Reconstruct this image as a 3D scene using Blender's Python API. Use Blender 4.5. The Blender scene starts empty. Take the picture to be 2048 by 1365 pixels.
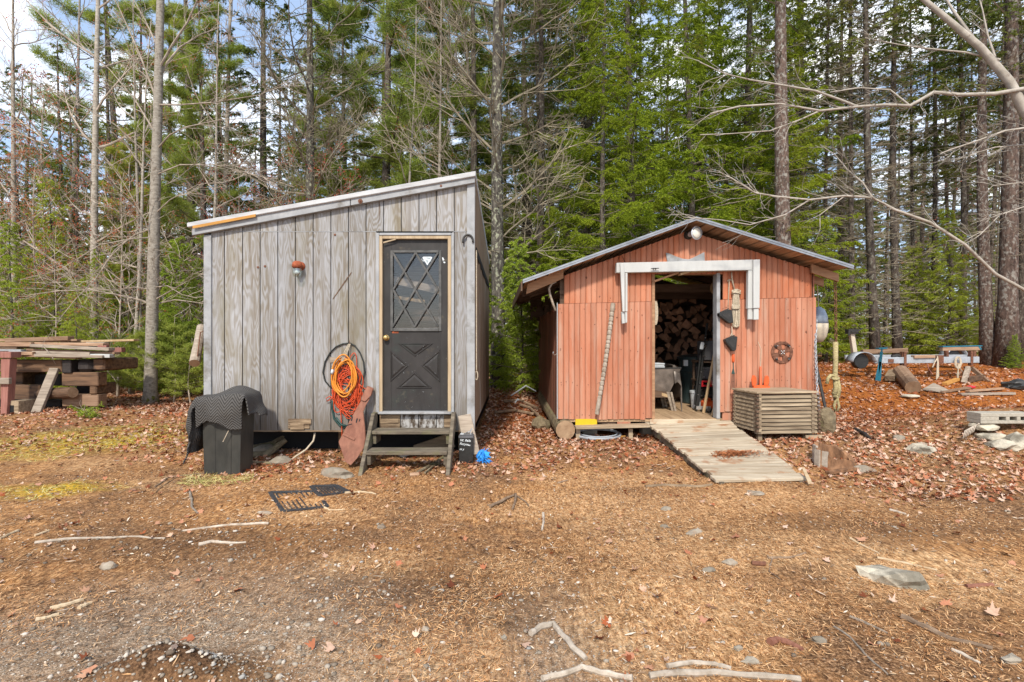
import bpy, math, random
import numpy as np
from mathutils import Vector, Matrix, noise as mnoise

S = bpy.context.scene
COL = S.collection
R = math.radians
random.seed(7)
RNG = np.random.default_rng(11)

# ------------------------------------------------------------------ camera, sky, sun, exposure
H = 1.42            # camera height
F = 1024.0          # focal length in photo pixels
cam = bpy.data.cameras.new('camera')
cam.sensor_width = 36.0
cam.lens = 18.0
cam.clip_start = 0.05
cam.clip_end = 2000.0
camo = bpy.data.objects.new('camera', cam)
COL.objects.link(camo)
camo.location = (0, 0, H)
camo.rotation_euler = (R(90), 0, 0)
S.camera = camo

SUN_EL, SUN_AZ = 44.0, 190.0     # azimuth clockwise from +Y (north); behind the camera, to the left
world = bpy.data.worlds.new("World")
S.world = world
world.use_nodes = True
wn = world.node_tree
wn.nodes.clear()
wo = wn.nodes.new('ShaderNodeOutputWorld')
bg = wn.nodes.new('ShaderNodeBackground')
sky = wn.nodes.new('ShaderNodeTexSky')
sky.sky_type = 'NISHITA'
sky.sun_disc = False
sky.sun_elevation = R(SUN_EL)
sky.sun_rotation = R(SUN_AZ)
sky.air_density = 1.0
sky.dust_density = 1.2
wtc = wn.nodes.new('ShaderNodeTexCoord')
wmp = wn.nodes.new('ShaderNodeMapping'); wmp.inputs['Scale'].default_value = (1.0, 1.0, 2.2)
wnz = wn.nodes.new('ShaderNodeTexNoise'); wnz.inputs['Scale'].default_value = 3.0
wnz.inputs['Detail'].default_value = 8; wnz.inputs['Roughness'].default_value = 0.58
wrp = wn.nodes.new('ShaderNodeValToRGB')
wrp.color_ramp.elements[0].position = 0.47; wrp.color_ramp.elements[1].position = 0.68
wmx = wn.nodes.new('ShaderNodeMix'); wmx.data_type = 'RGBA'
wmx.inputs[7].default_value = (8.8, 8.7, 8.5, 1)     # thin bright cloud
wn.links.new(wtc.outputs['Generated'], wmp.inputs[0])
wn.links.new(wmp.outputs[0], wnz.inputs['Vector'])
wn.links.new(wnz.outputs[0], wrp.inputs[0])
wn.links.new(wrp.outputs[0], wmx.inputs[0])
wbl = wn.nodes.new('ShaderNodeMix'); wbl.data_type = 'RGBA'; wbl.inputs[0].default_value = 0.55
wbl.inputs[7].default_value = (2.7, 3.5, 4.9, 1)      # pale spring blue through thin haze
wn.links.new(sky.outputs[0], wbl.inputs[6]); wn.links.new(wbl.outputs[2], wmx.inputs[6])
wn.links.new(wmx.outputs[2], bg.inputs[0])
wn.links.new(bg.outputs[0], wo.inputs[0])
bg.inputs[1].default_value = 0.135

sl = bpy.data.lights.new('sun', 'SUN')
sl.energy = 2.6
sl.angle = R(5.0)
sl.color = (1.0, 0.93, 0.82)
so = bpy.data.objects.new('sun', sl)
COL.objects.link(so)
_a = R(SUN_AZ)
_sd = Vector((math.sin(_a) * math.cos(R(SUN_EL)), math.cos(_a) * math.cos(R(SUN_EL)), math.sin(R(SUN_EL))))
so.rotation_euler = _sd.to_track_quat('Z', 'Y').to_euler()
so.location = _sd * 60

S.view_settings.view_transform = 'Standard'
S.view_settings.look = 'None'
S.view_settings.gamma = 1.0
S.view_settings.exposure = 0.86
S.cycles.max_bounces = 6
S.cycles.diffuse_bounces = 4
S.cycles.transmission_bounces = 4
S.cycles.transparent_max_bounces = 8
S.cycles.use_denoising = True

# ------------------------------------------------------------------ helpers
def P(px, py, D):
    """world point seen at photo pixel (px, py) at depth D"""
    return Vector(((px - 1024.0) * D / F, D, H - (py - 682.5) * D / F))

def sstep(a, b, x):
    t = np.clip((np.asarray(x, float) - a) / (b - a), 0, 1)
    return t * t * (3 - 2 * t)

def vnoise(x, y, s, seed=0):
    """cheap smooth value noise, vectorised"""
    x = np.asarray(x, float) * s + 131.7 * seed; y = np.asarray(y, float) * s + 71.3 * seed
    xi = np.floor(x); yi = np.floor(y); fx = x - xi; fy = y - yi
    fx = fx * fx * (3 - 2 * fx); fy = fy * fy * (3 - 2 * fy)
    def h(i, j):
        v = np.sin(i * 127.1 + j * 311.7 + seed * 17.3) * 43758.5453
        return v - np.floor(v)
    return ((h(xi, yi) * (1 - fx) + h(xi + 1, yi) * fx) * (1 - fy) + (h(xi, yi + 1) * (1 - fx) + h(xi + 1, yi + 1) * fx) * fy) * 2 - 1

def ground_z(x, y, fine=True):
    x = np.asarray(x, float); y = np.asarray(y, float)
    z = 0.10 * sstep(4.6, 7.0, y)
    z = z + 0.28 * sstep(7.5, 10.8, y) * sstep(-3.8, -1.2, x)
    z = z + 0.50 * sstep(7.6, 13.0, y) * sstep(3.2, 6.5, x)
    z = z + 0.36 * np.exp(-((x - 6.9) / 1.7) ** 2 - ((y - 6.4) / 1.2) ** 2)
    z = z + 0.11 * sstep(2.3, 3.4, x) * sstep(5.0, 6.3, y) * (1 - sstep(7.5, 9, y))
    z = z + 0.015 * np.clip(y - 14, 0, 60)
    z = z + 0.15 * np.exp(-((x + 1.44) / 0.26) ** 2 - ((y - 2.13) / 0.12) ** 2)       # gravel heap
    z = z - 0.05 * np.exp(-((x - 0.2) / 0.8) ** 2 - ((y - 2.6) / 0.7) ** 2)
    # pressed down under the two sheds
    ug = sstep(-3.72, -3.55, x) * (1 - sstep(-0.62, -0.45, x)) * sstep(6.0, 6.25, y) * (1 - sstep(9.3, 9.6, y))
    z = z - ug * (z - np.minimum(z, 0.10))
    ur = sstep(0.55, 0.75, x) * (1 - sstep(3.9, 4.15, x)) * sstep(6.95, 7.2, y) * (1 - sstep(10.1, 10.4, y))
    z = z - ur * (z - np.minimum(z, 0.08))
    if fine:
        a = np.clip(1 - (y - 12) / 30, 0.3, 1)
        z = z + a * (0.030 * vnoise(x, y, 0.9, 1) + 0.014 * vnoise(x, y, 2.7, 2) + 0.007 * vnoise(x, y, 7.0, 3)) + 0.003 * vnoise(x, y, 19.0, 4)
    return z

def gz(x, y):
    return float(ground_z(x, y))

def G(px, py):
    """ground point seen at a photo pixel"""
    lo, hi = 1.5, 60.0
    prev = lo
    for k in range(1, 400):
        D = lo * (hi / lo) ** (k / 399.0)
        p = P(px, py, D)
        if p.z <= gz(p.x, p.y):
            a, b = prev, D
            for _ in range(24):
                m = (a + b) / 2; q = P(px, py, m)
                if q.z <= gz(q.x, q.y): b = m
                else: a = m
            q = P(px, py, b)
            return q
        prev = D
    return P(px, py, hi)

class MB:
    def __init__(s):
        s.v = []; s.f = []; s.m = []; s.cur = 0
    def add(s, vs, fs):
        o = len(s.v); s.v.extend([tuple(v) for v in vs])
        for f in fs:
            s.f.append([o + i for i in f]); s.m.append(s.cur)
        return s
    def hexa(s, p):
        """8 points: bottom ring 0-3, top ring 4-7"""
        return s.add(p, [(3, 2, 1, 0), (4, 5, 6, 7), (0, 1, 5, 4), (1, 2, 6, 5), (2, 3, 7, 6), (3, 0, 4, 7)])
    def box(s, x0, x1, y0, y1, z0, z1):
        return s.hexa([(x0, y0, z0), (x1, y0, z0), (x1, y1, z0), (x0, y1, z0), (x0, y0, z1), (x1, y0, z1), (x1, y1, z1), (x0, y1, z1)])
    def obox(s, c, ax, ay, az, hx, hy, hz):
        c = Vector(c); ax = Vector(ax).normalized() * hx; ay = Vector(ay).normalized() * hy; az = Vector(az).normalized() * hz
        return s.hexa([c - ax - ay - az, c + ax - ay - az, c + ax + ay - az, c - ax + ay - az, c - ax - ay + az, c + ax - ay + az, c + ax + ay + az, c - ax + ay + az])
    def beam(s, a, b, w, h, up=(0, 0, 1)):
        a = Vector(a); b = Vector(b); d = (b - a); L = d.length; d.normalize(); up = Vector(up)
        if abs(d.dot(up)) > 0.98: up = Vector((0, 1, 0))
        sd = d.cross(up).normalized(); u = sd.cross(d).normalized()
        return s.obox((a + b) / 2, d, sd, u, L / 2, w / 2, h / 2)
    def prism(s, poly, dvec):
        """polygon extruded along dvec"""
        n = len(poly); d = Vector(dvec)
        vs = [Vector(p) for p in poly] + [Vector(p) + d for p in poly]
        fs = [tuple(range(n - 1, -1, -1)), tuple(range(n, 2 * n))] + [(i, (i + 1) % n, n + (i + 1) % n, n + i) for i in range(n)]
        return s.add(vs, fs)
    def tube(s, pts, rad, n=6, cap=True, closed=False):
        pts = [Vector(p) for p in pts]; m = len(pts)
        if not hasattr(rad, '__len__'): rad = [rad] * m
        ref = None; vs = []
        for i in range(m):
            if closed: t = pts[(i + 1) % m] - pts[i - 1]
            else: t = pts[min(i + 1, m - 1)] - pts[max(i - 1, 0)]
            if t.length < 1e-9: t = Vector((0, 0, 1))
            t.normalize()
            if ref is None:
                ref = Vector((0, 0, 1)) if abs(t.z) < 0.9 else Vector((1, 0, 0))
            ref = ref - t * ref.dot(t)
            if ref.length < 1e-6: ref = t.orthogonal()
            ref.normalize(); b = t.cross(ref)
            for k in range(n):
                a = 2 * math.pi * k / n
                vs.append(pts[i] + (ref * math.cos(a) + b * math.sin(a)) * rad[i])
        fs = []
        for i in range(m if closed else m - 1):
            j = (i + 1) % m
            for k in range(n):
                l = (k + 1) % n
                fs.append((i * n + k, i * n + l, j * n + l, j * n + k))
        if cap and not closed:
            fs.append(tuple(range(n - 1, -1, -1))); fs.append(tuple((m - 1) * n + k for k in range(n)))
        return s.add(vs, fs)
    def lathe(s, prof, c, axis=(0, 0, 1), n=20, cap=True):
        """profile [(r, h)] about an axis"""
        ax = Vector(axis).normalized(); u = ax.orthogonal().normalized(); w = ax.cross(u); c = Vector(c); vs = []
        for r, h in prof:
            for k in range(n):
                a = 2 * math.pi * k / n
                vs.append(c + ax * h + (u * math.cos(a) + w * math.sin(a)) * r)
        fs = []
        m = len(prof)
        for i in range(m - 1):
            for k in range(n):
                l = (k + 1) % n
                fs.append((i * n + k, i * n + l, (i + 1) * n + l, (i + 1) * n + k))
        if cap:
            fs.append(tuple(range(n - 1, -1, -1))); fs.append(tuple((m - 1) * n + k for k in range(n)))
        return s.add(vs, fs)
    def rock(s, c, sx, sy, sz, seed=0, rough=0.35, rz=0, sub=2):
        import bmesh
        bm = bmesh.new(); bmesh.ops.create_icosphere(bm, subdivisions=sub, radius=1)
        rnd = random.Random(seed); off = Vector((rnd.uniform(0, 50), rnd.uniform(0, 50), rnd.uniform(0, 50)))
        M_ = Matrix.Rotation(rz, 3, 'Z'); vs = []
        for v in bm.verts:
            d = 1 + rough * mnoise.noise(v.co * 1.3 + off) + rough * 0.5 * mnoise.noise(v.co * 3.1 + off)
            q = v.co * d; q = Vector((q.x * sx, q.y * sy, q.z * sz))
            vs.append(Vector(c) + M_ @ q)
        bm.verts.index_update()
        fs = [tuple(v.index for v in f.verts) for f in bm.faces]
        bm.free()
        return s.add(vs, fs)

def part(name, mb, mat, parent=None, bevel=0.0, smooth=False, label=None, seg=1):
    """links a mesh builder as ONE mesh object (vertices given in world coordinates)"""
    off = Vector((0, 0, 0))
    q = parent; chain = []
    while q is not None:
        off += q.location; q = q.parent
    me = bpy.data.meshes.new(name)
    if parent is None and mb.v:
        xs = [v[0] for v in mb.v]; ys = [v[1] for v in mb.v]; zs = [v[2] for v in mb.v]
        loc = Vector(((min(xs) + max(xs)) / 2, (min(ys) + max(ys)) / 2, min(zs)))
    else:
        loc = Vector((0, 0, 0))
    o3 = off + loc
    me.from_pydata([(v[0] - o3.x, v[1] - o3.y, v[2] - o3.z) for v in mb.v], [], mb.f)
    for m in (mat if isinstance(mat, (list, tuple)) else [mat]): me.materials.append(m)
    if any(mb.m): me.polygons.foreach_set('material_index', mb.m)
    if smooth: me.polygons.foreach_set('use_smooth', [True] * len(me.polygons))
    me.update()
    o = bpy.data.objects.new(name, me); COL.objects.link(o)
    o.location = loc
    if parent is not None: o.parent = parent
    if bevel:
        b = o.modifiers.new('bevel', 'BEVEL'); b.width = bevel; b.segments = seg; b.limit_method = 'ANGLE'; b.angle_limit = R(40)
    if label: o['label'] = label
    return o

def tag(o, label=None, cat=None, group=None, kind=None):
    if label: o['label'] = label
    if cat: o['category'] = cat
    if group: o['group'] = group
    if kind: o['kind'] = kind
    return o

def thing(name, label, cat, loc=(0, 0, 0), group=None):
    o = bpy.data.objects.new(name, None); COL.objects.link(o)
    o.empty_display_size = 0.1
    o.location = Vector(loc)
    return tag(o, label, cat, group)

def copy_thing(src, loc, rz=0.0, sc=1.0, label=None, group=None, rx=0.0, ry=0.0):
    r = src.copy(); COL.objects.link(r)
    r.location = loc; r.rotation_euler = (rx, ry, rz); r.scale = (sc, sc, sc) if not hasattr(sc, '__len__') else sc
    if label: r['label'] = label
    if group: r['group'] = group
    for ch in src.children:
        c = ch.copy(); COL.objects.link(c); c.parent = r
        for g in ch.children:
            d = g.copy(); COL.objects.link(d); d.parent = c
    return r

def np_mesh(name, V, n, mat, smooth=False):
    """V: (faces, n, 3) array of separate n-gons -> mesh"""
    V = np.ascontiguousarray(V, dtype=np.float32); M_ = V.shape[0]
    me = bpy.data.meshes.new(name)
    me.vertices.add(M_ * n); me.vertices.foreach_set('co', V.reshape(-1))
    me.loops.add(M_ * n); me.loops.foreach_set('vertex_index', np.arange(M_ * n, dtype=np.int32))
    me.polygons.add(M_); me.polygons.foreach_set('loop_start', np.arange(0, M_ * n, n, dtype=np.int32))
    me.polygons.foreach_set('loop_total', np.full(M_, n, dtype=np.int32))
    me.update(calc_edges=True)
    me.materials.append(mat)
    return me

# ------------------------------------------------------------------ materials
class NT:
    def __init__(s, name):
        s.mat = bpy.data.materials.new(name); s.mat.use_nodes = True
        s.t = s.mat.node_tree; s.b = s.t.nodes['Principled BSDF']; s.out = s.t.nodes['Material Output']
    def n(s, typ, **kw):
        nd = s.t.nodes.new(typ)
        for k, v in kw.items():
            if k in nd.inputs.keys():
                if hasattr(v, 'links') or hasattr(v, 'is_linked'): s.t.links.new(v, nd.inputs[k])
                else: nd.inputs[k].default_value = v
            else: setattr(nd, k, v)
        return nd
    def l(s, a, b): s.t.links.new(a, b)
    def noise(s, vec, scale, detail=5, rough=0.6, w=None, dist=0.0):
        nd = s.t.nodes.new('ShaderNodeTexNoise')
        if w is not None:
            nd.noise_dimensions = '4D'; s.l(w, nd.inputs['W'])
        nd.inputs['Scale'].default_value = scale; nd.inputs['Detail'].default_value = detail
        nd.inputs['Roughness'].default_value = rough; nd.inputs['Distortion'].default_value = dist
        if vec is not None: s.l(vec, nd.inputs['Vector'])
        return nd.outputs[0]
    def ramp(s, fac, stops, interp='LINEAR'):
        nd = s.t.nodes.new('ShaderNodeValToRGB'); cr = nd.color_ramp; cr.interpolation = interp
        while len(cr.elements) < len(stops): cr.elements.new(0.5)
        for e, (p, c) in zip(cr.elements, stops):
            e.position = p; e.color = (c[0], c[1], c[2], 1) if hasattr(c, '__len__') else (c, c, c, 1)
        s.l(fac, nd.inputs[0]); return nd.outputs[0]
    def mix(s, fac, a, b, mode='MIX'):
        nd = s.t.nodes.new('ShaderNodeMix'); nd.data_type = 'RGBA'; nd.blend_type = mode
        for v, i in ((fac, 0), (a, 6), (b, 7)):
            if hasattr(v, 'is_linked'): s.l(v, nd.inputs[i])
            elif i == 0: nd.inputs[0].default_value = v
            else: nd.inputs[i].default_value = (v[0], v[1], v[2], 1)
        return nd.outputs[2]
    def math(s, op, a, b=0.0, c=0.0):
        nd = s.t.nodes.new('ShaderNodeMath'); nd.operation = op
        for v, i in ((a, 0), (b, 1), (c, 2)):
            if hasattr(v, 'is_linked'): s.l(v, nd.inputs[i])
            else: nd.inputs[i].default_value = v
        return nd.outputs[0]
    def hsv(s, col, h=0.5, sat=1.0, v=1.0):
        nd = s.t.nodes.new('ShaderNodeHueSaturation')
        for x, k in ((h, 'Hue'), (sat, 'Saturation'), (v, 'Value')):
            if hasattr(x, 'is_linked'): s.l(x, nd.inputs[k])
            else: nd.inputs[k].default_value = x
        s.l(col, nd.inputs['Color']); return nd.outputs[0]
    def coord(s, kind='Object'):
        if kind == 'Position': return s.n('ShaderNodeNewGeometry').outputs['Position']
        return s.n('ShaderNodeTexCoord').outputs[kind]
    def mapping(s, vec, scale=(1, 1, 1), loc=(0, 0, 0), rot=(0, 0, 0)):
        nd = s.t.nodes.new('ShaderNodeMapping'); s.l(vec, nd.inputs[0])
        nd.inputs['Scale'].default_value = scale; nd.inputs['Location'].default_value = loc; nd.inputs['Rotation'].default_value = rot
        return nd.outputs[0]
    def island(s): return s.n('ShaderNodeNewGeometry').outputs['Random Per Island']
    def orand(s): return s.n('ShaderNodeObjectInfo').outputs['Random']
    def bump(s, h, strength=0.3, dist=0.02):
        nd = s.t.nodes.new('ShaderNodeBump'); nd.inputs['Strength'].default_value = strength; nd.inputs['Distance'].default_value = dist
        s.l(h, nd.inputs['Height']); s.l(nd.outputs[0], s.b.inputs['Normal'])
    def done(s, col, rough=0.8, metal=0.0, spec=0.3):
        if hasattr(col, 'is_linked'): s.l(col, s.b.inputs['Base Color'])
        else: s.b.inputs['Base Color'].default_value = (col[0], col[1], col[2], 1)
        if hasattr(rough, 'is_linked'): s.l(rough, s.b.inputs['Roughness'])
        else: s.b.inputs['Roughness'].default_value = rough
        s.b.inputs['Metallic'].default_value = metal
        s.b.inputs['Specular IOR Level'].default_value = spec
        return s.mat

def stuffmat(name, c1, c2, scale=8, stretch=(1, 1, 1), lo=0.35, hi=0.65, stain=None, isl=0.0, obj=0.0, rough=0.8, bump=0.3, bd=0.01,
             metal=0.0, spec=0.3, detail=7, coord='Object'):
    """two-tone noise, optional stains [(colour, scale, lo, hi, stretch)], per-island and per-object brightness"""
    t = NT(name); v = t.coord(coord); m = t.mapping(v, stretch)
    w = t.math('ADD', t.math('MULTIPLY', t.island(), 37.0 if isl else 0.0), t.math('MULTIPLY', t.orand(), 61.0))
    n = t.noise(m, scale, detail, 0.62, w)
    c = t.ramp(n, [(lo, c1), (hi, c2)])
    for st in (stain or []):
        cs, ss, l_, h_ = st[:4]
        vv = t.mapping(v, st[4]) if len(st) > 4 else v
        f = t.ramp(t.noise(vv, ss, 5, 0.65, w), [(l_, 0.0), (h_, 1.0)])
        c = t.mix(f, c, cs)
    if isl or obj:
        k = t.math('MULTIPLY_ADD', t.island(), 2 * isl, 1 - isl)
        k2 = t.math('MULTIPLY_ADD', t.orand(), 2 * obj, 1 - obj)
        c = t.hsv(c, v=t.math('MULTIPLY', k, k2))
    if bump: t.bump(n, bump, bd)
    return t.done(c, rough, metal, spec)

def woodmat(name, light, dark, axis='x', scale=9, isl=0.12, obj=0.1, rough=0.8, stain=None, bump=0.5, lo=0.32, hi=0.68):
    st = {'x': (0.09, 1, 1), 'y': (1, 0.09, 1), 'z': (1, 1, 0.09)}[axis]
    return stuffmat(name, dark, light, scale * 3, st, lo, hi, stain, isl, obj, rough, bump, 0.006)

def plain(name, c, rough=0.5, metal=0.0, spec=0.4, var=0.15, scale=25, bump=0.1):
    c2 = tuple(min(1, x * (1 + var)) for x in c); c1 = tuple(x * (1 - var) for x in c)
    return stuffmat(name, c1, c2, scale, (1, 1, 1), 0.3, 0.7, None, 0, 0, rough, bump, 0.003, metal, spec)

M = {}
M['ply'] = None   # built below
def build_materials():
    # weathered grey plywood siding with cathedral grain
    t = NT('grey_plywood_siding'); v = t.coord('Object'); isl = t.island()
    w = t.math('MULTIPLY', isl, 23.0)
    g = t.noise(t.mapping(v, (1.0, 1, 0.16)), 6.0, 2, 0.5, w)
    rings = t.math('SINE', t.math('MULTIPLY', g, 120.0))
    fine = t.noise(t.mapping(v, (14, 1, 0.6)), 9, 5, 0.7, w)
    r01 = t.math('MULTIPLY_ADD', rings, 0.5, 0.5)
    patch = t.ramp(t.noise(t.mapping(v, (1.6, 1, 0.35)), 2.6, 6, 0.70), [(0.34, 0.0), (0.60, 1.0)])
    c = t.mix(t.math('MULTIPLY', r01, 0.42), (0.330, 0.333, 0.345), (0.225, 0.218, 0.208))
    c = t.mix(t.math('MULTIPLY', patch, t.ramp(r01, [(0.25, 0.35), (0.85, 0.95)])), c, (0.190, 0.165, 0.130))
    c = t.mix(t.ramp(fine, [(0.50, 0.0), (0.78, 0.45)]), c, (0.37, 0.38, 0.405))
    # brown-green mildew below head height and rot along the bottom edge
    mild = t.ramp(t.noise(t.mapping(v, (1.2, 1, 0.35)), 2.1, 4, 0.6), [(0.52, 0.0), (0.68, 0.7)])
    c = t.mix(mild, c, (0.165, 0.138, 0.078))
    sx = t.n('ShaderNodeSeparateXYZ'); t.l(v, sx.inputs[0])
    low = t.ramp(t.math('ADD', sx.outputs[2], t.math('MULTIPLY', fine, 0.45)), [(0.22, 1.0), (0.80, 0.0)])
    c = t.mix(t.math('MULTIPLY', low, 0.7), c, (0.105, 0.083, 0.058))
    streak = t.ramp(t.noise(t.mapping(v, (7, 1, .25)), 3.0, 5, 0.7, w), [(0.50, 0.0), (0.68, 0.85)])
    c = t.mix(streak, c, (0.150, 0.122, 0.090))
    c = t.hsv(c, v=t.math('MULTIPLY_ADD', isl, 0.26, 0.91))
    t.bump(t.math('ADD', r01, fine), 0.25, 0.004)
    M['ply'] = t.done(c, 0.85, spec=0.2)

    def redpaint(name, a, b, wear):
        t = NT(name); v = t.coord('Object'); isl = t.island(); w = t.math('MULTIPLY', isl, 19.0)
        n = t.noise(t.mapping(v, (1, 1, 0.15)), 7, 6, 0.65, w)
        c = t.ramp(n, [(0.3, a), (0.7, b)])
        worn = t.ramp(t.noise(t.mapping(v, (1.2, 1, 0.10)), 9, 6, 0.72, w), [(0.49, 0.0), (0.70, 0.85)])
        c = t.mix(t.math('MULTIPLY', worn, wear), c, (0.41, 0.30, 0.235))
        big = t.noise(t.mapping(v, (1.6, 1, .5)), 1.5, 5, 0.65)
        c = t.mix(t.ramp(big, [(0.42, 0.0), (0.66, 0.62)]), c, (0.50, 0.265, 0.175))
        knots = t.ramp(t.noise(v, 14, 2, 0.5), [(0.715, 0.0), (0.735, 0.85)])
        c = t.mix(knots, c, (0.10, 0.035, 0.02))
        sx = t.n('ShaderNodeSeparateXYZ'); t.l(v, sx.inputs[0])
        low = t.ramp(t.math('ADD', sx.outputs[2], t.math('MULTIPLY', n, 0.30)), [(0.10, 0.9), (0.48, 0.0)])
        c = t.mix(t.math('MULTIPLY', low, worn), c, (0.30, 0.23, 0.17))
        c = t.hsv(c, v=t.math('MULTIPLY_ADD', isl, 0.22, 0.89))
        t.bump(n, 0.2, 0.004)
        return t.done(c, 0.72, spec=0.25)
    M['red_low'] = redpaint('faded_salmon_siding', (0.34, 0.118, 0.060), (0.45, 0.180, 0.105), 0.9)
    M['red_top'] = redpaint('orange_red_siding', (0.36, 0.105, 0.044), (0.45, 0.150, 0.070), 0.45)
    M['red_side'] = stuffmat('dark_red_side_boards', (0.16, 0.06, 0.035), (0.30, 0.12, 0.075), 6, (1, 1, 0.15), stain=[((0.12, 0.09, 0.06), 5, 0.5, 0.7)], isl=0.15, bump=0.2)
    M['greypaint'] = stuffmat('weathered_grey_trim', (0.235, 0.24, 0.245), (0.355, 0.36, 0.365), 7, (1, 1, 1), 0.3, 0.7, [((0.13, 0.115, 0.095), 9, 0.55, 0.70, (0.3, 1, 0.3))], 0.06, 0, 0.75, 0.3, 0.004)
    M['whitepaint'] = stuffmat('chalky_white_paint', (0.40, 0.405, 0.39), (0.49, 0.495, 0.48), 9, (1, 1, 0.3), 0.3, 0.7, [((0.40, 0.38, 0.33), 12, 0.66, 0.76)], 0.04, 0, 0.6, 0.15, 0.003)
    M['ywood'] = woodmat('bare_pale_wood', (0.46, 0.34, 0.20), (0.32, 0.20, 0.10), 'z')
    M['orangewood'] = woodmat('orange_new_wood', (0.50, 0.26, 0.07), (0.38, 0.18, 0.04), 'x')
    M['rafter'] = woodmat('brown_roof_boards', (0.50, 0.32, 0.20), (0.24, 0.14, 0.08), 'y', isl=0.32)
    M['rafterx'] = woodmat('brown_rafter_wood', (0.40, 0.23, 0.13), (0.22, 0.12, 0.065), 'x', isl=0.2)
    M['decking'] = woodmat('weathered_ramp_boards', (0.52, 0.45, 0.34), (0.29, 0.22, 0.145), 'x', scale=7, isl=0.16, stain=[((0.30, 0.15, 0.075), 3.2, 0.55, 0.66)])
    M['floorwood'] = woodmat('worn_shed_floor', (0.46, 0.32, 0.19), (0.24, 0.15, 0.085), 'y', isl=0.12)
    M['mosswood'] = stuffmat('mossy_grey_step_wood', (0.050, 0.040, 0.029), (0.20, 0.165, 0.12), 22, (0.2, 1, 1), 0.3, 0.7, [((0.12, 0.115, 0.055), 6, 0.52, 0.72), ((0.05, 0.04, 0.03), 9, 0.6, 0.75)], 0.12, 0, 0.9, 0.7, 0.01)
    M['rotten'] = stuffmat('rotten_brown_wood', (0.10, 0.065, 0.04), (0.30, 0.22, 0.14), 26, (0.15, 1, 1), 0.35, 0.65, None, 0.1, 0, 0.95, 1.0, 0.015)
    M['greenbox'] = woodmat('aged_treated_boards', (0.35, 0.275, 0.185), (0.11, 0.076, 0.046), 'x', scale=8, isl=0.38, stain=[((0.16, 0.10, 0.06), 4, 0.60, 0.75)])
    M['lumber'] = woodmat('old_lumber', (0.37, 0.245, 0.16), (0.18, 0.10, 0.058), 'x', obj=0.28)
    M['lumber_grey'] = woodmat('silvered_lumber', (0.37, 0.31, 0.245), (0.16, 0.125, 0.095), 'x', obj=0.25)
    M['lumber_red'] = woodmat('reddish_painted_lumber', (0.32, 0.15, 0.12), (0.20, 0.08, 0.062), 'z', obj=0.1)
    M['tie'] = woodmat('railway_tie_wood', (0.19, 0.108, 0.060), (0.04, 0.024, 0.016), 'x', scale=6, obj=0.2, stain=[((0.02, 0.016, 0.015), 3.5, 0.55, 0.68)])
    M['tar'] = plain('black_creosoted_end', (0.028, 0.022, 0.020), 0.7, var=0.5, bump=0.5)
    M['bark'] = stuffmat('rough_log_bark', (0.10, 0.075, 0.045), (0.30, 0.24, 0.15), 14, (1, 1, 1), 0.3, 0.7, [((0.20, 0.20, 0.08), 5, 0.55, 0.7)], 0, 0.15, 0.95, 1.0, 0.03)
    M['endgrain'] = stuffmat('cut_end_grain', (0.25, 0.15, 0.085), (0.45, 0.31, 0.19), 12, (1, 1, 1), 0.3, 0.7, [((0.12, 0.075, 0.045), 9, 0.6, 0.75)], 0, 0.2, 0.9, 0.5, 0.01)
    M['fire_end'] = stuffmat('split_firewood_face', (0.20, 0.10, 0.06), (0.40, 0.225, 0.135), 16, (1, 1, 1), 0.25, 0.75, None, 0, 0.45, 0.9, 0.4, 0.01)
    M['fire_bark'] = stuffmat('firewood_bark', (0.07, 0.05, 0.035), (0.18, 0.12, 0.08), 14, (1, 0.2, 1), 0.3, 0.7, None, 0, 0.3, 0.95, 0.6, 0.02)
    M['rudder'] = woodmat('salmon_stained_rudder', (0.25, 0.112, 0.072), (0.13, 0.050, 0.032), 'z', scale=5, stain=[((0.11, 0.05, 0.032), 5, 0.56, 0.76, (1, 1, 0.4))])
    M['bleached'] = stuffmat('bleached_driftwood', (0.27, 0.22, 0.165), (0.52, 0.45, 0.37), 18, (1, 1, 1), 0.3, 0.7, [((0.17, 0.12, 0.08), 7, 0.55, 0.70)], 0, 0.18, 0.85, 0.5, 0.008)
    M['twig'] = stuffmat('brown_stick_bark', (0.13, 0.085, 0.055), (0.30, 0.21, 0.14), 20, obj=0.25, bump=0.5)
    M['chip'] = woodmat('pale_wood_chip', (0.50, 0.40, 0.27), (0.36, 0.25, 0.14), 'x', obj=0.2)
    M['stone'] = stuffmat('pale_field_stone', (0.16, 0.135, 0.10), (0.36, 0.315, 0.25), 9, (1, 1, 1), 0.3, 0.7, [((0.26, 0.17, 0.11), 5, 0.5, 0.68)], 0, 0.2, 0.85, 0.6, 0.02)
    M['greenstone'] = stuffmat('grey_green_stone', (0.13, 0.115, 0.085), (0.31, 0.28, 0.225), 8, (1, 1, 1), 0.3, 0.7, [((0.50, 0.45, 0.35), 4, 0.42, 0.54)], 0, 0.15, 0.85, 0.6, 0.02)
    M['concrete'] = stuffmat('old_concrete_block', (0.26, 0.235, 0.19), (0.40, 0.365, 0.30), 40, (1, 1, 1), 0.3, 0.7, None, 0, 0.1, 0.95, 0.4, 0.005)
    M['blackplastic'] = plain('black_plastic', (0.022, 0.022, 0.021), 0.42, var=0.3)
    M['binplastic'] = stuffmat('dusty_black_bin_plastic', (0.030, 0.030, 0.027), (0.060, 0.058, 0.050), 6, (1, 1, 0.4), rough=0.45, bump=0.1)
    M['candark'] = plain('dark_green_black_plastic', (0.030, 0.048, 0.050), 0.35, var=0.2)
    M['greyplastic'] = plain('grey_tool_case_plastic', (0.10, 0.10, 0.105), 0.5, var=0.2)
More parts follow.
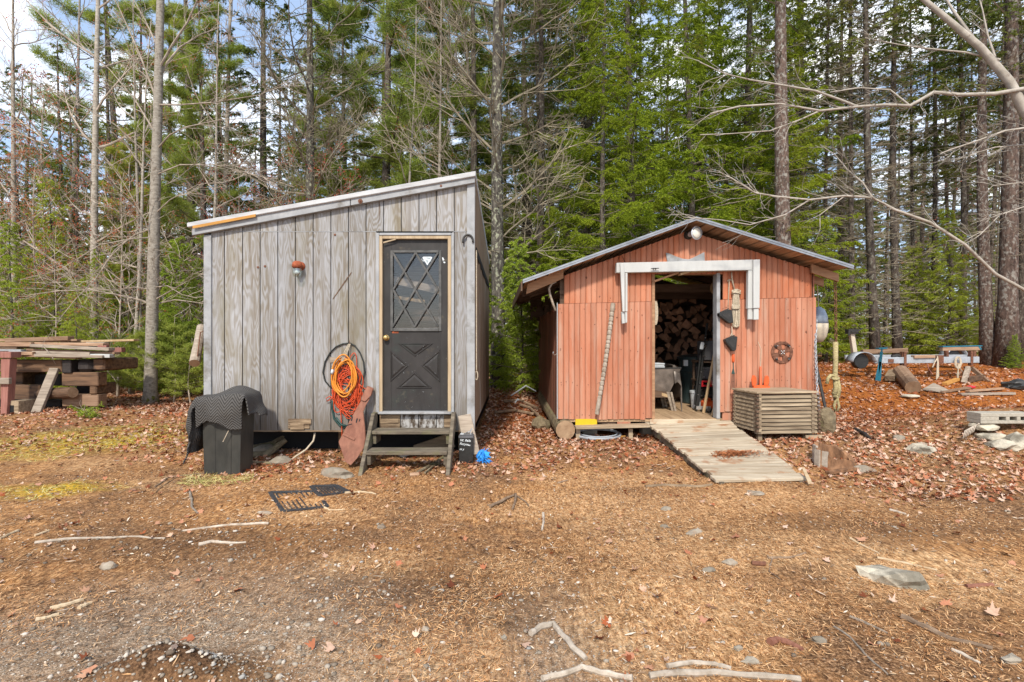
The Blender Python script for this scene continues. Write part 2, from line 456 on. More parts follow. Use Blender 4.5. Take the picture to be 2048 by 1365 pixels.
    M['whiteplastic'] = plain('white_plastic', (0.50, 0.53, 0.55), 0.4, var=0.06)
    M['redplastic'] = plain('red_plastic', (0.55, 0.02, 0.03), 0.35, var=0.1)
    M['orangepaint'] = plain('orange_anchor_paint', (0.60, 0.095, 0.02), 0.5, var=0.12)
    M['orangecord'] = plain('orange_extension_cord', (0.50, 0.065, 0.018), 0.5, var=0.2)
    M['yellowcord'] = plain('yellow_orange_cord', (0.62, 0.23, 0.025), 0.5, var=0.12)
    M['greenhose'] = plain('green_black_hose', (0.018, 0.055, 0.05), 0.5, var=0.2)
    M['blackcord'] = plain('black_rubber_cord', (0.018, 0.022, 0.020), 0.5)
    M['whiterope'] = stuffmat('cream_rope', (0.36, 0.30, 0.21), (0.56, 0.48, 0.37), 60, rough=0.9, bump=0.8, bd=0.004)
    M['yellowrope'] = stuffmat('thick_yellow_rope', (0.26, 0.21, 0.10), (0.47, 0.40, 0.21), 45, (1, 1, 1.5), rough=0.9, bump=0.9, bd=0.01)
    M['rust'] = stuffmat('rusty_iron', (0.085, 0.035, 0.022), (0.22, 0.10, 0.06), 30, rough=0.9, bump=0.5, bd=0.004)
    M['rustred'] = stuffmat('red_rusted_cap', (0.20, 0.05, 0.02), (0.36, 0.10, 0.045), 40, rough=0.85, bump=0.4, bd=0.004)
    M['steel'] = stuffmat('galvanised_steel', (0.30, 0.325, 0.35), (0.46, 0.49, 0.52), 12, (1, 1, 1), 0.3, 0.7, [((0.30, 0.16, 0.09), 9, 0.68, 0.78)], rough=0.5, metal=0.25, bump=0.1)
    M['chrome'] = plain('bright_metal', (0.62, 0.62, 0.60), 0.3, 0.9, var=0.1)
    M['darkmetal'] = plain('dark_iron', (0.045, 0.042, 0.04), 0.55, 0.4, var=0.3)
    M['brass'] = plain('worn_brass', (0.52, 0.36, 0.14), 0.35, 0.9, var=0.2)
    M['alu'] = plain('white_lamp_metal', (0.62, 0.66, 0.72), 0.35, 0.3, var=0.08)
    M['tealstrap'] = plain('teal_strap', (0.015, 0.13, 0.19), 0.8, var=0.25)
    M['bluerag'] = stuffmat('blue_frayed_plastic', (0.01, 0.14, 0.50), (0.05, 0.36, 0.80), 14, rough=0.6, bump=0.3)
    M['barrow'] = stuffmat('steel_wheelbarrow_tray', (0.10, 0.085, 0.075), (0.26, 0.22, 0.19), 6, rough=0.45, metal=0.3, bump=0.1)
    M['yellowpaint'] = plain('yellow_painted_board', (0.60, 0.40, 0.01), 0.6, var=0.06)
    M['felt'] = stuffmat('grey_roof_edge', (0.34, 0.34, 0.34), (0.54, 0.54, 0.54), 11, (0.3, 1, 1), rough=0.6, bump=0.3)
    M['shingle'] = stuffmat('dark_roofing', (0.06, 0.06, 0.06), (0.14, 0.135, 0.13), 9, rough=0.9, bump=0.6)
    M['dripedge'] = stuffmat('grey_metal_drip_edge', (0.20, 0.215, 0.24), (0.34, 0.36, 0.39), 14, (0.4, 1, 1), rough=0.45, metal=0.4, bump=0.1)
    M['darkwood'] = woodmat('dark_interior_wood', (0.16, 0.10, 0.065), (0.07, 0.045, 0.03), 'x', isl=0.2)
    M['jamb'] = woodmat('aged_bare_jamb', (0.40, 0.315, 0.205), (0.25, 0.18, 0.11), 'z')
    M['peel'] = stuffmat('peeling_grey_paint', (0.075, 0.055, 0.038), (0.36, 0.35, 0.335), 17, (1, 1, .55), .44, .56, isl=.1, bump=.5)
    M['stumpwood'] = stuffmat('red_brown_rotten_stump', (0.06, 0.030, 0.016), (0.33, 0.17, 0.085), 22, (1, 1, .3), .3, .7, bump=1.0, bd=.02)
    M['muntin'] = stuffmat('worn_grey_muntin_paint', (0.06, 0.06, 0.058), (0.13, 0.128, 0.122), 12, bump=0.1)
    M['doorpaint'] = stuffmat('charcoal_door_paint', (0.020, 0.018, 0.017), (0.040, 0.036, 0.034), 7, (1, 1, 0.35), 0.3, 0.7,
                              [((0.030, 0.038, 0.034), 4, 0.55, 0.70), ((0.10, 0.08, 0.055), 8, 0.60, 0.74), ((0.09, 0.085, 0.08), 22, 0.64, 0.72)], rough=0.55, bump=0.1)
    M['blackhole'] = plain('tar_paper_and_void_shade', (0.012, 0.012, 0.013), 0.9)  # tar paper, and the shade painted into dark voids
    M['sidebrown'] = stuffmat('brown_plywood_side', (0.15, 0.095, 0.055), (0.29, 0.21, 0.14), 5, (1, 1, 0.12), 0.3, 0.7, [((0.08, 0.05, 0.03), 4, 0.60, 0.72, (1, 1, 0.3)), ((0.42, 0.40, 0.36), 6, 0.56, 0.7, (1, 1, 0.2))], 0.1, 0, 0.9, 0.3, 0.006)
    M['sticker'] = plain('pale_sticker', (0.62, 0.66, 0.68), 0.5, var=0.05)
    M['stickergrey'] = plain('grey_sticker_print', (0.30, 0.36, 0.38), 0.5, var=0.1)
    M['matrubber'] = plain('black_rubber_mat', (0.03, 0.03, 0.032), 0.7, var=0.4, bump=0.5)
    M['buoyblue'] = plain('grey_blue_fender_plastic', (0.26, 0.32, 0.40), 0.5, var=0.1)
    M['buoytan'] = plain('dirty_beige_fender_plastic', (0.50, 0.43, 0.33), 0.6, var=0.15)
    # lamp glass and window glass
    for nm, tint, mixf in (('glass', (0.85, 0.85, 0.85), 0.07), ('jarglass', (0.9, 0.95, 0.9), 0.2)):
        t = NT(nm)
        tr = t.n('ShaderNodeBsdfTransparent'); tr.inputs[0].default_value = (tint[0], tint[1], tint[2], 1)
        gl = t.n('ShaderNodeBsdfGlossy'); gl.inputs['Roughness'].default_value = 0.04
        mx = t.n('ShaderNodeMixShader'); mx.inputs[0].default_value = mixf
        t.l(tr.outputs[0], mx.inputs[1]); t.l(gl.outputs[0], mx.inputs[2]); t.l(mx.outputs[0], t.out.inputs[0])
        M[nm] = t.mat
    t = NT('lamp_lens'); M['lens'] = t.done((0.70, 0.68, 0.60), 0.25, 0, 0.6)
    # quilted blanket: chevron stitching on the cloth's own UVs
    t = NT('quilted_moving_blanket'); uv = t.n('ShaderNodeUVMap').outputs[0]
    sx = t.n('ShaderNodeSeparateXYZ'); t.l(uv, sx.inputs[0])
    tri = t.math('PINGPONG', sx.outputs[0], 0.07)
    ph = t.math('ADD', sx.outputs[1], t.math('MULTIPLY', tri, 1.0))
    wv = t.math('ABSOLUTE', t.math('SINE', t.math('MULTIPLY', ph, 115.0)))
    hgt = t.math('POWER', wv, 0.5)
    c = t.mix(hgt, (0.026, 0.025, 0.024), (0.100, 0.095, 0.090))
    c = t.mix(t.ramp(t.noise(t.coord('Object'), 5, 4), [(0.45, 0.0), (0.75, 0.5)]), c, (0.075, 0.065, 0.052))
    t.bump(hgt, 0.9, 0.012)
    M['quilt'] = t.done(c, 0.9, spec=0.1)
build_materials()

# ------------------------------------------------------------------ ground sheet
def build_ground():
    # grid lines dense near the camera
    ys = [-3.0, -1, 0.2, 1.0]
    y = 1.5
    while y < 300:
        ys.append(y); y += 0.02 + 0.012 * y if y < 16 else (y * 0.12)
    ys = np.array(ys + [420.0])
    xs = [0.0]; x = 0.0
    while x < 300:
        x += 0.035 if x < 3 else (0.06 if x < 10 else (0.2 if x < 16 else x * 0.15)); xs.append(x)
    xs = np.array(xs); xs = np.concatenate([-xs[:0:-1], xs])
    X, Y = np.meshgrid(xs, ys)
    Z = ground_z(X, Y)
    ny, nx = X.shape
    V = np.stack([X, Y, Z], -1).reshape(-1, 3)
    i = np.arange(ny - 1)[:, None] * nx + np.arange(nx - 1)[None, :]
    Q = np.stack([i, i + 1, i + nx + 1, i + nx], -1).reshape(-1, 4)
    me = bpy.data.meshes.new('ground')
    me.vertices.add(len(V)); me.vertices.foreach_set('co', V.astype(np.float32).reshape(-1))
    me.loops.add(Q.size); me.loops.foreach_set('vertex_index', Q.astype(np.int32).reshape(-1))
    me.polygons.add(len(Q)); me.polygons.foreach_set('loop_start', np.arange(0, Q.size, 4, dtype=np.int32))
    me.polygons.foreach_set('loop_total', np.full(len(Q), 4, dtype=np.int32))
    me.polygons.foreach_set('use_smooth', np.ones(len(Q), bool))
    me.update(calc_edges=True)
    x, y = V[:, 0], V[:, 1]
    masks = zone_masks(x, y)
    for k, m in masks.items():
        a = me.attributes.new(k, 'FLOAT', 'POINT'); a.data.foreach_set('value', m.astype(np.float32))
    t = NT('forest_floor'); v = t.coord('Position')
    def att(n_):
        nd = t.n('ShaderNodeAttribute'); nd.attribute_name = n_; return nd.outputs['Fac']
    n1 = t.noise(v, 1.6, 8, 0.68); n2 = t.noise(v, 9, 6, 0.7); n3 = t.noise(v, 70, 4, 0.7); n4 = t.noise(t.mapping(v, (1, 0.25, 1), rot=(0, 0, 0.5)), 60, 4, 0.7)
    dirt = t.ramp(n3, [(0.36, (0.045, 0.025, 0.016)), (0.51, (0.180, 0.098, 0.052)), (0.66, (0.45, 0.29, 0.175))])
    need = t.ramp(n4, [(0.36, (0.12, 0.056, 0.026)), (0.51, (0.37, 0.192, 0.088)), (0.68, (0.62, 0.39, 0.205))])
    n0 = t.noise(v, 0.55, 4, 0.55); f = t.ramp(t.math('ADD', t.math('ADD', t.math('MULTIPLY', n1, 0.35), t.math('MULTIPLY', n2, 0.25)), t.math('MULTIPLY', n0, 0.4)), [(0.43, 0.0), (0.56, 1.0)])
    c = t.mix(f, dirt, need)
    tan = t.ramp(n4, [(0.34, (0.24, 0.12, 0.052)), (0.5, (0.50, 0.31, 0.165)), (0.66, (0.72, 0.51, 0.31))])
    c = t.mix(t.math('MULTIPLY', att('tanpatch'), t.ramp(n2, [(0.36, 0.3), (0.55, 1.0)])), c, tan)
    red = t.ramp(n3, [(0.34, (0.09, 0.032, 0.014)), (0.52, (0.33, 0.120, 0.042)), (0.68, (0.52, 0.22, 0.085))])
    c = t.mix(att('redduff'), c, red)
    grav = t.ramp(t.noise(v, 130, 3, 0.7), [(0.34, (0.09, 0.065, 0.045)), (0.5, (0.26, 0.205, 0.15)), (0.64, (0.56, 0.49, 0.40))])
    c = t.mix(t.math('MULTIPLY', att('gravel'), t.ramp(n2, [(0.35, 0.35), (0.6, 1.0)])), c, grav)
    dark = t.ramp(n3, [(0.35, (0.026, 0.015, 0.010)), (0.68, (0.165, 0.095, 0.055))])
    c = t.mix(t.math('MULTIPLY', att('darkearth'), 0.75), c, dark)
    moss = t.ramp(n3, [(0.3, (0.20, 0.13, 0.02)), (0.5, (0.46, 0.31, 0.045)), (0.7, (0.64, 0.46, 0.10))])
    c = t.mix(t.math('MULTIPLY', att('moss'), t.ramp(n2, [(0.38, 0.1), (0.55, 1.0)])), c, moss)
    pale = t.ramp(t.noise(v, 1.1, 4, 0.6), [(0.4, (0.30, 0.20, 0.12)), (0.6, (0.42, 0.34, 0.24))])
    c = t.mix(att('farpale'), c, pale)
    c = t.hsv(c, v=t.ramp(t.noise(v, 24, 4, 0.75), [(0.34, 0.55), (0.5, 1.0), (0.66, 1.4)]))
    c = t.hsv(c, sat=1.07, v=1.08)
    t.bump(t.math('ADD', t.math('MULTIPLY', n3, 0.6), t.math('MULTIPLY', n2, 1.0)), 0.8, 0.03)
    m = t.done(c, 0.95, spec=0.1)
    me.materials.append(m)
    o = bpy.data.objects.new('ground', me); COL.objects.link(o)
    tag(o, kind='structure')

TANS = [(-.85, 3.25, .38, .22), (-.12, 2.45, .07, .5), (-.05, 3.2, .28, .2), (.9, 2.7, .5, .35), (1.6, 3.6, .7, .3), (.4, 4.4, 1.2, .3), (-1.6, 4.2, .7, .2), (2.6, 3.1, .5, .3), (-.45, 2.3, .3, .2), (1.0, 5.2, .8, .2), (2.4, 4.6, .9, .25), (-3.1, 5.0, .8, .3), (-4.6, 5.8, 1.2, .5)]
def zone_masks(x, y):
    """where each kind of ground cover lies (metres on the ground)"""
    n = vnoise(x, y, 0.8, 5) * 0.5 + vnoise(x, y, 2.2, 6) * 0.3
    gravel = np.clip(1.15 - np.hypot((x + 1.75) / 1.9, (y - 2.2) / 1.0) + n * 0.5, 0, 1)
    gravel = np.maximum(gravel, 0.6 * np.clip(1 - np.hypot((x - 0.15) / 0.35, (y - 2.4) / 0.8) + n * 0.5, 0, 1))
    dark = np.clip(1.0 - np.hypot((x + 0.35) / 0.9, (y - 3.0) / 0.7) + n * 0.6, 0, 1)
    dark = np.maximum(dark, 0.8 * np.clip(1.0 - np.hypot((x + 2.4) / 1.6, (y - 3.6) / 0.55) + n * 0.7, 0, 1))
    dark = np.maximum(dark, 0.7 * np.clip(1.0 - np.hypot((x - 2.6) / 1.5, (y - 3.9) / 0.35) + n * 0.7, 0, 1))
    dark = np.maximum(dark, np.clip(1.6 - np.hypot((x + 1.44) / .40, (y - 2.13) / .17) + n * 0.4, 0, 1.3))
    gravel = gravel * np.clip(np.hypot((x + 1.44) / .40, (y - 2.13) / .17) - .5, 0, 1)
    moss = np.clip(0.9 - np.hypot((x + 5.2) / 2.0, (y - 6.6) / 1.5) + n * 0.9, 0, 1)
    moss = np.maximum(moss, 0.9 * np.clip(1 - np.hypot((x + 4.4) / 1.0, (y - 4.85) / 0.3) + n, 0, 1))
    moss = np.maximum(moss, 0.8 * np.clip(1 - np.hypot((x + 3.6) / 1.6, (y - 9.6) / 1.6) + n * 1.2, 0, 1))
    red = np.clip(sstep(6.4, 8.2, y + n * 0.8) * sstep(-0.8, 0.3, x), 0, 1)
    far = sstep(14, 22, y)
    tan = np.zeros_like(n)
    for cx, cy, rx, ry in TANS: tan = np.maximum(tan, np.clip(1.25 - np.hypot((x - cx) / rx, (y - cy) / ry) + 1.2 * n, 0, 1))
    return {'tanpatch': tan, 'farpale': far, 'gravel': gravel, 'darkearth': dark, 'moss': moss, 'redduff': red}
build_ground()
# ------------------------------------------------------------------ grey lean-to shed
DG = 5.95
def gp(px, py, off=0.0): return P(px, py, DG - off)
def slab(mb, px0, px1, py0, py1, off0, off1, f=None):
    """box on a wall plane: pixel rectangle measured on its front face (off0 = proud of the wall)"""
    f = f or gp
    a = f(px0, py1, off0); b = f(px1, py1, off0); c = f(px1, py0, off0); d = f(px0, py0, off0)
    dv = Vector((0, off0 - off1, 0))
    return mb.prism([a, b, c, d], dv)
def fascia_y(px): return 463.0 - (px - 386) * 0.1875

def grey_shed():
    t = thing('grey_shed', 'weathered grey plywood shed with a slanting roof and a dark diamond-pane door', 'shed', (gp(680, 862).x, DG + 1.8, 0.41))
    xl, xr = gp(407, 0).x, gp(950, 0).x
    zb = gp(0, 861).z; yb = DG + 3.6
    grooves = [421, 448.9, 485.1, 520.3, 555.5, 590.7, 626.2, 661.7, 696.9, 732.1, 767.3, 802.5, 838, 873.2, 908.4, 935]
    mb = MB(); gw = 0.9
    for a, b in zip(grooves[:-1], grooves[1:]):
        a0, b0 = a + gw, b - gw
        segs = [(a0, b0)]
        ya, yb_ = fascia_y(a0) + 2, fascia_y(b0) + 2
        if min(ya, yb_) < 462:
            mb.prism([gp(a0, 463.0), gp(b0, 463.0), gp(b0, min(yb_, 462.5)), gp(a0, min(ya, 462.5))], (0, 0.012, 0))
        # lower sheet, leaving the doorway out
        if b0 <= 753 or a0 >= 905:
            mb.prism([gp(a0, 861), gp(b0, 861), gp(b0, 464.6), gp(a0, 464.6)], (0, 0.012, 0))
        elif a0 < 753:
            mb.prism([gp(a0, 861), gp(753, 861), gp(753, 464.6), gp(a0, 464.6)], (0, 0.012, 0))
        elif b0 > 905:
            mb.prism([gp(905, 861), gp(b0, 861), gp(b0, 464.6), gp(905, 464.6)], (0, 0.012, 0))
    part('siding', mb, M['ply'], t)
    # metal flashing over the seam, as a thin strip
    mb = MB(); slab(mb, 423, 752, 463.1, 464.1, 0.001, -0.004); slab(mb, 907, 933, 463.1, 464.1, 0.001, -0.004)
    part('seam_flashing', mb, M['greypaint'], t)
    # shell behind the siding
    mb = MB()
    fb = 0.013
    mb.prism([Vector((xl, DG + fb, zb)), Vector((gp(753, 0).x, DG + fb, zb)), Vector((gp(753, 0).x, DG + fb, gp(0, 395).z)), Vector((xl, DG + fb, gp(0, 462).z))], (0, 0.05, 0))
    mb.prism([Vector((gp(905, 0).x, DG + fb, zb)), Vector((xr - 0.01, DG + fb, zb)), Vector((xr - 0.01, DG + fb, gp(0, 362).z)), Vector((gp(905, 0).x, DG + fb, gp(0, 370).z))], (0, 0.05, 0))
    mb.prism([Vector((gp(753, 0).x, DG + fb, gp(0, 476).z)), Vector((gp(905, 0).x, DG + fb, gp(0, 476).z)), Vector((gp(905, 0).x, DG + fb, gp(0, 370).z)), Vector((gp(753, 0).x, DG + fb, gp(0, 395).z))], (0, 0.05, 0))
    mb.box(xl, xr, DG + 0.07, yb, zb - 0.02, zb + 0.06)
    part('wall_sheathing', mb, M['blackhole'], t)
    zl0 = gp(0, 458).z
    zr_f, zr_b = gp(0, 358).z, gp(0, 358).z - 0.42
    zl_f, zl_b = zl0, zl0 - 0.30
    mb = MB()
    n = 6
    for i in range(n):
        y0 = DG + 0.02 + (yb - DG - 0.02) * i / n; y1 = DG + 0.02 + (yb - DG - 0.02) * (i + 1) / n - 0.008
        z0 = zr_f + (zr_b - zr_f) * i / n; z1 = zr_f + (zr_b - zr_f) * (i + 1) / n
        mb.prism([(xr, y0, zb), (xr, y1, zb), (xr, y1, z1), (xr, y0, z0)], (-0.02, 0, 0))
    part('side_wall', mb, M['sidebrown'], t)
    mb = MB()
    mb.prism([(xl, DG + 0.02, zb), (xl, yb, zb), (xl, yb, zl_b), (xl, DG + 0.02, zl_f)], (0.02, 0, 0))
    mb.prism([(xl, yb, zb), (xr, yb, zb), (xr, yb, zr_b), (xl, yb, zl_b)], (0, 0.02, 0))
    part('back_wall', mb, M['sidebrown'], t)
    # torn felt edge on the side wall
    mb = MB(); rnd = random.Random(3)
    pts_t, pts_b = [], []
    for i in range(25):
        u = i / 24.0
        y = DG + 0.1 + 3.3 * u; z = gp(0, 497).z - 0.0 - 0.62 * 0 - (gp(0, 497).z - 2.43) * u
        pts_t.append(Vector((xr + 0.006, y, z + 0.03))); pts_b.append(Vector((xr + 0.006, y, z - rnd.uniform(0.03, 0.10))))
    for i in range(24): mb.prism([pts_b[i], pts_b[i + 1], pts_t[i + 1], pts_t[i]], (0.006, 0, 0))
    part('torn_felt_strip', mb, M['blackhole'], t)
    # corner boards
    mb = MB(); slab(mb, 407, 422, 470, 861, 0.022, -0.005); part('corner_board', mb, M['greypaint'], t, 0.003)
    mb = MB(); slab(mb, 934, 949.5, 366, 861, 0.022, -0.005); part('corner_board', mb, M['greypaint'], t, 0.003)
    # fascia board and roof
    mb = MB()
    mb.prism([gp(384, 471, 0.06), gp(700, 411.5, 0.06), gp(700, 395, 0.06), gp(384, 456, 0.06)], (0, 0.05, 0))
    mb.prism([gp(701.5, 411.2, 0.06), gp(949.5, 365.5, 0.06), gp(949.5, 351, 0.06), gp(701.5, 394.7, 0.06)], (0, 0.05, 0))
    part('fascia_board', mb, M['greypaint'], t, 0.003)
    mb = MB()
    f0 = 0.085
    A = gp(374, 455, f0); B = gp(951, 352.5, f0); C = gp(951.5, 342, f0); D_ = gp(373, 446, f0)
    back = Vector((0, 3.85, 0))
    Ab, Bb, Cb, Db = A + back + Vector((0, 0, -.30)), B + back + Vector((-0.005, 0, -.44)), C + back + Vector((-0.005, 0, -.44)), D_ + back + Vector((0, 0, -.30))
    mb.hexa([A, B, Bb, Ab, D_, C, Cb, Db])
    rf = part('roof', mb, M['felt'], t, 0.006)
    mb = MB(); mb.prism([gp(385, 457.5, 0.094), gp(511, 434, 0.094), gp(511, 428.5, 0.094), gp(385, 452, 0.094)], (0, 0.008, 0))
    part('orange_trim_strip', mb, M['orangewood'], rf)
    # sill edge, rotten block
    mb = MB(); slab(mb, 424, 757, 861.2, 864, 0.006, -0.05); slab(mb, 905, 945, 861.2, 864, 0.006, -0.05); part('sill_edge', mb, M['rotten'], t)
    mb = MB(); slab(mb, 576, 622, 838, 850, 0.018, 0.001); slab(mb, 576, 619, 850.6, 858, 0.014, 0.001); slab(mb, 580, 608, 848, 860, 0.024, 0.0145); part('rotten_patch', mb, M['rotten'], t, 0.004)
    # scar, bolt, nail heads
    mb = MB(); mb.prism([gp(664.5, 599, 0.004), gp(667, 598, 0.004), gp(690, 566, 0.004), gp(704, 545, 0.004), gp(701, 546, 0.004), gp(686, 567, 0.004)], (0, 0.003, 0))
    mb.prism([gp(757.5, 402, .004), gp(759, 402, .004), gp(760, 425, .004), gp(757, 448, .004), gp(758.5, 424, .004)], (0, .003, 0))
    part('split_scar', mb, M['darkwood'], t)
    mb = MB(); mb.lathe([(0.012, 0), (0.026, 0.004), (0.026, 0.01), (0.010, 0.012), (0.010, 0.022)], gp(721, 403, 0.06), (0, -1, 0), 14); part('bolt', mb, M['rust'], t)
    mb = MB()
    for q in ((670, 470), (882, 372), (516, 535), (530, 533)): mb.lathe([(0.014, 0), (0.012, 0.008)], gp(q[0], q[1], 0.0 if q[0] != 882 else 0.06), (0, -1, 0), 8)
    part('knot_hole', mb, M['rust'], t)
    # door casing
    mb = MB()
    slab(mb, 751.5, 758, 466, 829, 0.030, -0.01); slab(mb, 902.5, 908, 466, 829, 0.030, -0.01); slab(mb, 758.4, 902, 466, 471, 0.030, -0.01)
    part('door_casing', mb, M['greypaint'], t, 0.004)
    mb = MB()
    slab(mb, 758.2, 764.5, 471.3, 827, 0.020, -0.09); slab(mb, 895.5, 902.2, 471.3, 827, 0.020, -0.09); slab(mb, 764.6, 895.4, 471.3, 478, 0.020, -0.09)
    mb.prism([gp(766, 484, 0.018), gp(792, 477.5, 0.018), gp(792, 480, 0.018), gp(766, 487.5, 0.018)], (0, 0.01, 0))
    part('door_jamb', mb, M['jamb'], t, 0.003)
    mb = MB()
    mb.prism([gp(757, 829, 0.075), gp(904, 829, 0.075), gp(904, 824.5, 0.075), gp(757, 824.5, 0.075)], (0, 0.16, 0))
    part('door_sill', mb, M['greypaint'], t, 0.003)
    # board under the sill: rotten ends, two painted panels
    mb = MB(); slab(mb, 759, 800, 829.5, 858, 0.004, -0.04); slab(mb, 760, 797, 838, 848, 0.012, 0.003); part('rotten_rim_joist', mb, M['rotten'], t, 0.004)
    mb = MB(); slab(mb, 888, 905, 831, 856, 0.006, -0.04); part('rotten_rim_joist', mb, M['rotten'], t, 0.004)
    mb = MB(); slab(mb, 801.5, 836, 829.5, 858, 0.002, -0.03); slab(mb, 837.5, 872, 829.5, 858, 0.002, -0.03); slab(mb, 873.5, 887.5, 829.5, 858, 0.002, -0.03); part('kick_board', mb, M['peel'], t)
    mb = MB(); slab(mb, 757, 905, 858.5, 864, -0.01, -0.09); part('floor_joist', mb, M['rotten'], t)
    # door
    mb = MB(); o = -0.025; th = -0.065
    slab(mb, 765, 783, 479, 821, o, th); slab(mb, 880.5, 895, 479, 821, o, th); slab(mb, 783.2, 880.3, 479, 503, o, th); slab(mb, 783.2, 880.3, 660, 821, o, th)
    door = part('door', mb, M['doorpaint'], t)
    mb = MB(); q = -0.012
    slab(mb, 780.5, 786, 501, 663, q, o - 0.01); slab(mb, 877.5, 883, 501, 663, q, o - 0.01); slab(mb, 786.3, 877.2, 501, 506, q, o - 0.01); slab(mb, 786.3, 877.2, 656.5, 663, q + 0.006, o - 0.01)
    part('window_frame', mb, M['muntin'], door, 0.004)
    mb = MB()
    def zz(x, y): return (740 + x / 5.46, 450 + y / 5.46)
    TL, TM, TR, LM, RM = zz(252, 308), zz(500, 308), zz(743, 308), zz(255, 710), zz(743, 710)
    BL, BM, BR, CC = zz(245, 1118), zz(487, 1118), zz(738, 1110), zz(495, 712)
    for k, (a, b) in enumerate(((TL, CC), (CC, BR), (TR, CC), (CC, BL), (TM, LM), (TM, RM), (LM, BM), (RM, BM))):
        dd = 0.0012 * k
        mb.beam(gp(a[0], a[1], -0.024 + dd), gp(b[0], b[1], -0.024 + dd), 0.024, 0.018, (0, -1, 0))
        mb.beam(gp(a[0], a[1], -0.012 + dd), gp(b[0], b[1], -0.012 + dd), 0.009, 0.010, (0, -1, 0))
    part('muntins', mb, M['muntin'], door)
    mb = MB(); slab(mb, 783, 881, 503, 660, -0.040, -0.044); part('pane', mb, M['glass'], door)
    # inverted-triangle sticker on the glass
    def st(x, y, o_): return gp(835 + x / 27.3, 500 + y / 27.3, o_)
    mb = MB(); mb.prism([st(535, 850, -.038), st(790, 460, -.038), st(795, 420, -.038), st(750, 380, -.038), st(310, 380, -.038), st(270, 430, -.038), st(285, 470, -.038)], (0, .001, 0))
    mb.prism([st(270, 590, -.0375), st(400, 590, -.0375), st(400, 625, -.0375), st(280, 630, -.0375), st(215, 500, -.0375), st(235, 480, -.0375)], (0, .001, 0))
    mb.prism([st(670, 600, -.0375), st(760, 600, -.0375), st(750, 625, -.0375), st(670, 622, -.0375)], (0, .001, 0))
    stk = part('sticker', mb, M['sticker'], door)
    mb = MB(); mb.prism([st(375, 500, -.037), st(470, 620, -.037), st(530, 740, -.037), st(600, 640, -.037), st(560, 560, -.037), st(480, 560, -.037)], (0, .0007, 0)); mb.prism([st(390, 440, -.037), st(680, 520, -.037), st(720, 440, -.037), st(560, 420, -.037)], (0, .0007, 0))
    part('sticker_print', mb, M['stickergrey'], door)
    mb = MB(); mb.prism([st(1340, 420, o + .001), st(1375, 600, o + .001), st(1470, 560, o + .001), st(1400, 420, o + .001)], (0, .001, 0)); mb.prism([st(1390, 655, o + .001), st(1460, 740, o + .001), st(1530, 700, o + .001), st(1500, 655, o + .001)], (0, .001, 0))
    rnd = random.Random(5)
    for k in range(34):
        x = rnd.uniform(768, 892); y = rnd.uniform(668, 815); a = rnd.uniform(0, 3); s_ = rnd.choice((0.4, 0.6, 0.9, 1.4))
        if k < 14: x = rnd.gauss(832, 28); y = rnd.gauss(722, 24)
        dx, dy = math.cos(a) * s_, math.sin(a) * s_
        mb.prism([gp(x - dx, y - dy, o + .0135 if abs(x - 832) < 48 and 688 < y < 778 else o + .001), gp(x + dy * .4, y + dx * .4, o + .0135 if abs(x - 832) < 48 and 688 < y < 778 else o + .001), gp(x + dx, y + dy, o + .0135 if abs(x - 832) < 48 and 688 < y < 778 else o + .001)], (0, .0008, 0))
    part('paint_chips', mb, M['sticker'], door)
    # crossbuck: four raised triangles
    def z6(x, y): return (640 + x / 4.706, 670 + y / 4.706)
    for tri in (((735, 82), (1065, 82), (893, 205)), ((715, 503), (1055, 503), (890, 352)), ((662, 145), (662, 445), (832, 293)), ((1128, 140), (1128, 448), (952, 290))):
        mb = MB(); pts = [z6(*p) for p in tri]; c = (sum(p[0] for p in pts) / 3, sum(p[1] for p in pts) / 3)
        def ring(k, off): return [gp(c[0] + (p[0] - c[0]) * k, c[1] + (p[1] - c[1]) * k, off) for p in pts]
        rings = [ring(1.0, o), ring(0.95, o + 0.010), ring(0.88, o + 0.010), ring(0.78, o + 0.002), ring(0.55, o + 0.013)]
        vs = [v for r_ in rings for v in r_]
        fs = []
        for i in range(4):
            for k in range(3): fs.append((i * 3 + k, i * 3 + (k + 1) % 3, i * 3 + 3 + (k + 1) % 3, i * 3 + 3 + k))
        fs.append((12, 13, 14)); mb.add(vs, fs)
        part('raised_panel', mb, M['doorpaint'], door)
    mb = MB(); kc = gp(773, 676, o)
    mb.lathe([(0.036, 0), (0.034, 0.006), (0.016, 0.008), (0.013, 0.026), (0.024, 0.034), (0.030, 0.046), (0.027, 0.058), (0.012, 0.064)], kc, (0, -1, 0), 20)
    part('knob', mb, M['brass'], door, smooth=True)
    mb = MB(); slab(mb, 784, 797, 662.5, 667, o + 0.002, o); part('rust_patch', mb, M['rustred'], door)
    mb = MB(); mb.box(xl + .05, xr - .03, DG + .42, DG + .44, .02, zb - .021); part('void_shade_sheet', mb, M['blackhole'], t)  # dark sheet added so the shaded void under the floor reads black
    # posts under the shed
    for px, w in ((440, 14), (690, 14), (930, 12)):
        mb = MB(); a = P(px, 864, DG + 0.35); gzz = gz(a.x, a.y)
        mb.box(a.x - .08, a.x + .08, a.y, a.y + .16, gzz - .05, zb - 0.021); part('footing', mb, M['rotten'], t)
    return t
grey_shed()

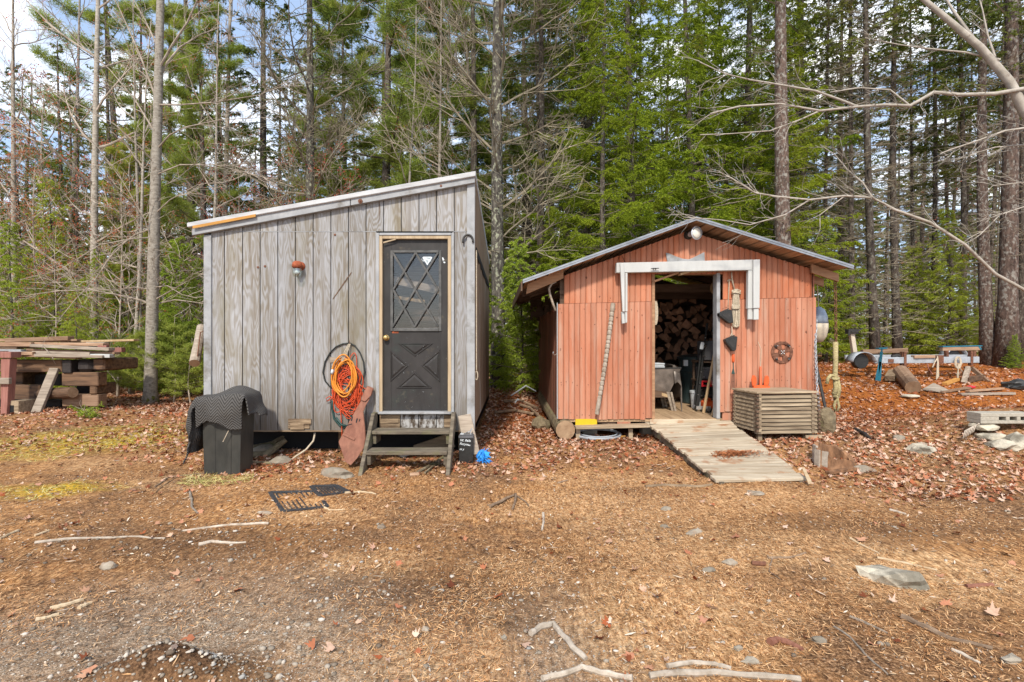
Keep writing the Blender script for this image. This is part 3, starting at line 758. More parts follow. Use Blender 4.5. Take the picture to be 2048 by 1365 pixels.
# added inside the grey shed to stand in for reflections in the diamond panes
mb = MB(); mb.beam(P(785, 560, 6.10), P(905, 588, 6.22), 0.03, 0.09); tag(part('board', mb, M['lumber_grey'], bevel=.004), 'upper pale board added behind the diamond panes to stand in for a reflection', 'board', 'boards standing in for reflections in the door glass')
mb = MB(); mb.beam(P(770, 592, 6.12), P(850, 604, 6.2), 0.03, 0.04); tag(part('board', mb, M['ywood'], bevel=.004), 'lower narrow pale board added behind the diamond panes to stand in for a reflection', 'board', 'boards standing in for reflections in the door glass')
mb = MB(); mb.box(-1.75, -0.75, 6.65, 7.0, 0.48, 2.5)
for k in range(22): mb.box(-1.78, -0.72, 6.62, 6.645, 0.5 + k * .09, 0.56 + k * .09)
tag(part('reflection_crate', mb, M['darkwood'], bevel=.006), 'tall dark slatted crate added behind the door glass to stand in for reflections', 'crate')  # slats added in place of the stacked wood reflected in the glass

def wall_lamp():
    c = gp(600.5, 533, 0.0)
    t = thing('wall_lamp', 'small lamp with rusty red cap and clear glass jar on the grey siding', 'lamp', c)
    mb = MB(); mb.lathe([(0.050, 0), (0.050, 0.012), (0.030, 0.02), (0.028, 0.05)], c + Vector((0.01, 0, 0.0)), (0, -1, 0), 18); part('base', mb, M['rustred'], t, smooth=True)
    cc = c + Vector((-0.004, -0.075, 0.0))
    mb = MB(); mb.lathe([(0.004, 0.050), (0.030, 0.047), (0.050, 0.030), (0.056, 0.006), (0.058, -0.018), (0.052, -0.022), (0.052, -0.03), (0.040, -0.03)], cc, (0, 0, 1), 20); part('cap', mb, M['rustred'], t, smooth=True)
    mb = MB(); mb.lathe([(0.043, -0.028), (0.052, -0.045), (0.050, -0.10), (0.042, -0.125), (0.020, -0.134), (0.004, -0.135)], cc, (0, 0, 1), 20); part('glass_jar', mb, M['jarglass'], t, smooth=True)
    mb = MB(); mb.lathe([(0.012, -0.03), (0.014, -0.045), (0.026, -0.075), (0.022, -0.095), (0.006, -0.105)], cc, (0, 0, 1), 14); part('bulb', mb, M['whiteplastic'], t, smooth=True)
wall_lamp()

# cords hanging on the wall
def loop(cx, cy, rx, ry, off, n=40, a0=90, a1=450, wob=0.0, seed=0, tilt=0.0):
    rnd = random.Random(seed); ph = rnd.uniform(0, 6); pts = []
    for i in range(n + 1):
        a = R(a0 + (a1 - a0) * i / n); k = 1 + wob * math.sin(3 * a + ph)
        x = rx * k * math.cos(a); y = ry * k * math.sin(a)
        x, y = x * math.cos(tilt) - y * math.sin(tilt), x * math.sin(tilt) + y * math.cos(tilt)
        pts.append(gp(cx + x, cy - y, off + 0.010 * math.sin(a * 2 + ph)))
    return pts
mb = MB()
pts = [gp(x, y, 0.014) for x, y in ((700, 687), (686, 688), (672, 694), (660, 706), (650, 724), (646, 745), (650, 762), (660, 774), (668, 778))]
pts2 = [gp(x, y, 0.014) for x, y in ((700, 687), (710, 692), (720, 706), (727, 724), (729, 745), (726, 764), (722, 776), (714, 784))]
mb.tube(pts, 0.0085, 6); mb.tube(pts2, 0.0085, 6)
tag(part('black_cord_loop', mb, M['blackcord'], smooth=True), 'wide thin black cord loop hung behind the orange cords on the grey wall', 'cord')
mb = MB(); rnd = random.Random(2)
for k in range(7):
    mb.tube(loop(686 + rnd.uniform(-4, 5), 718 + rnd.uniform(33, 40), rnd.uniform(16, 25), rnd.uniform(31, 42), 0.045 + .006 * k, 36, wob=.05, seed=k, tilt=rnd.uniform(-.18, .12)), 0.008, 6)
tag(part('yellow_extension_cord', mb, M['yellowcord'], smooth=True), 'coiled yellow-orange extension cord on top of the hanging bundle', 'cord')
mb = MB()
for k in range(22):
    ry = rnd.uniform(22, 52); cy = rnd.uniform(760, 792)
    mb.tube(loop(695 + rnd.uniform(-9, 9), cy, rnd.uniform(13, 27), ry, 0.018 + .004 * (k % 6), 30, wob=.10, seed=50 + k, tilt=rnd.uniform(-.35, .3)), 0.0058, 5)
mb.tube([gp(x, y, .03) for x, y in ((668, 792), (660, 800), (653, 803), (652, 797), (660, 793), (672, 800))], .0058, 5)
mb.tube([gp(x, y, .03) for x, y in ((682, 775), (681, 820), (684, 862), (683, 885))], .0058, 5)
mb.tube([gp(x, y, .02) for x, y in ((712, 765), (722, 772), (730, 778), (738, 782))], .0058, 5)
tag(part('orange_extension_cord', mb, M['orangecord'], smooth=True), 'tangled thin red-orange extension cord below the yellow coil', 'cord')
mb = MB()
mb.tube([gp(x, y, .02) for x, y in ((667, 790), (664, 815), (668, 838), (680, 852), (694, 856), (704, 848), (702, 830), (694, 822))], .011, 7)
mb.tube([gp(x, y, .04) for x, y in ((672, 835), (683, 850), (697, 853))], .011, 7)
tag(part('green_hose', mb, M['greenhose'], smooth=True), 'short dark green hose hanging lowest under the orange cords', 'hose')
mb = MB()
for dx in (-3, 0, 3): mb.tube([gp(699 + dx * .6, 688, .03), gp(692 + dx, 704, .06), gp(684 + dx * .5, 723, .08)], .004, 5)
tag(part('white_string', mb, M['whiterope']), 'white string tying up the orange cord bundle on the grey wall', 'string')
mb = MB(); mb.tube([gp(699, 686, -.01), gp(699, 686, .04), gp(699, 682, .045)], .004, 6); tag(part('wall_nail', mb, M['rust']), 'nail holding the cord bundle on the grey wall', 'nail')
mb = MB(); slab(mb, 660, 676, 715, 726, .012, -.001); tag(part('outlet_box', mb, M['lumber_grey'], bevel=.003), 'small pale outlet plate behind the cord bundle', 'outlet')
mb = MB(); mb.lathe([(0.014, 0), (0.017, .02), (0.013, .05)], gp(664, 748, .09), (0.1, 0, 1), 12); tag(part('cord_plug', mb, M['whiteplastic'], smooth=True), 'black and white plug end on the yellow cord coil', 'plug')

# horseshoe hook and white line on the right corner
mb = MB(); pts = [gp(936 + 10 * math.cos(R(a)), 483 - 13 * math.sin(R(a)), .034) for a in range(-10, 200, 12)]
mb.tube(pts, [0.012] * len(pts), 8); tag(part('horseshoe', mb, M['darkmetal'], smooth=True), 'black horseshoe hook on the right corner of the grey shed', 'hook')
mb = MB(); xr_ = gp(950.5, 0, 0).x + .012
mb.tube([Vector((xr_, DG + .03, gp(0, y).z)) for y in (500, 560, 640, 700, 742)], .006, 5)
mb.tube([Vector((xr_ + .015 * math.cos(a), DG + .03, gp(0, 752).z + .05 * math.sin(a))) for a in np.linspace(1.57, 7.85, 14)], .006, 5)
tag(part('white_line', mb, M['whiterope']), 'thin white line with a knotted loop down the right corner of the grey shed', 'rope')

# rudder leaning against the grey shed
def rudder():
    def z6(x, y, o): return P(640 + x / 4.706, 670 + y / 4.706, DG - o)
    poly = [(240, 1203), (172, 1012), (216, 925), (290, 790), (345, 690), (385, 625), (410, 600), (470, 600), (432, 665), (405, 730), (412, 800), (420, 870), (428, 980), (412, 1070), (350, 1165), (290, 1232)]
    def lean(y): return 0.05 + 0.42 * max(0, (y - 490)) / 740.0
    c = z6(330, 1230, .42)
    t = thing('boat_rudder', 'salmon wooden boat rudder leaning on the grey wall below the orange cords', 'rudder', c)
    mb = MB(); mb.prism([z6(x, y, lean(y)) for x, y in poly], (0, 0.028, 0.008)); part('blade', mb, M['rudder'], t, .005)
    mb = MB(); mb.prism([z6(x, y, lean(y) + .02) for x, y in ((385, 618), (395, 575), (437, 490), (497, 514), (478, 575), (425, 632))], (0, .055, .01)); part('head', mb, M['rudder'], t, .006)
    mb = MB(); mb.prism([z6(x, y, lean(y) + .016) for x, y in ((212, 945), (222, 925), (330, 978), (322, 998))], (0, .02, .005)); part('batten', mb, M['rudder'], t, .003)
    for a in (((300, 765), (312, 770), (300, 815), (290, 808)), ((345, 785), (358, 790), (345, 832), (335, 826)), ((372, 790), (382, 795), (372, 820), (364, 815)), ((248, 850), (300, 835), (303, 843), (250, 860))): mb = MB(); mb.prism([z6(x, y, lean(y) + .002) for x, y in a], (0, .004, 0)); part('slot', mb, M['blackhole'], t)
rudder()

# wooden steps
def steps():
    t = thing('door_steps', 'mossy two-tread wooden steps below the grey shed door', 'steps', (-1.11, 5.65, gz(-1.11, 5.5)))
    for x, lab in ((-1.575, 0), (-0.668, 1)):
        mb = MB(); w = .042
        mb.prism([(x - w / 2, 5.93, .60), (x - w / 2, 5.80, .60), (x - w / 2, 5.27, .0), (x - w / 2, 5.45, .0), (x - w / 2, 5.93, .50)], (w, 0, 0)); part('stringer', mb, M['mosswood'], t, .005)
    for y0, y1, z0 in ((5.66, 5.88, .385), (5.44, 5.66, .205)):
        mb = MB(); mb.box(-1.553, -.69, y0, y1, z0, z0 + .04); part('tread', mb, M['mosswood'], t, .006)
        for x0, x1 in ((-1.553, -1.51), (-.733, -.69)):
            mb = MB(); mb.box(x0, x1, y0 + .03, y1 + .02, z0 - .11, z0 - .001); part('cleat', mb, M['mosswood'], t, .004)
steps()

# plank, battery and blue rag at the corner
def quadlean(px, offs, th, mat, name, label, cat, bevel=.004):
    mb = MB(); mb.prism([P(x, y, DG - o) for (x, y), o in zip(px, offs)], (0, th, 0)); return tag(part(name, mb, mat, bevel=bevel), label, cat)
quadlean([(930, 914), (960, 908), (941, 828), (916, 833)], [.13, .13, .035, .035], .03, M['lumber_grey'], 'leaning_plank', 'short tan plank leaning on the corner behind the black battery', 'plank')
def battery():
    D = 5.76; a = P(917, 912, D); b = P(947, 912, D); zt = P(0, 872, D).z
    zg = gz((a.x + b.x) / 2, D + .06)
    t = thing('car_battery', 'black battery with white handwriting standing by the grey shed corner', 'battery', ((a.x + b.x) / 2, D + .09, zg))
    mb = MB(); mb.box(a.x + .004, b.x - .004, D, D + .17, zg - .01, zt - .03); part('case', mb, M['blackplastic'], t, .005)
    mb = MB(); mb.box(a.x, b.x, D - .004, D + .174, zt - .029, zt); mb.box(a.x + .012, b.x - .012, D + .01, D + .16, zt + .0005, zt + .012); part('lid', mb, M['greyplastic'], t, .004)
    mb = MB()
    for x in (.03, .13): mb.lathe([(.011, 0), (.009, .02)], (a.x + x, D + .05, zt + .012), (0, 0, 1), 10)
    mb.tube([(a.x + .07, D + .05, zt + .02), (a.x + .10, D + .03, zt + .035), (a.x + .13, D + .05, zt + .04), (a.x + .145, D + .07, zt + .07)], .006, 6); part('terminal', mb, M['chrome'], t)
    mb = MB(); mb.box(a.x + .015, a.x + .055, D + .02, D + .07, zt + .0125, zt + .015); part('cap_label', mb, M['sticker'], t)
    dg = bpy.context.evaluated_depsgraph_get
    for k, (txt, x, zz, s_, rot) in enumerate((('W. Pails', .015, -.062, .040, -3), ('Rory', .012, -.098, .038, -8), ('Max', .085, -.108, .030, -8), ('m y', .012, -.160, .036, -2))):
        cu = bpy.data.curves.new('writing', 'FONT'); cu.body = txt; cu.size = s_ * .92; cu.extrude = .0006; cu.shear = .25; cu.offset = .0006
        ob = bpy.data.objects.new('tmp', cu); COL.objects.link(ob); bpy.context.view_layer.update()
        me = bpy.data.meshes.new_from_object(ob.evaluated_get(dg())); bpy.data.objects.remove(ob)
        me.materials.clear(); me.materials.append(M['sticker'])
        o = bpy.data.objects.new('handwriting', me); COL.objects.link(o); o.parent = t
        o.location = Vector((a.x + x, D - .0012, zt + zz)) - t.location; o.rotation_euler = (R(90), R(-rot), 0)
battery()
mb = MB(); rnd = random.Random(9); c = P(966, 912, 5.74); zg = gz(c.x, c.y)
mb.rock((c.x - .012, c.y + .01, zg + .075), .050, .04, .075, 4, .5, 0, 3); mb.rock((c.x + .045, c.y, zg + .09), .030, .03, .035, 6, .6, 0, 2)
for k in range(46):
    a = rnd.uniform(0, 6.3); h0 = rnd.uniform(.01, .13); p = Vector((c.x + .03 * math.cos(a) + .01, c.y + .02 * math.sin(a), zg + h0)); d = Vector((math.cos(a) * .8 + .3, math.sin(a) * .5 - .3, rnd.uniform(-.6, .5))).normalized() * rnd.uniform(.03, .075)
    mb.tube([p, p + d * .5 + Vector((0, 0, .006)), p + d], [.007, .005, .002], 4)
tag(part('blue_rag', mb, M['bluerag']), 'bright blue frayed plastic rag on the leaves beside the battery', 'rag')

# things under the shed
mb = MB(); mb.tube([P(x, y, D) for x, y, D in ((630, 866, 6.0), (627, 882, 5.98), (612, 900, 5.93), (592, 913, 5.88), (577, 925, 5.82))], .011, 7); tag(part('pale_hose', mb, M['whiterope'], smooth=True), 'pale cable curving out from under the grey shed', 'hose')
for k, (x, y, D, s_) in enumerate(((562, 923, 5.78, .09), (530, 905, 6.2, .12))):
    p = P(x, y, D); mb = MB(); mb.rock((p.x, p.y, gz(p.x, p.y) + s_ * .3), s_ * 1.3, s_, s_ * .6, k); tag(part('rock', mb, M['stone']), ('grey stone on the leaves left of the boat rudder' if k == 0 else 'dark stone in the shadow under the grey shed'), 'rock')
for k, (pts, lab) in enumerate((([(500, 905, 6.3), (545, 890, 6.35), (570, 872, 6.4)], 'upper rotten branch in the gloom under the grey shed'), ([(495, 918, 6.0), (535, 908, 6.1), (572, 880, 6.2)], 'lower mossy branch in the gloom under the grey shed'), ([(505, 930, 5.8), (540, 934, 5.75), (575, 930, 5.75)], 'thin branch on the leaves between black bin and boat rudder'))):
    mb = MB(); q = []
    for x, y, D in pts:
        p = P(x, y, D); p.z = max(p.z, gz(p.x, p.y) + .02); q.append(p)
    mb.tube(q, [.05, .045, .03] if k < 2 else [.014, .016, .01], 8); tag(part('branch', mb, M['bark']), lab, 'branch')
mb = MB(); mb.beam(P(832, 905, 6.25), P(905, 880, 6.25), .05, .18); tag(part('underfloor_board', mb, M['greenbox']), 'drab board lying behind the steps under the grey shed', 'board')
mb = MB(); mb.beam(P(800, 912, 5.95), P(838, 902, 6.1), .1, .02); tag(part('plastic_scrap', mb, M['greyplastic']), 'grey scrap lying in the dark behind the lower step', 'scrap')

# covered bin
def bin_():
    D = 5.36; xl, xr = P(402, 0, D).x, P(480, 0, D).x; zg = gz((xl + xr) / 2, D + .15); zt = 0.80
    cx, cy = (xl + xr) / 2, D + .16
    t = thing('storage_bin', 'black plastic bin under a grey quilted blanket left of the grey shed', 'bin', (cx, cy, zg))
    mb = MB(); hx = (xr - xl) / 2
    def ringp(k, z, hy=.14):
        c = [(-hx * k, -hy * k), (-hx * .35 * k, -hy * k - .006), (-hx * .33 * k, -hy * k), (hx * .28 * k, -hy * k), (hx * .30 * k, -hy * k - .008), (hx * .5 * k, -hy * k - .008), (hx * .52 * k, -hy * k), (hx * k, -hy * k), (hx * k, hy * k), (-hx * k, hy * k)]
        return [(cx + x, cy + y, z) for x, y in c]
    rs = [ringp(.93, zg - .02), ringp(1.0, zt - .08), ringp(1.07, zt - .075), ringp(1.08, zt)]
    n = 10; vs = [v for r_ in rs for v in r_]; fs = [tuple(range(n - 1, -1, -1)), tuple(range(3 * n, 4 * n))]
    for i in range(3):
        for k in range(n): fs.append((i * n + k, i * n + (k + 1) % n, i * n + n + (k + 1) % n, i * n + n + k))
    mb.add(vs, fs); part('bin_body', mb, M['binplastic'], t, .006)
    # blanket: a sheet folded over the box edge, cut to the photograph's hang
    nu, nv = 110, 90
    a, b = hx + .035, .165
    vs, uvs = [], []
    Lx0, Lx1, Ly0, Ly1 = a + .56, a + .20, b + .36, b + .10
    for j in range(nv + 1):
        for i in range(nu + 1):
            u = -Lx0 + (Lx0 + Lx1) * i / nu; v = -Ly0 + (Ly0 + Ly1) * j / nv
            uu, vv = u, v
            # short hem: front hangs less toward the right, with a wavy edge
            ex = max(0.0, -a - u) + max(0.0, u - a); ey = max(0.0, -b - v) + max(0.0, v - b)
            sx = -1 if u < 0 else 1; sy = -1 if v < 0 else 1
            k = 1.0
            hang = math.hypot(ex, ey)
            X = min(max(u, -a), a); Y = min(max(v, -b), b)
            rnd_ = .03
            if hang > 0:
                nx, ny = sx * ex / hang, sy * ey / hang
                corner = min(ex, ey) / (max(ex, ey) + 1e-6)
                flare = rnd_ * (1 - math.exp(-hang / .03)) + hang * (.03 + .12 * corner)
                wav = math.sin(u * 15 + 1.0) * .020 + math.sin(u * 31 + v * 9) * .008 + math.sin(v * 17) * .012
                flare += wav * min(1, hang / .15)
                if sx > 0 and ex > 0: flare += .10 * hang
                dz = -math.sqrt(max(hang * hang - (flare * .6) ** 2, 0))
                X += nx * flare; Y += ny * flare
            else:
                dz = 0.0
            top = .028 + .075 * math.exp(-((u - .07) / .17) ** 2 - ((v - .07) / .2) ** 2) + .012 * math.sin(u * 11 + v * 6) + .008 * math.sin(v * 23 - u * 7)
            top *= 1 if hang == 0 else max(0.25, 1 - hang * 4)
            z = zt + top + dz
            vs.append((cx + X, cy + Y, max(z, zg + .015))); uvs.append((u + .03 * v, v))
    fs = []
    for j in range(nv):
        for i in range(nu):
            u = -Lx0 + (Lx0 + Lx1) * (i + .5) / nu; v = -Ly0 + (Ly0 + Ly1) * (j + .5) / nv
            ey = -b - v; ex = -a - u
            # trim the front hem: high in the middle, lower at its right end and left corner
            hem = .235 + .055 * sstep(.0, .12, u) + .015 * math.sin(u * 9) + .10 * sstep(-.12, -.30, u)
            if ey > hem and ex < 0.0: continue
            if ex > 0 and ey > .10 + .30 * float(sstep(0.0, .25, ex)): continue
            if u > a + .02 and v < -b: continue
            if u > a + .17 and v < .0: continue
            o = j * (nu + 1) + i; fs.append((o, o + 1, o + nu + 2, o + nu + 1))
    me = bpy.data.meshes.new('moving_blanket')
    base = Vector((cx, cy, zg))
    me.from_pydata([Vector(v_) - base for v_ in vs], [], fs)
    ul = me.uv_layers.new(name='UVMap')
    li = np.zeros(len(me.loops), np.int32); me.loops.foreach_get('vertex_index', li)
    ul.data.foreach_set('uv', np.array(uvs, np.float32)[li].reshape(-1))
    me.polygons.foreach_set('use_smooth', [True] * len(me.polygons)); me.materials.append(M['quilt'])
    me.update(); o = bpy.data.objects.new('moving_blanket', me); COL.objects.link(o); o.location = base
    sm = o.modifiers.new('thick', 'SOLIDIFY'); sm.thickness = .012; sm.offset = 1
    tag(o, 'grey quilted moving blanket draped over the black bin', 'blanket')
    mb = MB(); mb.tube([P(457, 862, D - .03), P(452, 872, D - .035), P(446, 884, D - .03)], .004, 5); tag(part('loose_string', mb, M['whiterope']), 'white string end dangling from the grey blanket hem', 'string')
bin_()

# log on the left wall
a = P(389, 727, 6.25); b = P(403, 655, 6.75)
def cutlog(a, b, r, name='log', mat='bark', seed=0, n=12):
    mb = MB(); rnd = random.Random(seed); d = (b - a)
    pts = [a + d * i / 5 for i in range(6)]
    mb.tube(pts, [r * rnd.uniform(.92, 1.05) for _ in pts], n, cap=False)
    for sgn, p in ((0, a), (5, b)):
        mb.cur = 1; ring = mb.v[sgn * n:(sgn + 1) * n]
        mb.add(ring, [tuple(range(n)) if sgn else tuple(range(n - 1, -1, -1))]); mb.cur = 0
    return part(name, mb, [M[mat], M['endgrain']])
o = cutlog(a, b, .058, mat='lumber_grey'); tag(o, 'peeled log hung slanting along the left side of the grey shed', 'log')
xw = gp(407, 0).x
mb = MB(); mb.tube([P(394, 722, 6.27) + Vector((0, 0, .02)), P(401, 665, 6.4), (xw + .005, 6.4, 1.62)], .008, 6); tag(part('iron_bracket', mb, M['rust']), 'thin iron strap holding the log to the grey shed', 'bracket')

# rubber mats in front
def mat_(px, name, label):
    t = thing(name, label, 'mat', G(*px[0]), 'rubber mats half buried in the dirt')
    q = [G(x, y) + Vector((0, 0, .003)) for x, y in px]
    mb = MB()
    for i in range(4): mb.beam(q[i], q[(i + 1) % 4], .035, .02)
    part('rim', mb, M['matrubber'], t, .004)
    mb = MB(); nb = 9
    for i in range(1, nb):
        u = i / nb
        mb.beam(q[0].lerp(q[1], u), q[3].lerp(q[2], u), .012, .010)
    for i in range(1, 7):
        u = i / 7; mb.beam(q[0].lerp(q[3], u) - Vector((0, 0, .004)), q[1].lerp(q[2], u) - Vector((0, 0, .004)), .010, .008)
    part('rubber_grid', mb, M['matrubber'], t)
mat_([(566, 1024), (655, 1015), (630, 984), (540, 986)], 'rubber_mat', 'larger black rubber grid mat half buried in dirt before the grey shed')
mat_([(640, 993), (698, 985), (672, 972), (622, 974)], 'rubber_mat', 'smaller rear black rubber mat nearly covered by leaves before the grey shed')

# ------------------------------------------------------------------ red shed
SR = 0.03
def rp(px, py, off=0.0):
    k = (px - 1024.0) / F
    y = (6.9 - off - SR * 0.633) / (1 - SR * k)
    return Vector((k * y, y, H - (py - 682.5) * y / F))
RB = Vector((-SR, 1, 0))      # direction toward the back of the red shed
def rslab(mb, px0, px1, py0, py1, o0, o1):
    a = rp(px0, py1, o0); b = rp(px1, py1, o0); c = rp(px1, py0, o0); d = rp(px0, py0, o0)
    return mb.prism([a, b, c, d], RB * (o0 - o1))
RIDGE, EAVL, EAVR = rp(1392, 441, .3), rp(1050, 565, .3), rp(1702, 537, .3)
def roofz(x):
    if x < RIDGE.x: return EAVL.z + (RIDGE.z - EAVL.z) * (x - EAVL.x) / (RIDGE.x - EAVL.x)
    return RIDGE.z + (EAVR.z - RIDGE.z) * (x - RIDGE.x) / (EAVR.x - RIDGE.x)
def red_shed():
    L = 3.3
    t = thing('red_shed', 'salmon-red woodshed with gable roof and open doorway full of firewood', 'shed', rp(1375, 842) + RB * 1.5)
    def plank(mb, p0, p1, yb0, yb1, yt0, yt1, off, dep=.009):
        """one beaded board on the front plane: bottom/top pixel y at both sides"""
        A, B, C, D_ = rp(p0, yb0, off), rp(p1, yb1, off), rp(p1, yt1, off), rp(p0, yt0, off)
        u = (B - A).normalized() * min(.012, (B - A).length * .2); n = -RB * dep
        mb.add([A, B, C, D_, A + u + n, B - u + n, C - u + n, D_ + u + n, A + RB * .012, B + RB * .012, C + RB * .012, D_ + RB * .012],
               [(4, 5, 6, 7), (0, 4, 7, 3), (5, 1, 2, 6), (0, 1, 5, 4), (7, 6, 2, 3), (9, 8, 11, 10), (1, 9, 10, 2), (8, 0, 3, 11), (8, 9, 1, 0), (3, 2, 10, 11)])
    def joint(px): return 608.5 - (px - 1118) * .0255
    def ztop(px):
        p = rp(px, 600); z = roofz(p.x + .01) - .075
        return 682.5 + (H - z) * F / p.y
    # lower boards, left and right of the doorway, and behind the beam
    mb = MB(); x = 1116.0; w = 10.95
    rnd = random.Random(4)
    while x < 1303:
        x1 = min(x + w, 1304); yb = 839 + rnd.uniform(-1, 1) - (3 if x > 1285 else 0)
        plank(mb, x + .25, x1 - .25, yb, yb, joint(x), joint(x1), .018); x = x1
    part('lower_siding', mb, M['red_low'], t); mb = MB()
    x = 1439.0
    while x < 1632:
        x1 = min(x + w, 1632.5)
        yb = 824 + rnd.uniform(-1, 1) if x < 1476 else 842
        plank(mb, x + .25, x1 - .25, yb, yb, joint(x), joint(x1), .018); x = x1
    part('lower_siding', mb, M['red_low'], t)
    mb = MB(); x = 1128.0
    while x < 1622:
        x1 = min(x + w, 1622.5)
        if x1 <= 1304 or x >= 1438: bt0, bt1 = joint(x) - .6, joint(x1) - .6
        else: bt0 = bt1 = 549
        plank(mb, x + .25, x1 - .25, bt0, bt1, ztop(x), ztop(x1), .0); x = x1
    part('gable_siding', mb, M['red_top'], t)
    mb = MB(); rslab(mb, 1445, 1634, 825, 841, .006, -.02); part('skirt_board', mb, M['red_low'], t)
    mb = MB(); rslab(mb, 1234.5, 1261, 838, 855, .0, -.02); part('skirt_patch', mb, M['red_low'], t)
    mb = MB(); rnd = random.Random(17)
    for yy in (622, 700, 768, 828):
        for k in range(17):
            px = 1121.5 + k * 10.95 if k < 16 else 1121.5
            if rnd.random() < .6: mb.lathe([(.007, 0), (.006, .003)], rp(px + rnd.uniform(-3, 3), yy + rnd.uniform(-4, 4), .028), -RB, 6)
            px = 1444.5 + k * 10.95
            if px < 1630 and rnd.random() < .6: mb.lathe([(.007, 0), (.006, .003)], rp(px + rnd.uniform(-3, 3), min(yy, 815) - 6 + rnd.uniform(-4, 4), .028), -RB, 6)
    part('nail_heads', mb, M['rust'], t)['kind'] = 'stuff'
    # door posts and header
    mb = MB(); rslab(mb, 1433.5, 1440.5, 546, 838, .024, -.10); part('door_post', mb, M['greypaint'], t, .003)
    mb = MB(); rslab(mb, 1304.2, 1310, 548, 842, .004, -.12); part('door_post', mb, M['rafterx'], t, .003)
    mb = MB(); rslab(mb, 1304, 1440, 543, 549, -.015, -.13); part('header', mb, M['rafterx'], t)
    # floor
    mb = MB(); n = 16; zf = rp(1370, 838).z
    for i in range(n):
        a = rp(1120, 0, -.0); xw0 = 0.66; xw1 = 4.08
        x0 = xw0 + (xw1 - xw0) * i / n; x1 = xw0 + (xw1 - xw0) * (i + 1) / n - .006
        y0 = 6.9 + SR * (x0 - .633); mb.prism([(x0, y0, zf), (x1, y0, zf), (x1 - SR * L, y0 + L, zf), (x0 - SR * L, y0 + L, zf)], (0, 0, -.035))
    part('floor', mb, M['floorwood'], t)
    mb = MB(); rslab(mb, 1300, 1440, 839, 849, .012, -.07); part('threshold', mb, M['decking'], t, .004)
    # side and back walls
    a0 = rp(1117, 838, -.0); zt = rp(1117, 613).z; zb_ = rp(1117, 838).z
    mb = MB(); nb = 14
    for i in range(nb):
        p = a0 + RB * (L * i / nb + .014); q = a0 + RB * (L * (i + 1) / nb - .006)
        mb.prism([(p.x, p.y, zb_), (q.x, q.y, zb_), (q.x, q.y, zt - .02 * (i % 3)), (p.x, p.y, zt - .02 * (i % 3))], (.02, 0, 0))
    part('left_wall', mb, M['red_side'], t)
    r0 = rp(1630, 838); mb = MB()
    for i in range(nb):
        p = r0 + RB * (L * i / nb + .014); q = r0 + RB * (L * (i + 1) / nb - .006)
        mb.prism([(p.x, p.y, zb_ - .1), (q.x, q.y, zb_ - .1), (q.x, q.y, roofz(p.x) - .12), (p.x, p.y, roofz(p.x) - .12)], (-.02, 0, 0))
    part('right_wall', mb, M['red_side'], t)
    mb = MB(); bl = a0 + RB * L; br = r0 + RB * L
    for i in range(20):
        u0, u1 = i / 20, (i + 1) / 20 - .001
        p, q = bl.lerp(br, u0), bl.lerp(br, u1)
        mb.prism([(p.x, p.y, zb_ - .1), (q.x, q.y, zb_ - .1), (q.x, q.y, roofz(q.x) - .15), (p.x, p.y, roofz(p.x) - .15)], (0, .02, 0))
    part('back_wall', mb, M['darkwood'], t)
    # posts and plate in the open gap of the left wall
    mb = MB()
    for k in (.04, 1.2, 2.2, 3.2):
        p = a0 + RB * k; mb.box(p.x + .025, p.x + .09, p.y, p.y + .08, zb_, roofz(p.x) - .10)
    mb.prism([a0 + RB * .02 + Vector((.02, 0, 1.68 - 0)), a0 + RB * L + Vector((.02, 0, 1.68)), a0 + RB * L + Vector((.11, 0, 1.68)), a0 + RB * .02 + Vector((.11, 0, 1.68))], (0, 0, .06))
    part('wall_posts', mb, M['darkwood'], t)
    # roof: boards below, roofing above, metal edge in front
    RL = 3.8
    sl_l = (RIDGE - EAVL); sl_r = (EAVR - RIDGE)
    mb = MB(); nbd = 14
    for base, vec in ((EAVL, sl_l), (RIDGE, sl_r)):
        for i in range(nbd):
            p = base + vec * (i / nbd); q = base + vec * ((i + 1) / nbd - .012)
            mb.hexa([p, q, q + RB * RL, p + RB * RL, p + Vector((0, 0, .022)), q + Vector((0, 0, .022)), q + RB * RL + Vector((0, 0, .022)), p + RB * RL + Vector((0, 0, .022))])
    roof = part('roof', mb, M['rafter'], t)
    mb = MB(); up = Vector((0, 0, .024)); up2 = Vector((0, 0, .045)); f_ = RB * -.012
    for p, q in ((EAVL - sl_l * .012, RIDGE), (RIDGE, EAVR + sl_r * .012)):
        mb.hexa([p + up + f_, q + up + f_, q + RB * RL + up, p + RB * RL + up, p + up2 + f_, q + up2 + f_, q + RB * RL + up2, p + RB * RL + up2])
    part('roofing', mb, M['shingle'], roof)
    mb = MB(); g = RB * -.014; h0 = Vector((0, 0, -.004)); h1 = Vector((0, 0, .022))
    for p, q in ((EAVL - sl_l * .013, RIDGE), (RIDGE, EAVR + sl_r * .013)):
        mb.prism([p + g + h0, q + g + h0, q + g + h1, p + g + h1], RB * .012)
    g2 = RB * -.020
    for p, q in ((EAVL - sl_l * .013, RIDGE), (RIDGE, EAVR + sl_r * .013)):
        mb.prism([p + g2 + h1, q + g2 + h1, q + g2 + h1 + up, p + g2 + h1 + up], RB * .012)
    part('drip_edge', mb, M['dripedge'], roof)
    mb = MB(); p = EAVL - sl_l * .015
    mb.hexa([p + RB * -.01 + Vector((-.02, 0, -.10)), p + Vector((.0, 0, -.10)), p + RB * RL + Vector((0, 0, -.10)), p + RB * RL + Vector((-.02, 0, -.10)), p + RB * -.01 + Vector((-.02, 0, .02)), p + Vector((.0, 0, .02)), p + RB * RL + Vector((0, 0, .02)), p + RB * RL + Vector((-.02, 0, .02))])
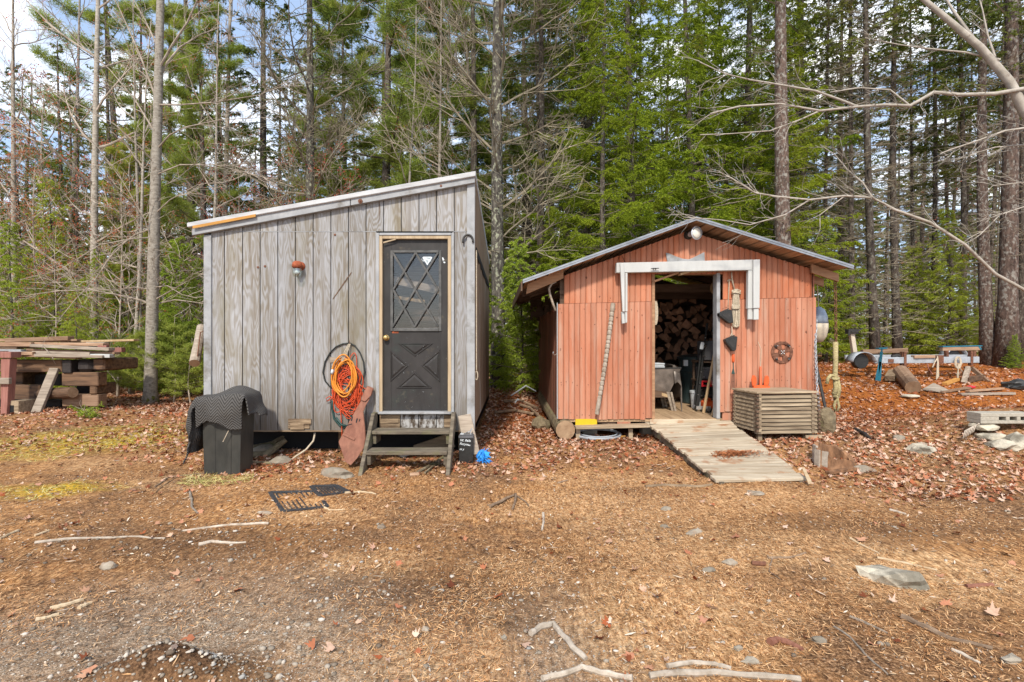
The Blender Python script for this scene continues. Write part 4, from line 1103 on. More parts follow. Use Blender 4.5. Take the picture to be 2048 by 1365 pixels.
    part('eave_board', mb, M['darkwood'], roof)
    # rafters and end boards under the eaves
    def eavebd(px, off, mat='rafterx', th=.035):
        m_ = MB(); m_.prism([rp(x, y, off) for x, y in px], RB * th); part('eave_rafter', m_, M[mat], t, .003)
    eavebd([(1052, 589), (1127, 557), (1127, 538), (1055, 568)], .10)
    eavebd([(1060, 596), (1122, 574), (1122, 560), (1060, 584)], -.9, 'darkwood')
    eavebd([(1624, 546), (1678, 564), (1678, 548), (1624, 528)], .08)
    eavebd([(1625, 566), (1648, 574), (1648, 558), (1625, 549)], -.08)
    for k in (1.0, 1.9, 2.8):
        for p, q, s_ in ((EAVL, RIDGE, 1), (RIDGE, EAVR, 1)):
            m_ = MB(); a = p + RB * k + Vector((0, 0, -.055)); b = q + RB * k + Vector((0, 0, -.055)); m_.beam(a, b, .05, .105); part('rafter', m_, M['darkwood'], t)
    m_ = MB(); m_.beam(rp(1125, 577, -1.3), rp(1622, 577, -1.3), .05, .13); part('tie_beam', m_, M['darkwood'], t)
    m_ = MB(); m_.beam(rp(1125, 590, -2.2), rp(1622, 590, -2.2), .05, .16); part('tie_beam', m_, M['darkwood'], t)
    # foundation blocks
    for px in (1180, 1300, 1450, 1600):
        m_ = MB(); a = rp(px, 0, -.25); m_.box(a.x - .1, a.x + .1, a.y, a.y + .2, gz(a.x, a.y) - .03, zf - .036); part('footing', m_, M['concrete'], t)
    m_ = MB(); rslab(m_, 1291, 1299, 838, 851, -.01, -.08); part('corner_post', m_, M['decking'], t)
red_shed()

# metal tube hanging in the left gap, hook on the corner board
mb = MB(); a = rp(1121, 545, -.05)
mb.tube([rp(x, y, .05) for x, y in ((1112, 563), (1103, 568), (1098, 578), (1100, 590), (1106, 608), (1111, 622))], .016, 7); tag(part('bent_pipe', mb, M['lumber_grey'], smooth=True), 'bent grey pipe hooked under the left eave of the red shed', 'pipe')
mb = MB(); mb.tube([rp(x, y, .02) for x, y in ((1115, 707), (1109, 711), (1106, 707), (1107, 704))], .005, 5); tag(part('wire_hook', mb, M['chrome']), 'small wire hook on the left corner of the red shed', 'hook')
mb = MB(); mb.tube([rp(1114.5, y, .03) for y in (606, 690, 780, 838)], .005, 5); tag(part('white_wire', mb, M['whiteplastic']), 'thin white wire down the left corner of the red shed', 'wire')
mb = MB(); p = rp(1077, 620, -3.0); mb.box(p.x - .16, p.x + .06, p.y, p.y + .05, p.z - .22, p.z + .55); tag(part('hanging_board', mb, M['darkwood']), 'dark board hanging at the far end of the left eave', 'board')

# ramp
def ramp():
    tl, tr = rp(1300, 850, .015), rp(1458, 841, .015); bl, br = P(1436, 968, 4.98), P(1612, 960, 5.05)
    bl.z = max(bl.z, gz(bl.x, bl.y) + .045); br.z = max(br.z, gz(br.x, br.y) + .045)
    t = thing('plank_ramp', 'weathered plank ramp sloping from the red shed doorway', 'ramp', (tl + tr + bl + br) / 4)
    mb = MB(); n = 14; rnd = random.Random(6)
    for i in range(n):
        u0, u1 = i / n, (i + 1) / n - .006
        a, b, c, d = tl.lerp(bl, u0), tr.lerp(br, u0), tr.lerp(br, u1), tl.lerp(bl, u1)
        e = (b - a).normalized() * rnd.uniform(-.02, .025); dz = Vector((0, 0, rnd.uniform(-.003, .003)))
        up = Vector((0, 0, -.032))
        mb.hexa([d + up + dz - e, c + up + dz + e, b + up + dz + e, a + up + dz - e, d + dz - e, c + dz + e, b + dz + e, a + dz - e])
    part('deck_boards', mb, M['decking'], t, .004)
    for a, b in ((tl, bl), (tr, br)):
        s_ = (tr - tl).normalized() * (.04 if a is tl else -.04); mb = MB()
        mb.beam(a + s_ + Vector((0, 0, -.075)), b + s_ + Vector((0, 0, -.06)), .045, .075); part('stringer', mb, M['mosswood'], t)
    # clump of needles on the boards
    c = tl.lerp(bl, .64).lerp(tr.lerp(br, .64), .52)
    ax = (tr - tl).normalized(); ay = (bl - tl).normalized(); nz = ax.cross(ay).normalized(); nz = nz if nz.z > 0 else -nz
    V = []
    for k in range(1100):
        an = rnd.uniform(0, 6.28); r_ = min(1.25, abs(rnd.gauss(0, .55))) * (1 + .3 * math.sin(3 * an + 1) + .18 * math.sin(7 * an)); q = c + ax * (.33 * r_ * math.cos(an)) + ay * (.14 * r_ * math.sin(an)) + nz * (.004 + .022 * (1 - r_) * rnd.random())
        th = rnd.uniform(0, 3.14); d = ax * math.cos(th) + ay * math.sin(th); s_ = ax * -math.sin(th) + ay * math.cos(th); l_ = rnd.uniform(.012, .03); w = .003
        V.append([q - d * l_ - s_ * w, q + d * l_ - s_ * w, q + d * l_ + s_ * w + nz * .004, q - d * l_ + s_ * w])
    return V
RAMP_DEBRIS = ramp()
mb = MB(); a = P(1606, 951, 5.03); mb.prism([P(1605, 940, 5.1) , P(1611, 940, 5.1), P(1624, 966, 4.95), P(1617, 969, 4.93)], (0, .012, .02)); tag(part('split_board_end', mb, M['chip']), 'split pale board end lying at the foot of the plank ramp', 'board')
# ------------------------------------------------------------------ things on the front of the red shed
def one(mb, name, mat, label, cat, group=None, **kw): return tag(part(name, mb, mat, **kw), label, cat, group)

def lamp():
    c = rp(1376, 471, .0); t = thing('flood_lamp', 'white flood lamp under the ridge of the red shed', 'lamp', c)
    mb = MB(); mb.lathe([(.062, 0), (.062, .014), (.045, .024), (.040, .06)], c, -RB, 18); part('mount', mb, M['darkmetal'], t, smooth=True)
    ax = Vector((.36, -.92, -.06)).normalized(); s_ = c - RB * .06
    mb = MB(); mb.lathe([(.034, 0), (.038, .03), (.045, .06), (.080, .115), (.088, .13), (.088, .14), (.078, .142)], s_, ax, 24, cap=False); part('reflector', mb, M['alu'], t, smooth=True)
    mb = MB(); mb.lathe([(.076, .132), (.060, .145), (.030, .153), (.004, .155)], s_, ax, 22); part('lens', mb, M['lens'], t, smooth=True)
lamp()

mb = MB()
pz = [(1335, 525), (1332, 506), (1338, 507), (1352, 513), (1366, 518), (1378, 519), (1388, 515), (1400, 509), (1409, 504.5), (1410, 523)]
mb.prism([rp(x, y, .028) for x, y in pz], RB * .018); one(mb, 'notched_board', M['greypaint'], 'grey notched board above the white beam on the red shed', 'board', bevel=.003)

def beam_frame():
    t = thing('white_beam_frame', 'white wooden beam with two hanging legs over the red shed doorway', 'frame', rp(1376, 545, .15))
    def zb(x, y): return (1220 + x / 5.934, 430 + y / 5.934)
    def pr(pts, o, th, name):
        m_ = MB(); m_.prism([rp(*zb(x, y), o) for x, y in pts], RB * th); part(name, m_, M['whitepaint'], t, .004)
    pr([(78, 688), (1698, 655), (1698, 532), (78, 570)], .17, .09, 'beam')
    pr([(150, 1150), (176, 1150), (176, 690), (165, 580), (120, 572)], .205, .034, 'leg_board')
    pr([(182, 1150), (209, 1150), (209, 690), (182, 690)], .17, .09, 'leg_board')
    pr([(146, 1292), (178, 1288), (172, 1152), (137, 1152)], .175, .05, 'leg_stub'); pr([(181, 1285), (206, 1280), (206, 1152), (180, 1152)], .16, .05, 'leg_stub')
    pr([(1636, 1115), (1697, 1115), (1697, 657), (1642, 658)], .165, .06, 'leg_board')
    pr([(1703, 1110), (1777, 1108), (1782, 530), (1703, 532)], .205, .07, 'leg_board')
    pr([(1640, 1243), (1693, 1243), (1693, 1117), (1640, 1117)], .155, .04, 'leg_stub'); pr([(1708, 1247), (1767, 1245), (1767, 1112), (1708, 1112)], .19, .04, 'leg_stub')
    m_ = MB()
    for px in (1238, 1514): m_.beam(rp(px, 534, .079), rp(px, 534, -.0), .06, .07)
    part('bracket', m_, M['whitepaint'], t)
    m_ = MB(); a = rp(1302, 537.5, .20); b = rp(1318, 537, .20); m_.tube([a, a.lerp(b, .5), b], [.005, .007, .005], 6)
    for u in (.35, .65): m_.tube([a.lerp(b, u), a.lerp(b, u) + RB * .03 - Vector((0, 0, .01))], .006, 6)
    part('cleat', m_, M['darkmetal'], t)
beam_frame()
mb = MB(); mb.prism([rp(1310, 565, .02), rp(1358, 547, .10), rp(1358, 543, .10), rp(1306, 562, .02)], RB * .4); mb2 = mb
one(mb, 'hanging_board', M['rafterx'], 'brown board tilted across the top of the woodshed doorway', 'board', bevel=.003)
mb = MB(); mb.prism([rp(1362, 551, .12), rp(1382, 545, .12), rp(1382, 540.5, .12), rp(1360, 547, .12)], RB * .10); mb.prism([rp(1383, 545, .14), rp(1417, 543.5, .14), rp(1417, 539, .14), rp(1383, 540.5, .14)], RB * .10)
one(mb, 'door_stop', M['ywood'], 'short pale wood block under the middle of the white beam', 'block', bevel=.003)
mb = MB(); mb.tube([rp(x, y, .012) for x, y in ((1235, 524), (1241, 506), (1245, 514), (1250, 524))], .003, 4); one(mb, 'wire_loop', M['rust'], 'thin wire triangle above the left end of the white beam', 'wire')

# notched white stick
mb = MB(); pts, rad = [], []
n = 90
for i in range(n + 1):
    u = i / n; x, y = 1193.5 + (1226 - 1193.5) * u + 1.8 * math.sin(u * 3.1), 829 + (607 - 829) * u
    pts.append(rp(x, y, .10 - .06 * u)); ph = (u * 24) % 1
    r_ = .028 + .004 * u
    if .14 < u < .96: r_ *= (.72 if ph < .22 else 1.0)
    rad.append(r_)
mb.tube(pts, rad, 9); one(mb, 'notched_pole', M['bleached'], 'bleached notched pole leaning on the salmon siding left of the doorway', 'pole')

# under the left half of the red shed
mb = MB(); mb.prism([rp(1151, 852.5, .03), rp(1194, 849, .03), rp(1194, 838.5, .03), rp(1151, 838.5, .03)], RB * .02); one(mb, 'yellow_board', M['yellowpaint'], 'bright yellow board end under the red shed siding', 'board')
mb = MB(); mb.prism([rp(1195, 846, -.03), rp(1224, 852, -.03), rp(1232, 852, -.03), rp(1233, 838, -.03), rp(1195, 838, -.03)], RB * .02); one(mb, 'tan_board', M['lumber'], 'tan board end beside the yellow one under the red shed', 'board')
def bench():
    t = thing('low_bench', 'low grey plank bench pushed under the front of the red shed', 'bench', (rp(1225, 880).x, 6.9, gz(1.3, 6.9)))
    a = rp(1150, 855, .10); b = rp(1297, 851, .10); mb = MB(); mb.beam(a, b, .16, .035); part('seat', mb, M['greenbox'], t, .004)
    for px in (1156, 1261):
        q = rp(px, 860, .08); mb = MB(); g = gz(q.x, q.y); mb.box(q.x - .028, q.x + .028, q.y - .02, q.y + .02, g - .02, a.z - .018); part('leg', mb, M['greenbox'], t, .003)
bench()
mb = MB(); c = rp(1196, 872, .0); c.z = gz(c.x, c.y) + .05
mb.tube([c + Vector((.30 * math.cos(a), .20 * math.sin(a), .03 * math.sin(a))) for a in np.linspace(0, 6.283, 33)[:-1]], .016, 6, closed=True); mb.tube([c + Vector((.26 * math.cos(a), .17 * math.sin(a), .02 + .03 * math.sin(a))) for a in np.linspace(0, 6.283, 33)[:-1]], .010, 6, closed=True)
one(mb, 'metal_hoop', M['steel'], 'grey metal hoop lying in shade under the red shed', 'hoop')
mb = MB(); mb.beam(G(1193, 884) + Vector((0, 0, .02)), G(1250, 877) + Vector((0, 0, .03)), .02, .02); one(mb, 'orange_stick', M['orangewood'], 'thin orange wooden stick on the leaves before the low bench', 'stick')

# log along the left side of the red shed
a = rp(1131, 862, .10); a.z = gz(a.x, a.y) + .13; b = a + RB * 3.0 + Vector((-.01, 0, .13)); o = cutlog(a, b, .135, 'side_log', 'bark', 3, 14); tag(o, 'thick barked log lying along the left side of the red shed', 'log')
mb = MB(); p = P(1082, 856, 7.6); p.z = gz(p.x, p.y); mb.rock((p.x, p.y, p.z + .06), .13, .12, .13, 8); one(mb, 'mossy_stone', M['bark'], 'mossy dark stone beside the long log', 'rock')
for k, (q, lab) in enumerate((([(1022, 792, 9.0), (1052, 772, 9.2), (1072, 783, 9.0)], 'thin bent grey metal rod standing in the gap between the sheds'), ([(1030, 806, 8.6), (1036, 798, 8.6), (1038, 801, 8.6)], 'short shiny wire bit on the ground between the sheds'))):
    mb = MB(); mb.tube([P(*w) for w in q], .014, 6); one(mb, 'metal_rod', M['steel'], lab, 'rod')
for k, (q, lab) in enumerate((([(1008, 790, 9.4), (1040, 783, 9.5), (1075, 800, 9.0)], 'upper dark stick in the gap between the two sheds'), ([(990, 810, 8.6), (1030, 800, 8.8), (1068, 806, 8.6)], 'lower dark stick in the gap between the two sheds'), ([(1040, 790, 9.2), (1060, 800, 9.0), (1082, 830, 8.2)], 'dark stick slanting toward the long log between the sheds'))):
    mb = MB(); pp = []
    for w in q:
        p = P(*w); p.z = gz(p.x, p.y) + .05; pp.append(p)
    mb.tube(pp, .025, 6); one(mb, 'stick', M['twig'], lab, 'stick')

# rope hank, chocks, brush, anchor, disc on the right panel
def z8(x, y, o=.0): return rp(1420 + x / 3.9, 530 + y / 3.9, o)
mb = MB(); rnd = random.Random(12)
mb.tube([z8(168, 55, .03), z8(172, 110, .035), z8(190, 190, .04)], .010, 6)
mb.tube([z8(150, 118, .03), z8(146, 230, .03), z8(140, 345, .03)], .006, 5); mb.tube([z8(135, 128, .03), z8(150, 116, .035), z8(172, 122, .03), z8(178, 150, .03)], .008, 5)
for k in range(9):
    dx = -16 + 4 * k
    mb.tube([z8(205 + dx * .8 + 30 * math.sin(a) * .35 + rnd.uniform(-1, 1), 350 - 140 * math.cos(a) + (6 * (k % 3)), .04 + .012 * math.sin(a) * (k % 2)) if False else z8(202 + dx * (0.55 + .6 * ((1 - math.cos(a)) / 2)) + 14 * math.sin(a), 345 - 148 * math.cos(a) - abs(dx) * .5, .035 + .010 * (k % 3)) for a in np.linspace(0, 6.283, 28)], .0075, 5)
for k in range(5): mb.tube([z8(202 + 30 * math.cos(a), 318 + k * 5 + 5 * math.sin(a), .05 + .03 * math.sin(a)) for a in np.linspace(0, 6.283, 16)], .007, 5)
for k in range(4): mb.tube([z8(205 + 34 * math.cos(a) , 205 + k * 7 + 10 * math.sin(a + k), .05 + .025 * math.sin(a)) for a in np.linspace(0, 6.283, 16)], .007, 5)
one(mb, 'rope_hank', M['whiterope'], 'cream rope tied in a hank right of the woodshed doorway', 'rope', smooth=True)
def chock(pts, label, hang):
    c = (sum(p[0] for p in pts) / len(pts), sum(p[1] for p in pts) / len(pts))
    t = thing('wheel_chock', label, 'wheel chock', z8(c[0], c[1], .05), 'black wheel chocks hung on the red shed')
    mb = MB(); mb.prism([z8(x, y, .10) for x, y in pts], RB * .075); part('body', mb, M['blackplastic'], t, .008)
    mb = MB(); q = [(c[0] + (x - c[0]) * .55, c[1] + (y - c[1]) * .55) for x, y in pts]
    mb.prism([z8(x, y, .106) for x, y in q], RB * .004)
    top = pts[:2]; mb.beam(z8(top[0][0] + 8, top[0][1] - 6, .09), z8(top[1][0] - 4, top[1][1] - 6, .09), .012, .012)
    part('rib', mb, M['darkmetal'], t)
    mb = MB(); mb.tube([z8(*h, .06) for h in hang], .007, 5); part('cord', mb, M['whiterope'], t)
chock([(70, 378), (150, 348), (172, 352), (186, 452), (152, 458), (75, 398)], 'upper black wheel chock hanging beside the cream rope', [(140, 345), (146, 352), (150, 360)])
chock([(118, 582), (196, 556), (217, 560), (206, 662), (190, 676), (176, 672), (122, 600)], 'lower black wheel chock hanging above the orange-handled brush', [(170, 480), (172, 530), (160, 555), (182, 548), (172, 540)])
mb = MB(); mb.tube([z8(182, 676, .05), z8(182, 700, .03)], .004, 5)
def brush():
    t = thing('wire_tool', 'long thin fork tool with orange handle hung right of the doorway', 'tool', z8(182, 840, .03))
    mb = MB(); mb.lathe([(.012, 0), (.020, .02), (.019, .10), (.012, .115)], z8(181, 762, .03), (0, 0, 1), 12); part('handle', mb, M['orangepaint'], t, smooth=True)
    mb = MB(); mb.tube([z8(181, 762, .03), z8(182, 815, .03)], .007, 6); mb.prism([z8(168, 850, .035), z8(195, 852, .035), z8(186, 812, .035), z8(179, 812, .035)], RB * .008); part('neck', mb, M['greenhose'], t)
    mb = MB()
    for x0, x1 in ((171, 165), (178, 175), (184, 184), (191, 195)): mb.tube([z8(x0, 852, .03), z8(x1, 965, .045)], .003, 4)
    mb.tube([z8(200, 760, .02), z8(208, 860, .02), z8(206, 950, .02)], .003, 4)
    part('tines', mb, M['darkmetal'], t)
brush()
def anchor():
    t = thing('orange_anchor', 'orange navy anchor resting on top of the wooden log-cabin box', 'anchor', z8(395, 968, .12))
    mb = MB(); mb.tube([z8(393, 795, .05), z8(395, 945, .12)], [.012, .016], 8); part('shank', mb, M['orangepaint'], t)
    mb = MB(); mb.beam(z8(335, 955, .12), z8(460, 955, .12), .06, .035); mb.lathe([(.03, -.06), (.035, 0), (.03, .06)], z8(395, 958, .12), (1, 0, 0), 10); part('crown', mb, M['orangepaint'], t, .006)
    for xs in (((332, 945), (325, 895), (335, 862), (352, 862), (364, 880), (366, 925), (352, 950))), (((424, 950), (424, 905), (432, 872), (446, 862), (460, 872), (465, 905), (456, 945))):
        mb = MB(); mb.prism([z8(x, y, .14) for x, y in xs], RB * .022); part('fluke', mb, M['orangepaint'], t, .006)
    mb = MB(); mb.tube([z8(393, 800, .05), z8(400, 660, .03), z8(388, 635, .03), z8(374, 600, .02)], .004, 5); part('cord', mb, M['whiterope'], t)
anchor()
def disc():
    c = z8(557, 683, .02); t = thing('rusty_disc', 'round rusty iron disc with four openings hung on the red siding', 'disc', c)
    r_ = .150; mb = MB(); ux = Vector((1, SR, 0)); uz = Vector((0, 0, 1))
    n = 48
    def pt(r, a, o): return c + ux * (r * math.cos(a)) + uz * (r * math.sin(a)) - RB * o
    def ringp(r0, r1, a0, a1, o0, o1, n):
        vs, fs = [], []
        for i in range(n + 1):
            a = a0 + (a1 - a0) * i / n
            vs += [pt(r0, a, o0), pt(r1, a, o0), pt(r1, a, o1), pt(r0, a, o1)]
        for i in range(n):
            q = i * 4
            for k in range(4): fs.append((q + k, q + (k + 1) % 4, q + 4 + (k + 1) % 4, q + 4 + k))
        if a1 - a0 < 6.2: fs += [(3, 2, 1, 0), (n * 4, n * 4 + 1, n * 4 + 2, n * 4 + 3)]
        mb.add(vs, fs)
    ringp(.112, r_, 0, 6.2832, .022, .004, n); ringp(.004, .050, 0, 6.2832, .026, .004, 24)
    for k in range(4):
        a = .5 + k * 1.5708; ringp(.045, .118, a - .42, a + .42, .018, .006, 8)
    part('plate', mb, M['rust'], t, .002)
    for k in range(4):
        mb = MB(); a = .85 + k * 1.5708; p = pt(.125, a, .028); mb.obox(p, ux, uz, RB, .016, .012, .012); part('clip', mb, M['blackplastic'], t, .003)
    mb = MB()
    for a, r0 in ((0, 0), (.8, .025), (2.4, .025), (4.0, .025), (5.5, .025)): mb.lathe([(.008, 0), (.008, .012), (.004, .014)], pt(r0, a, .026), -RB, 8)
    for k in range(4):
        a = .70 + k * 1.5708; mb.lathe([(.006, 0), (.005, .01)], pt(.118, a, .040), -RB, 8)
    part('bolts', mb, M['chrome'], t)
disc()

def cabin_box():
    D = 6.36; xa, xb = P(1514, 0, D).x, P(1631, 0, D).x; y0 = D; y1 = D + .46; zb0 = gz((xa + xb) / 2, D + .2); z0 = H - (868 - 682.5) * D / F; z1 = H - (790 - 682.5) * D / F
    t = thing('slatted_wood_box', 'weathered box of interlocking notched boards before the red shed', 'box', ((xa + xb) / 2, D + .23, zb0))
    n = 10; h = (z1 - z0) / n; rnd = random.Random(8)
    sk = -.05       # left side leans back and out
    for i in range(n):
        z = z0 + i * h; ex = rnd.uniform(-.008, .008)
        tilt = .012
        mb = MB()
        # front board with a sloping face (bevelled like a log-cabin board)
        for (p, q, w_, axy) in (((xa - .015 + ex, y0), (xb + .02 + ex, y0 - .01), .03, 0), ((xa - .08, y1), (xb - .02, y1), .03, 1)):
            dx = Vector((q[0] - p[0], q[1] - p[1], tilt)); 
            A = Vector((p[0], p[1], z)); B = A + dx
            if axy == 1: part('board_course', mb, M['greenbox'], t); mb = MB()
            mb.hexa([A + Vector((0, -.016, .002)), B + Vector((0, -.016, .002)), B + Vector((0, w_, .002)), A + Vector((0, w_, .002)), A + Vector((0, .006, h - .006)), B + Vector((0, .006, h - .006)), B + Vector((0, w_ - .004, h - .006)), A + Vector((0, w_ - .004, h - .006))])
        part('board_course', mb, M['greenbox'], t)
        for x_s in (0, 1):
            mb = MB()
            p = Vector((xa + .012 if x_s == 0 else xb - .03, y0 - .03, z + h * .45)); q = Vector((xa - .075 if x_s == 0 else xb - .09, y1 + .04, z + h * .45 + .004))
            s_ = -1 if x_s == 0 else 1
            mb.hexa([p + Vector((s_ * .012, 0, 0)), q + Vector((s_ * .012, 0, 0)), q + Vector((-s_ * .03, 0, 0)), p + Vector((-s_ * .03, 0, 0)), p + Vector((-s_ * .004, 0, h - .006)), q + Vector((-s_ * .004, 0, h - .006)), q + Vector((-s_ * .03, 0, h - .006)), p + Vector((-s_ * .03, 0, h - .006))][::1])
            part('side_course', mb, M['greenbox'], t)
        mb = MB()
        for xx in (xa - .02 + ex, xb + .012): mb.box(xx, xx + .028, y0 - .042, y0 + .012, z + h * .50, z + h * 1.05)
        part('notched_ends', mb, M['darkwood'], t)
    mb = MB(); mb.hexa([(xa - .02, y0 - .04, z1 + .012), (xb + .02, y0 - .03, z1 + .022), (xb - .09, y1 + .05, z1 + .022), (xa - .10, y1 + .05, z1 + .012), (xa - .02, y0 - .04, z1 + .037), (xb + .02, y0 - .03, z1 + .047), (xb - .09, y1 + .05, z1 + .047), (xa - .10, y1 + .05, z1 + .037)])
    part('lid', mb, M['greenbox'], t, .005)
    for x, y in ((xa + .03, y0 + .03), (xb - .07, y0 + .03), (xa - .03, y1 - .05), (xb - .12, y1 - .05)):
        mb = MB(); mb.box(x, x + .05, y, y + .05, gz(x, y) - .02, z0 + .003); part('leg', mb, M['greenbox'], t)
cabin_box()
mb = MB(); p = G(1625, 876); mb.box(p.x - .10, p.x + .10, p.y - .03, p.y + .05, p.z - .01, p.z + .035); one(mb, 'block_of_wood', M['greenbox'], 'flat wood block on the ground at the right foot of the slatted box', 'block', bevel=.004)

# right corner of the red shed: chain, iron bar, thick rope, fender
def chain(pts, label, link=.045):
    mb = MB(); k = 0
    for a, b in zip(pts[:-1], pts[1:]):
        L = (b - a).length; n = max(1, int(L / (link * .8)))
        for i in range(n):
            c = a.lerp(b, (i + .5) / n); d = (b - a).normalized(); s_ = Vector((1, 0, 0)) if k % 2 else Vector((0, 1, 0)); k += 1
            s_ = (s_ - d * s_.dot(d)).normalized()
            mb.tube([c + d * (link * .5 * math.cos(x)) + s_ * (link * .28 * math.sin(x)) for x in np.linspace(0, 6.283, 11)[:-1]], .006, 5, closed=True)
    return one(mb, 'chain', M['rust'] if 'rusty' in label else M['steel'], label, 'chain')
chain([rp(1633, 640, .0), rp(1631, 690, .05), rp(1634, 770, .10), rp(1641, 850, .12)], 'steel chain hanging down the right corner of the red shed')
chain([rp(1670, 556, .05), rp(1671, 600, .05), rp(1672, 690, .05)], 'rusty chain hanging from the right eave above the thick rope', .06)
mb = MB(); a = rp(1633, 735, .03); b = rp(1660, 886, .2); b.z = gz(b.x, b.y); mb.tube([a, b], .020, 8); one(mb, 'iron_bar', M['darkmetal'], 'dark iron bar leaning on the right corner of the red shed', 'bar')
mb = MB()
mb.tube([rp(x, y, .05) for x, y in ((1671, 684), (1671, 720), (1670, 752), (1672, 775), (1668, 790))], .032, 9)
mb.tube([rp(x, y, .05) for x, y in ((1674, 760), (1678, 775), (1676, 792), (1670, 798), (1668, 785))], .028, 8)
mb.tube([rp(x, y, .05) for x, y in ((1668, 752), (1661, 751), (1656, 757), (1654, 768))], .022, 8)
mb.tube([rp(1671 + 6 * math.cos(a), 757 + 2.5 * math.sin(a), .05 + .035 * math.sin(a)) for a in np.linspace(0, 6.283, 12)], .018, 7)
mb.tube([rp(x, y, .05) for x, y in ((1672, 785), (1671, 800), (1668, 812), (1670, 823), (1675, 823), (1678, 812), (1675, 800), (1674, 788))], .017, 8)
one(mb, 'thick_rope', M['yellowrope'], 'thick knotted yellow rope with end loop hanging off the right eave', 'rope', smooth=True)
def fender():
    c = rp(1637, 650, -.45); t = thing('boat_fender', 'grey and beige boat fender hanging behind the right corner of the red shed', 'fender', c)
    mb = MB(); mb.lathe([(.03, .26), (.05, .24), (.08, .22), (.115, .12), (.125, .02)], c, (0, 0, 1), 20, cap=True); part('upper_shell', mb, M['buoyblue'], t, smooth=True)
    mb = MB(); mb.lathe([(.125, .018), (.125, -.06), (.105, -.17), (.06, -.24), (.02, -.26)], c, (0, 0, 1), 20, cap=True); part('lower_shell', mb, M['buoytan'], t, smooth=True)
    mb = MB(); mb.tube([c + Vector((0, 0, .25)), c + Vector((-.02, 0, .60))], .008, 5); part('cord', mb, M['whiterope'], t)
fender()
mb = MB(); p = P(1652, 846, 6.7); p.z = gz(p.x, p.y); mb.rock((p.x, p.y, p.z + .13), .13, .12, .2, 21, .25); one(mb, 'mossy_stump', M['bark'], 'mossy stump behind the right end of the slatted box', 'stump')

# ------------------------------------------------------------------ inside the red shed
zfl = rp(1370, 838).z
def firewood():
    rnd = random.Random(31); protos = []
    for k in range(7):
        kind = (0, 1, 2, 0, 1, 0, 3)[k]; n = 3 + kind if kind < 3 else 9
        r_ = .085; pts = []
        if kind == 3:
            pts = [(r_ * .8 * math.cos(a), r_ * .8 * math.sin(a)) for a in np.linspace(0, 6.283, 10)[:-1]]
        elif kind == 0: pts = [(-.075, -.055), (.08, -.05), (.015, .085), (-.04, .06)]
        elif kind == 1: pts = [(-.08, -.06), (.075, -.065), (.085, .01), (.03, .07), (-.05, .06)]
        else: pts = [(-.085, -.04), (.02, -.07), (.085, -.02), (.06, .05), (-.03, .065)]
        pts = [(x * rnd.uniform(.8, 1.15), z * rnd.uniform(.8, 1.15)) for x, z in pts]
        mb = MB(); n = len(pts); f_ = [Vector((x, rnd.uniform(-.012, .012), z)) for x, z in pts]; b_ = [Vector((x * .95, .42, z * .95)) for x, z in pts]
        mb.add(f_ + b_, [(i, (i + 1) % n, n + (i + 1) % n, n + i)[::-1] for i in range(n)] + [tuple(range(n, 2 * n))[::-1]])
        mb.cur = 1; mb.add(f_, [tuple(range(n))])
        me = part('firewood_log', mb, [M['fire_bark'], M['fire_end']]); d = me.data; bpy.data.objects.remove(me); protos.append(d)
    y0 = 9.35; row = 0; z = zfl + .06; cnt = 0
    xl, xr = 2.28, 4.0
    while z < 2.30:
        x = xl + (row % 2) * .06
        while x < xr:
            top = 2.02 + .17 * math.sin((x - 2.2) * 2.3) + rnd.uniform(-.06, .06)
            if z < top:
                d = rnd.choice(protos); o = bpy.data.objects.new('firewood_log', d); COL.objects.link(o)
                o.location = (x, y0 + rnd.uniform(-.06, .05) + SR * (x - .6), z + rnd.uniform(-.012, .012)); o.rotation_euler = (0, rnd.uniform(0, 6.28), rnd.uniform(-.08, .08))
                s_ = rnd.uniform(.72, 1.05); o.scale = (s_, 1, s_)
                tag(o, 'split firewood log in the tall stack at the back of the red shed', 'firewood', 'split firewood stacked in the red shed'); cnt += 1
            x += rnd.uniform(.115, .15)
        z += .112; row += 1
firewood()

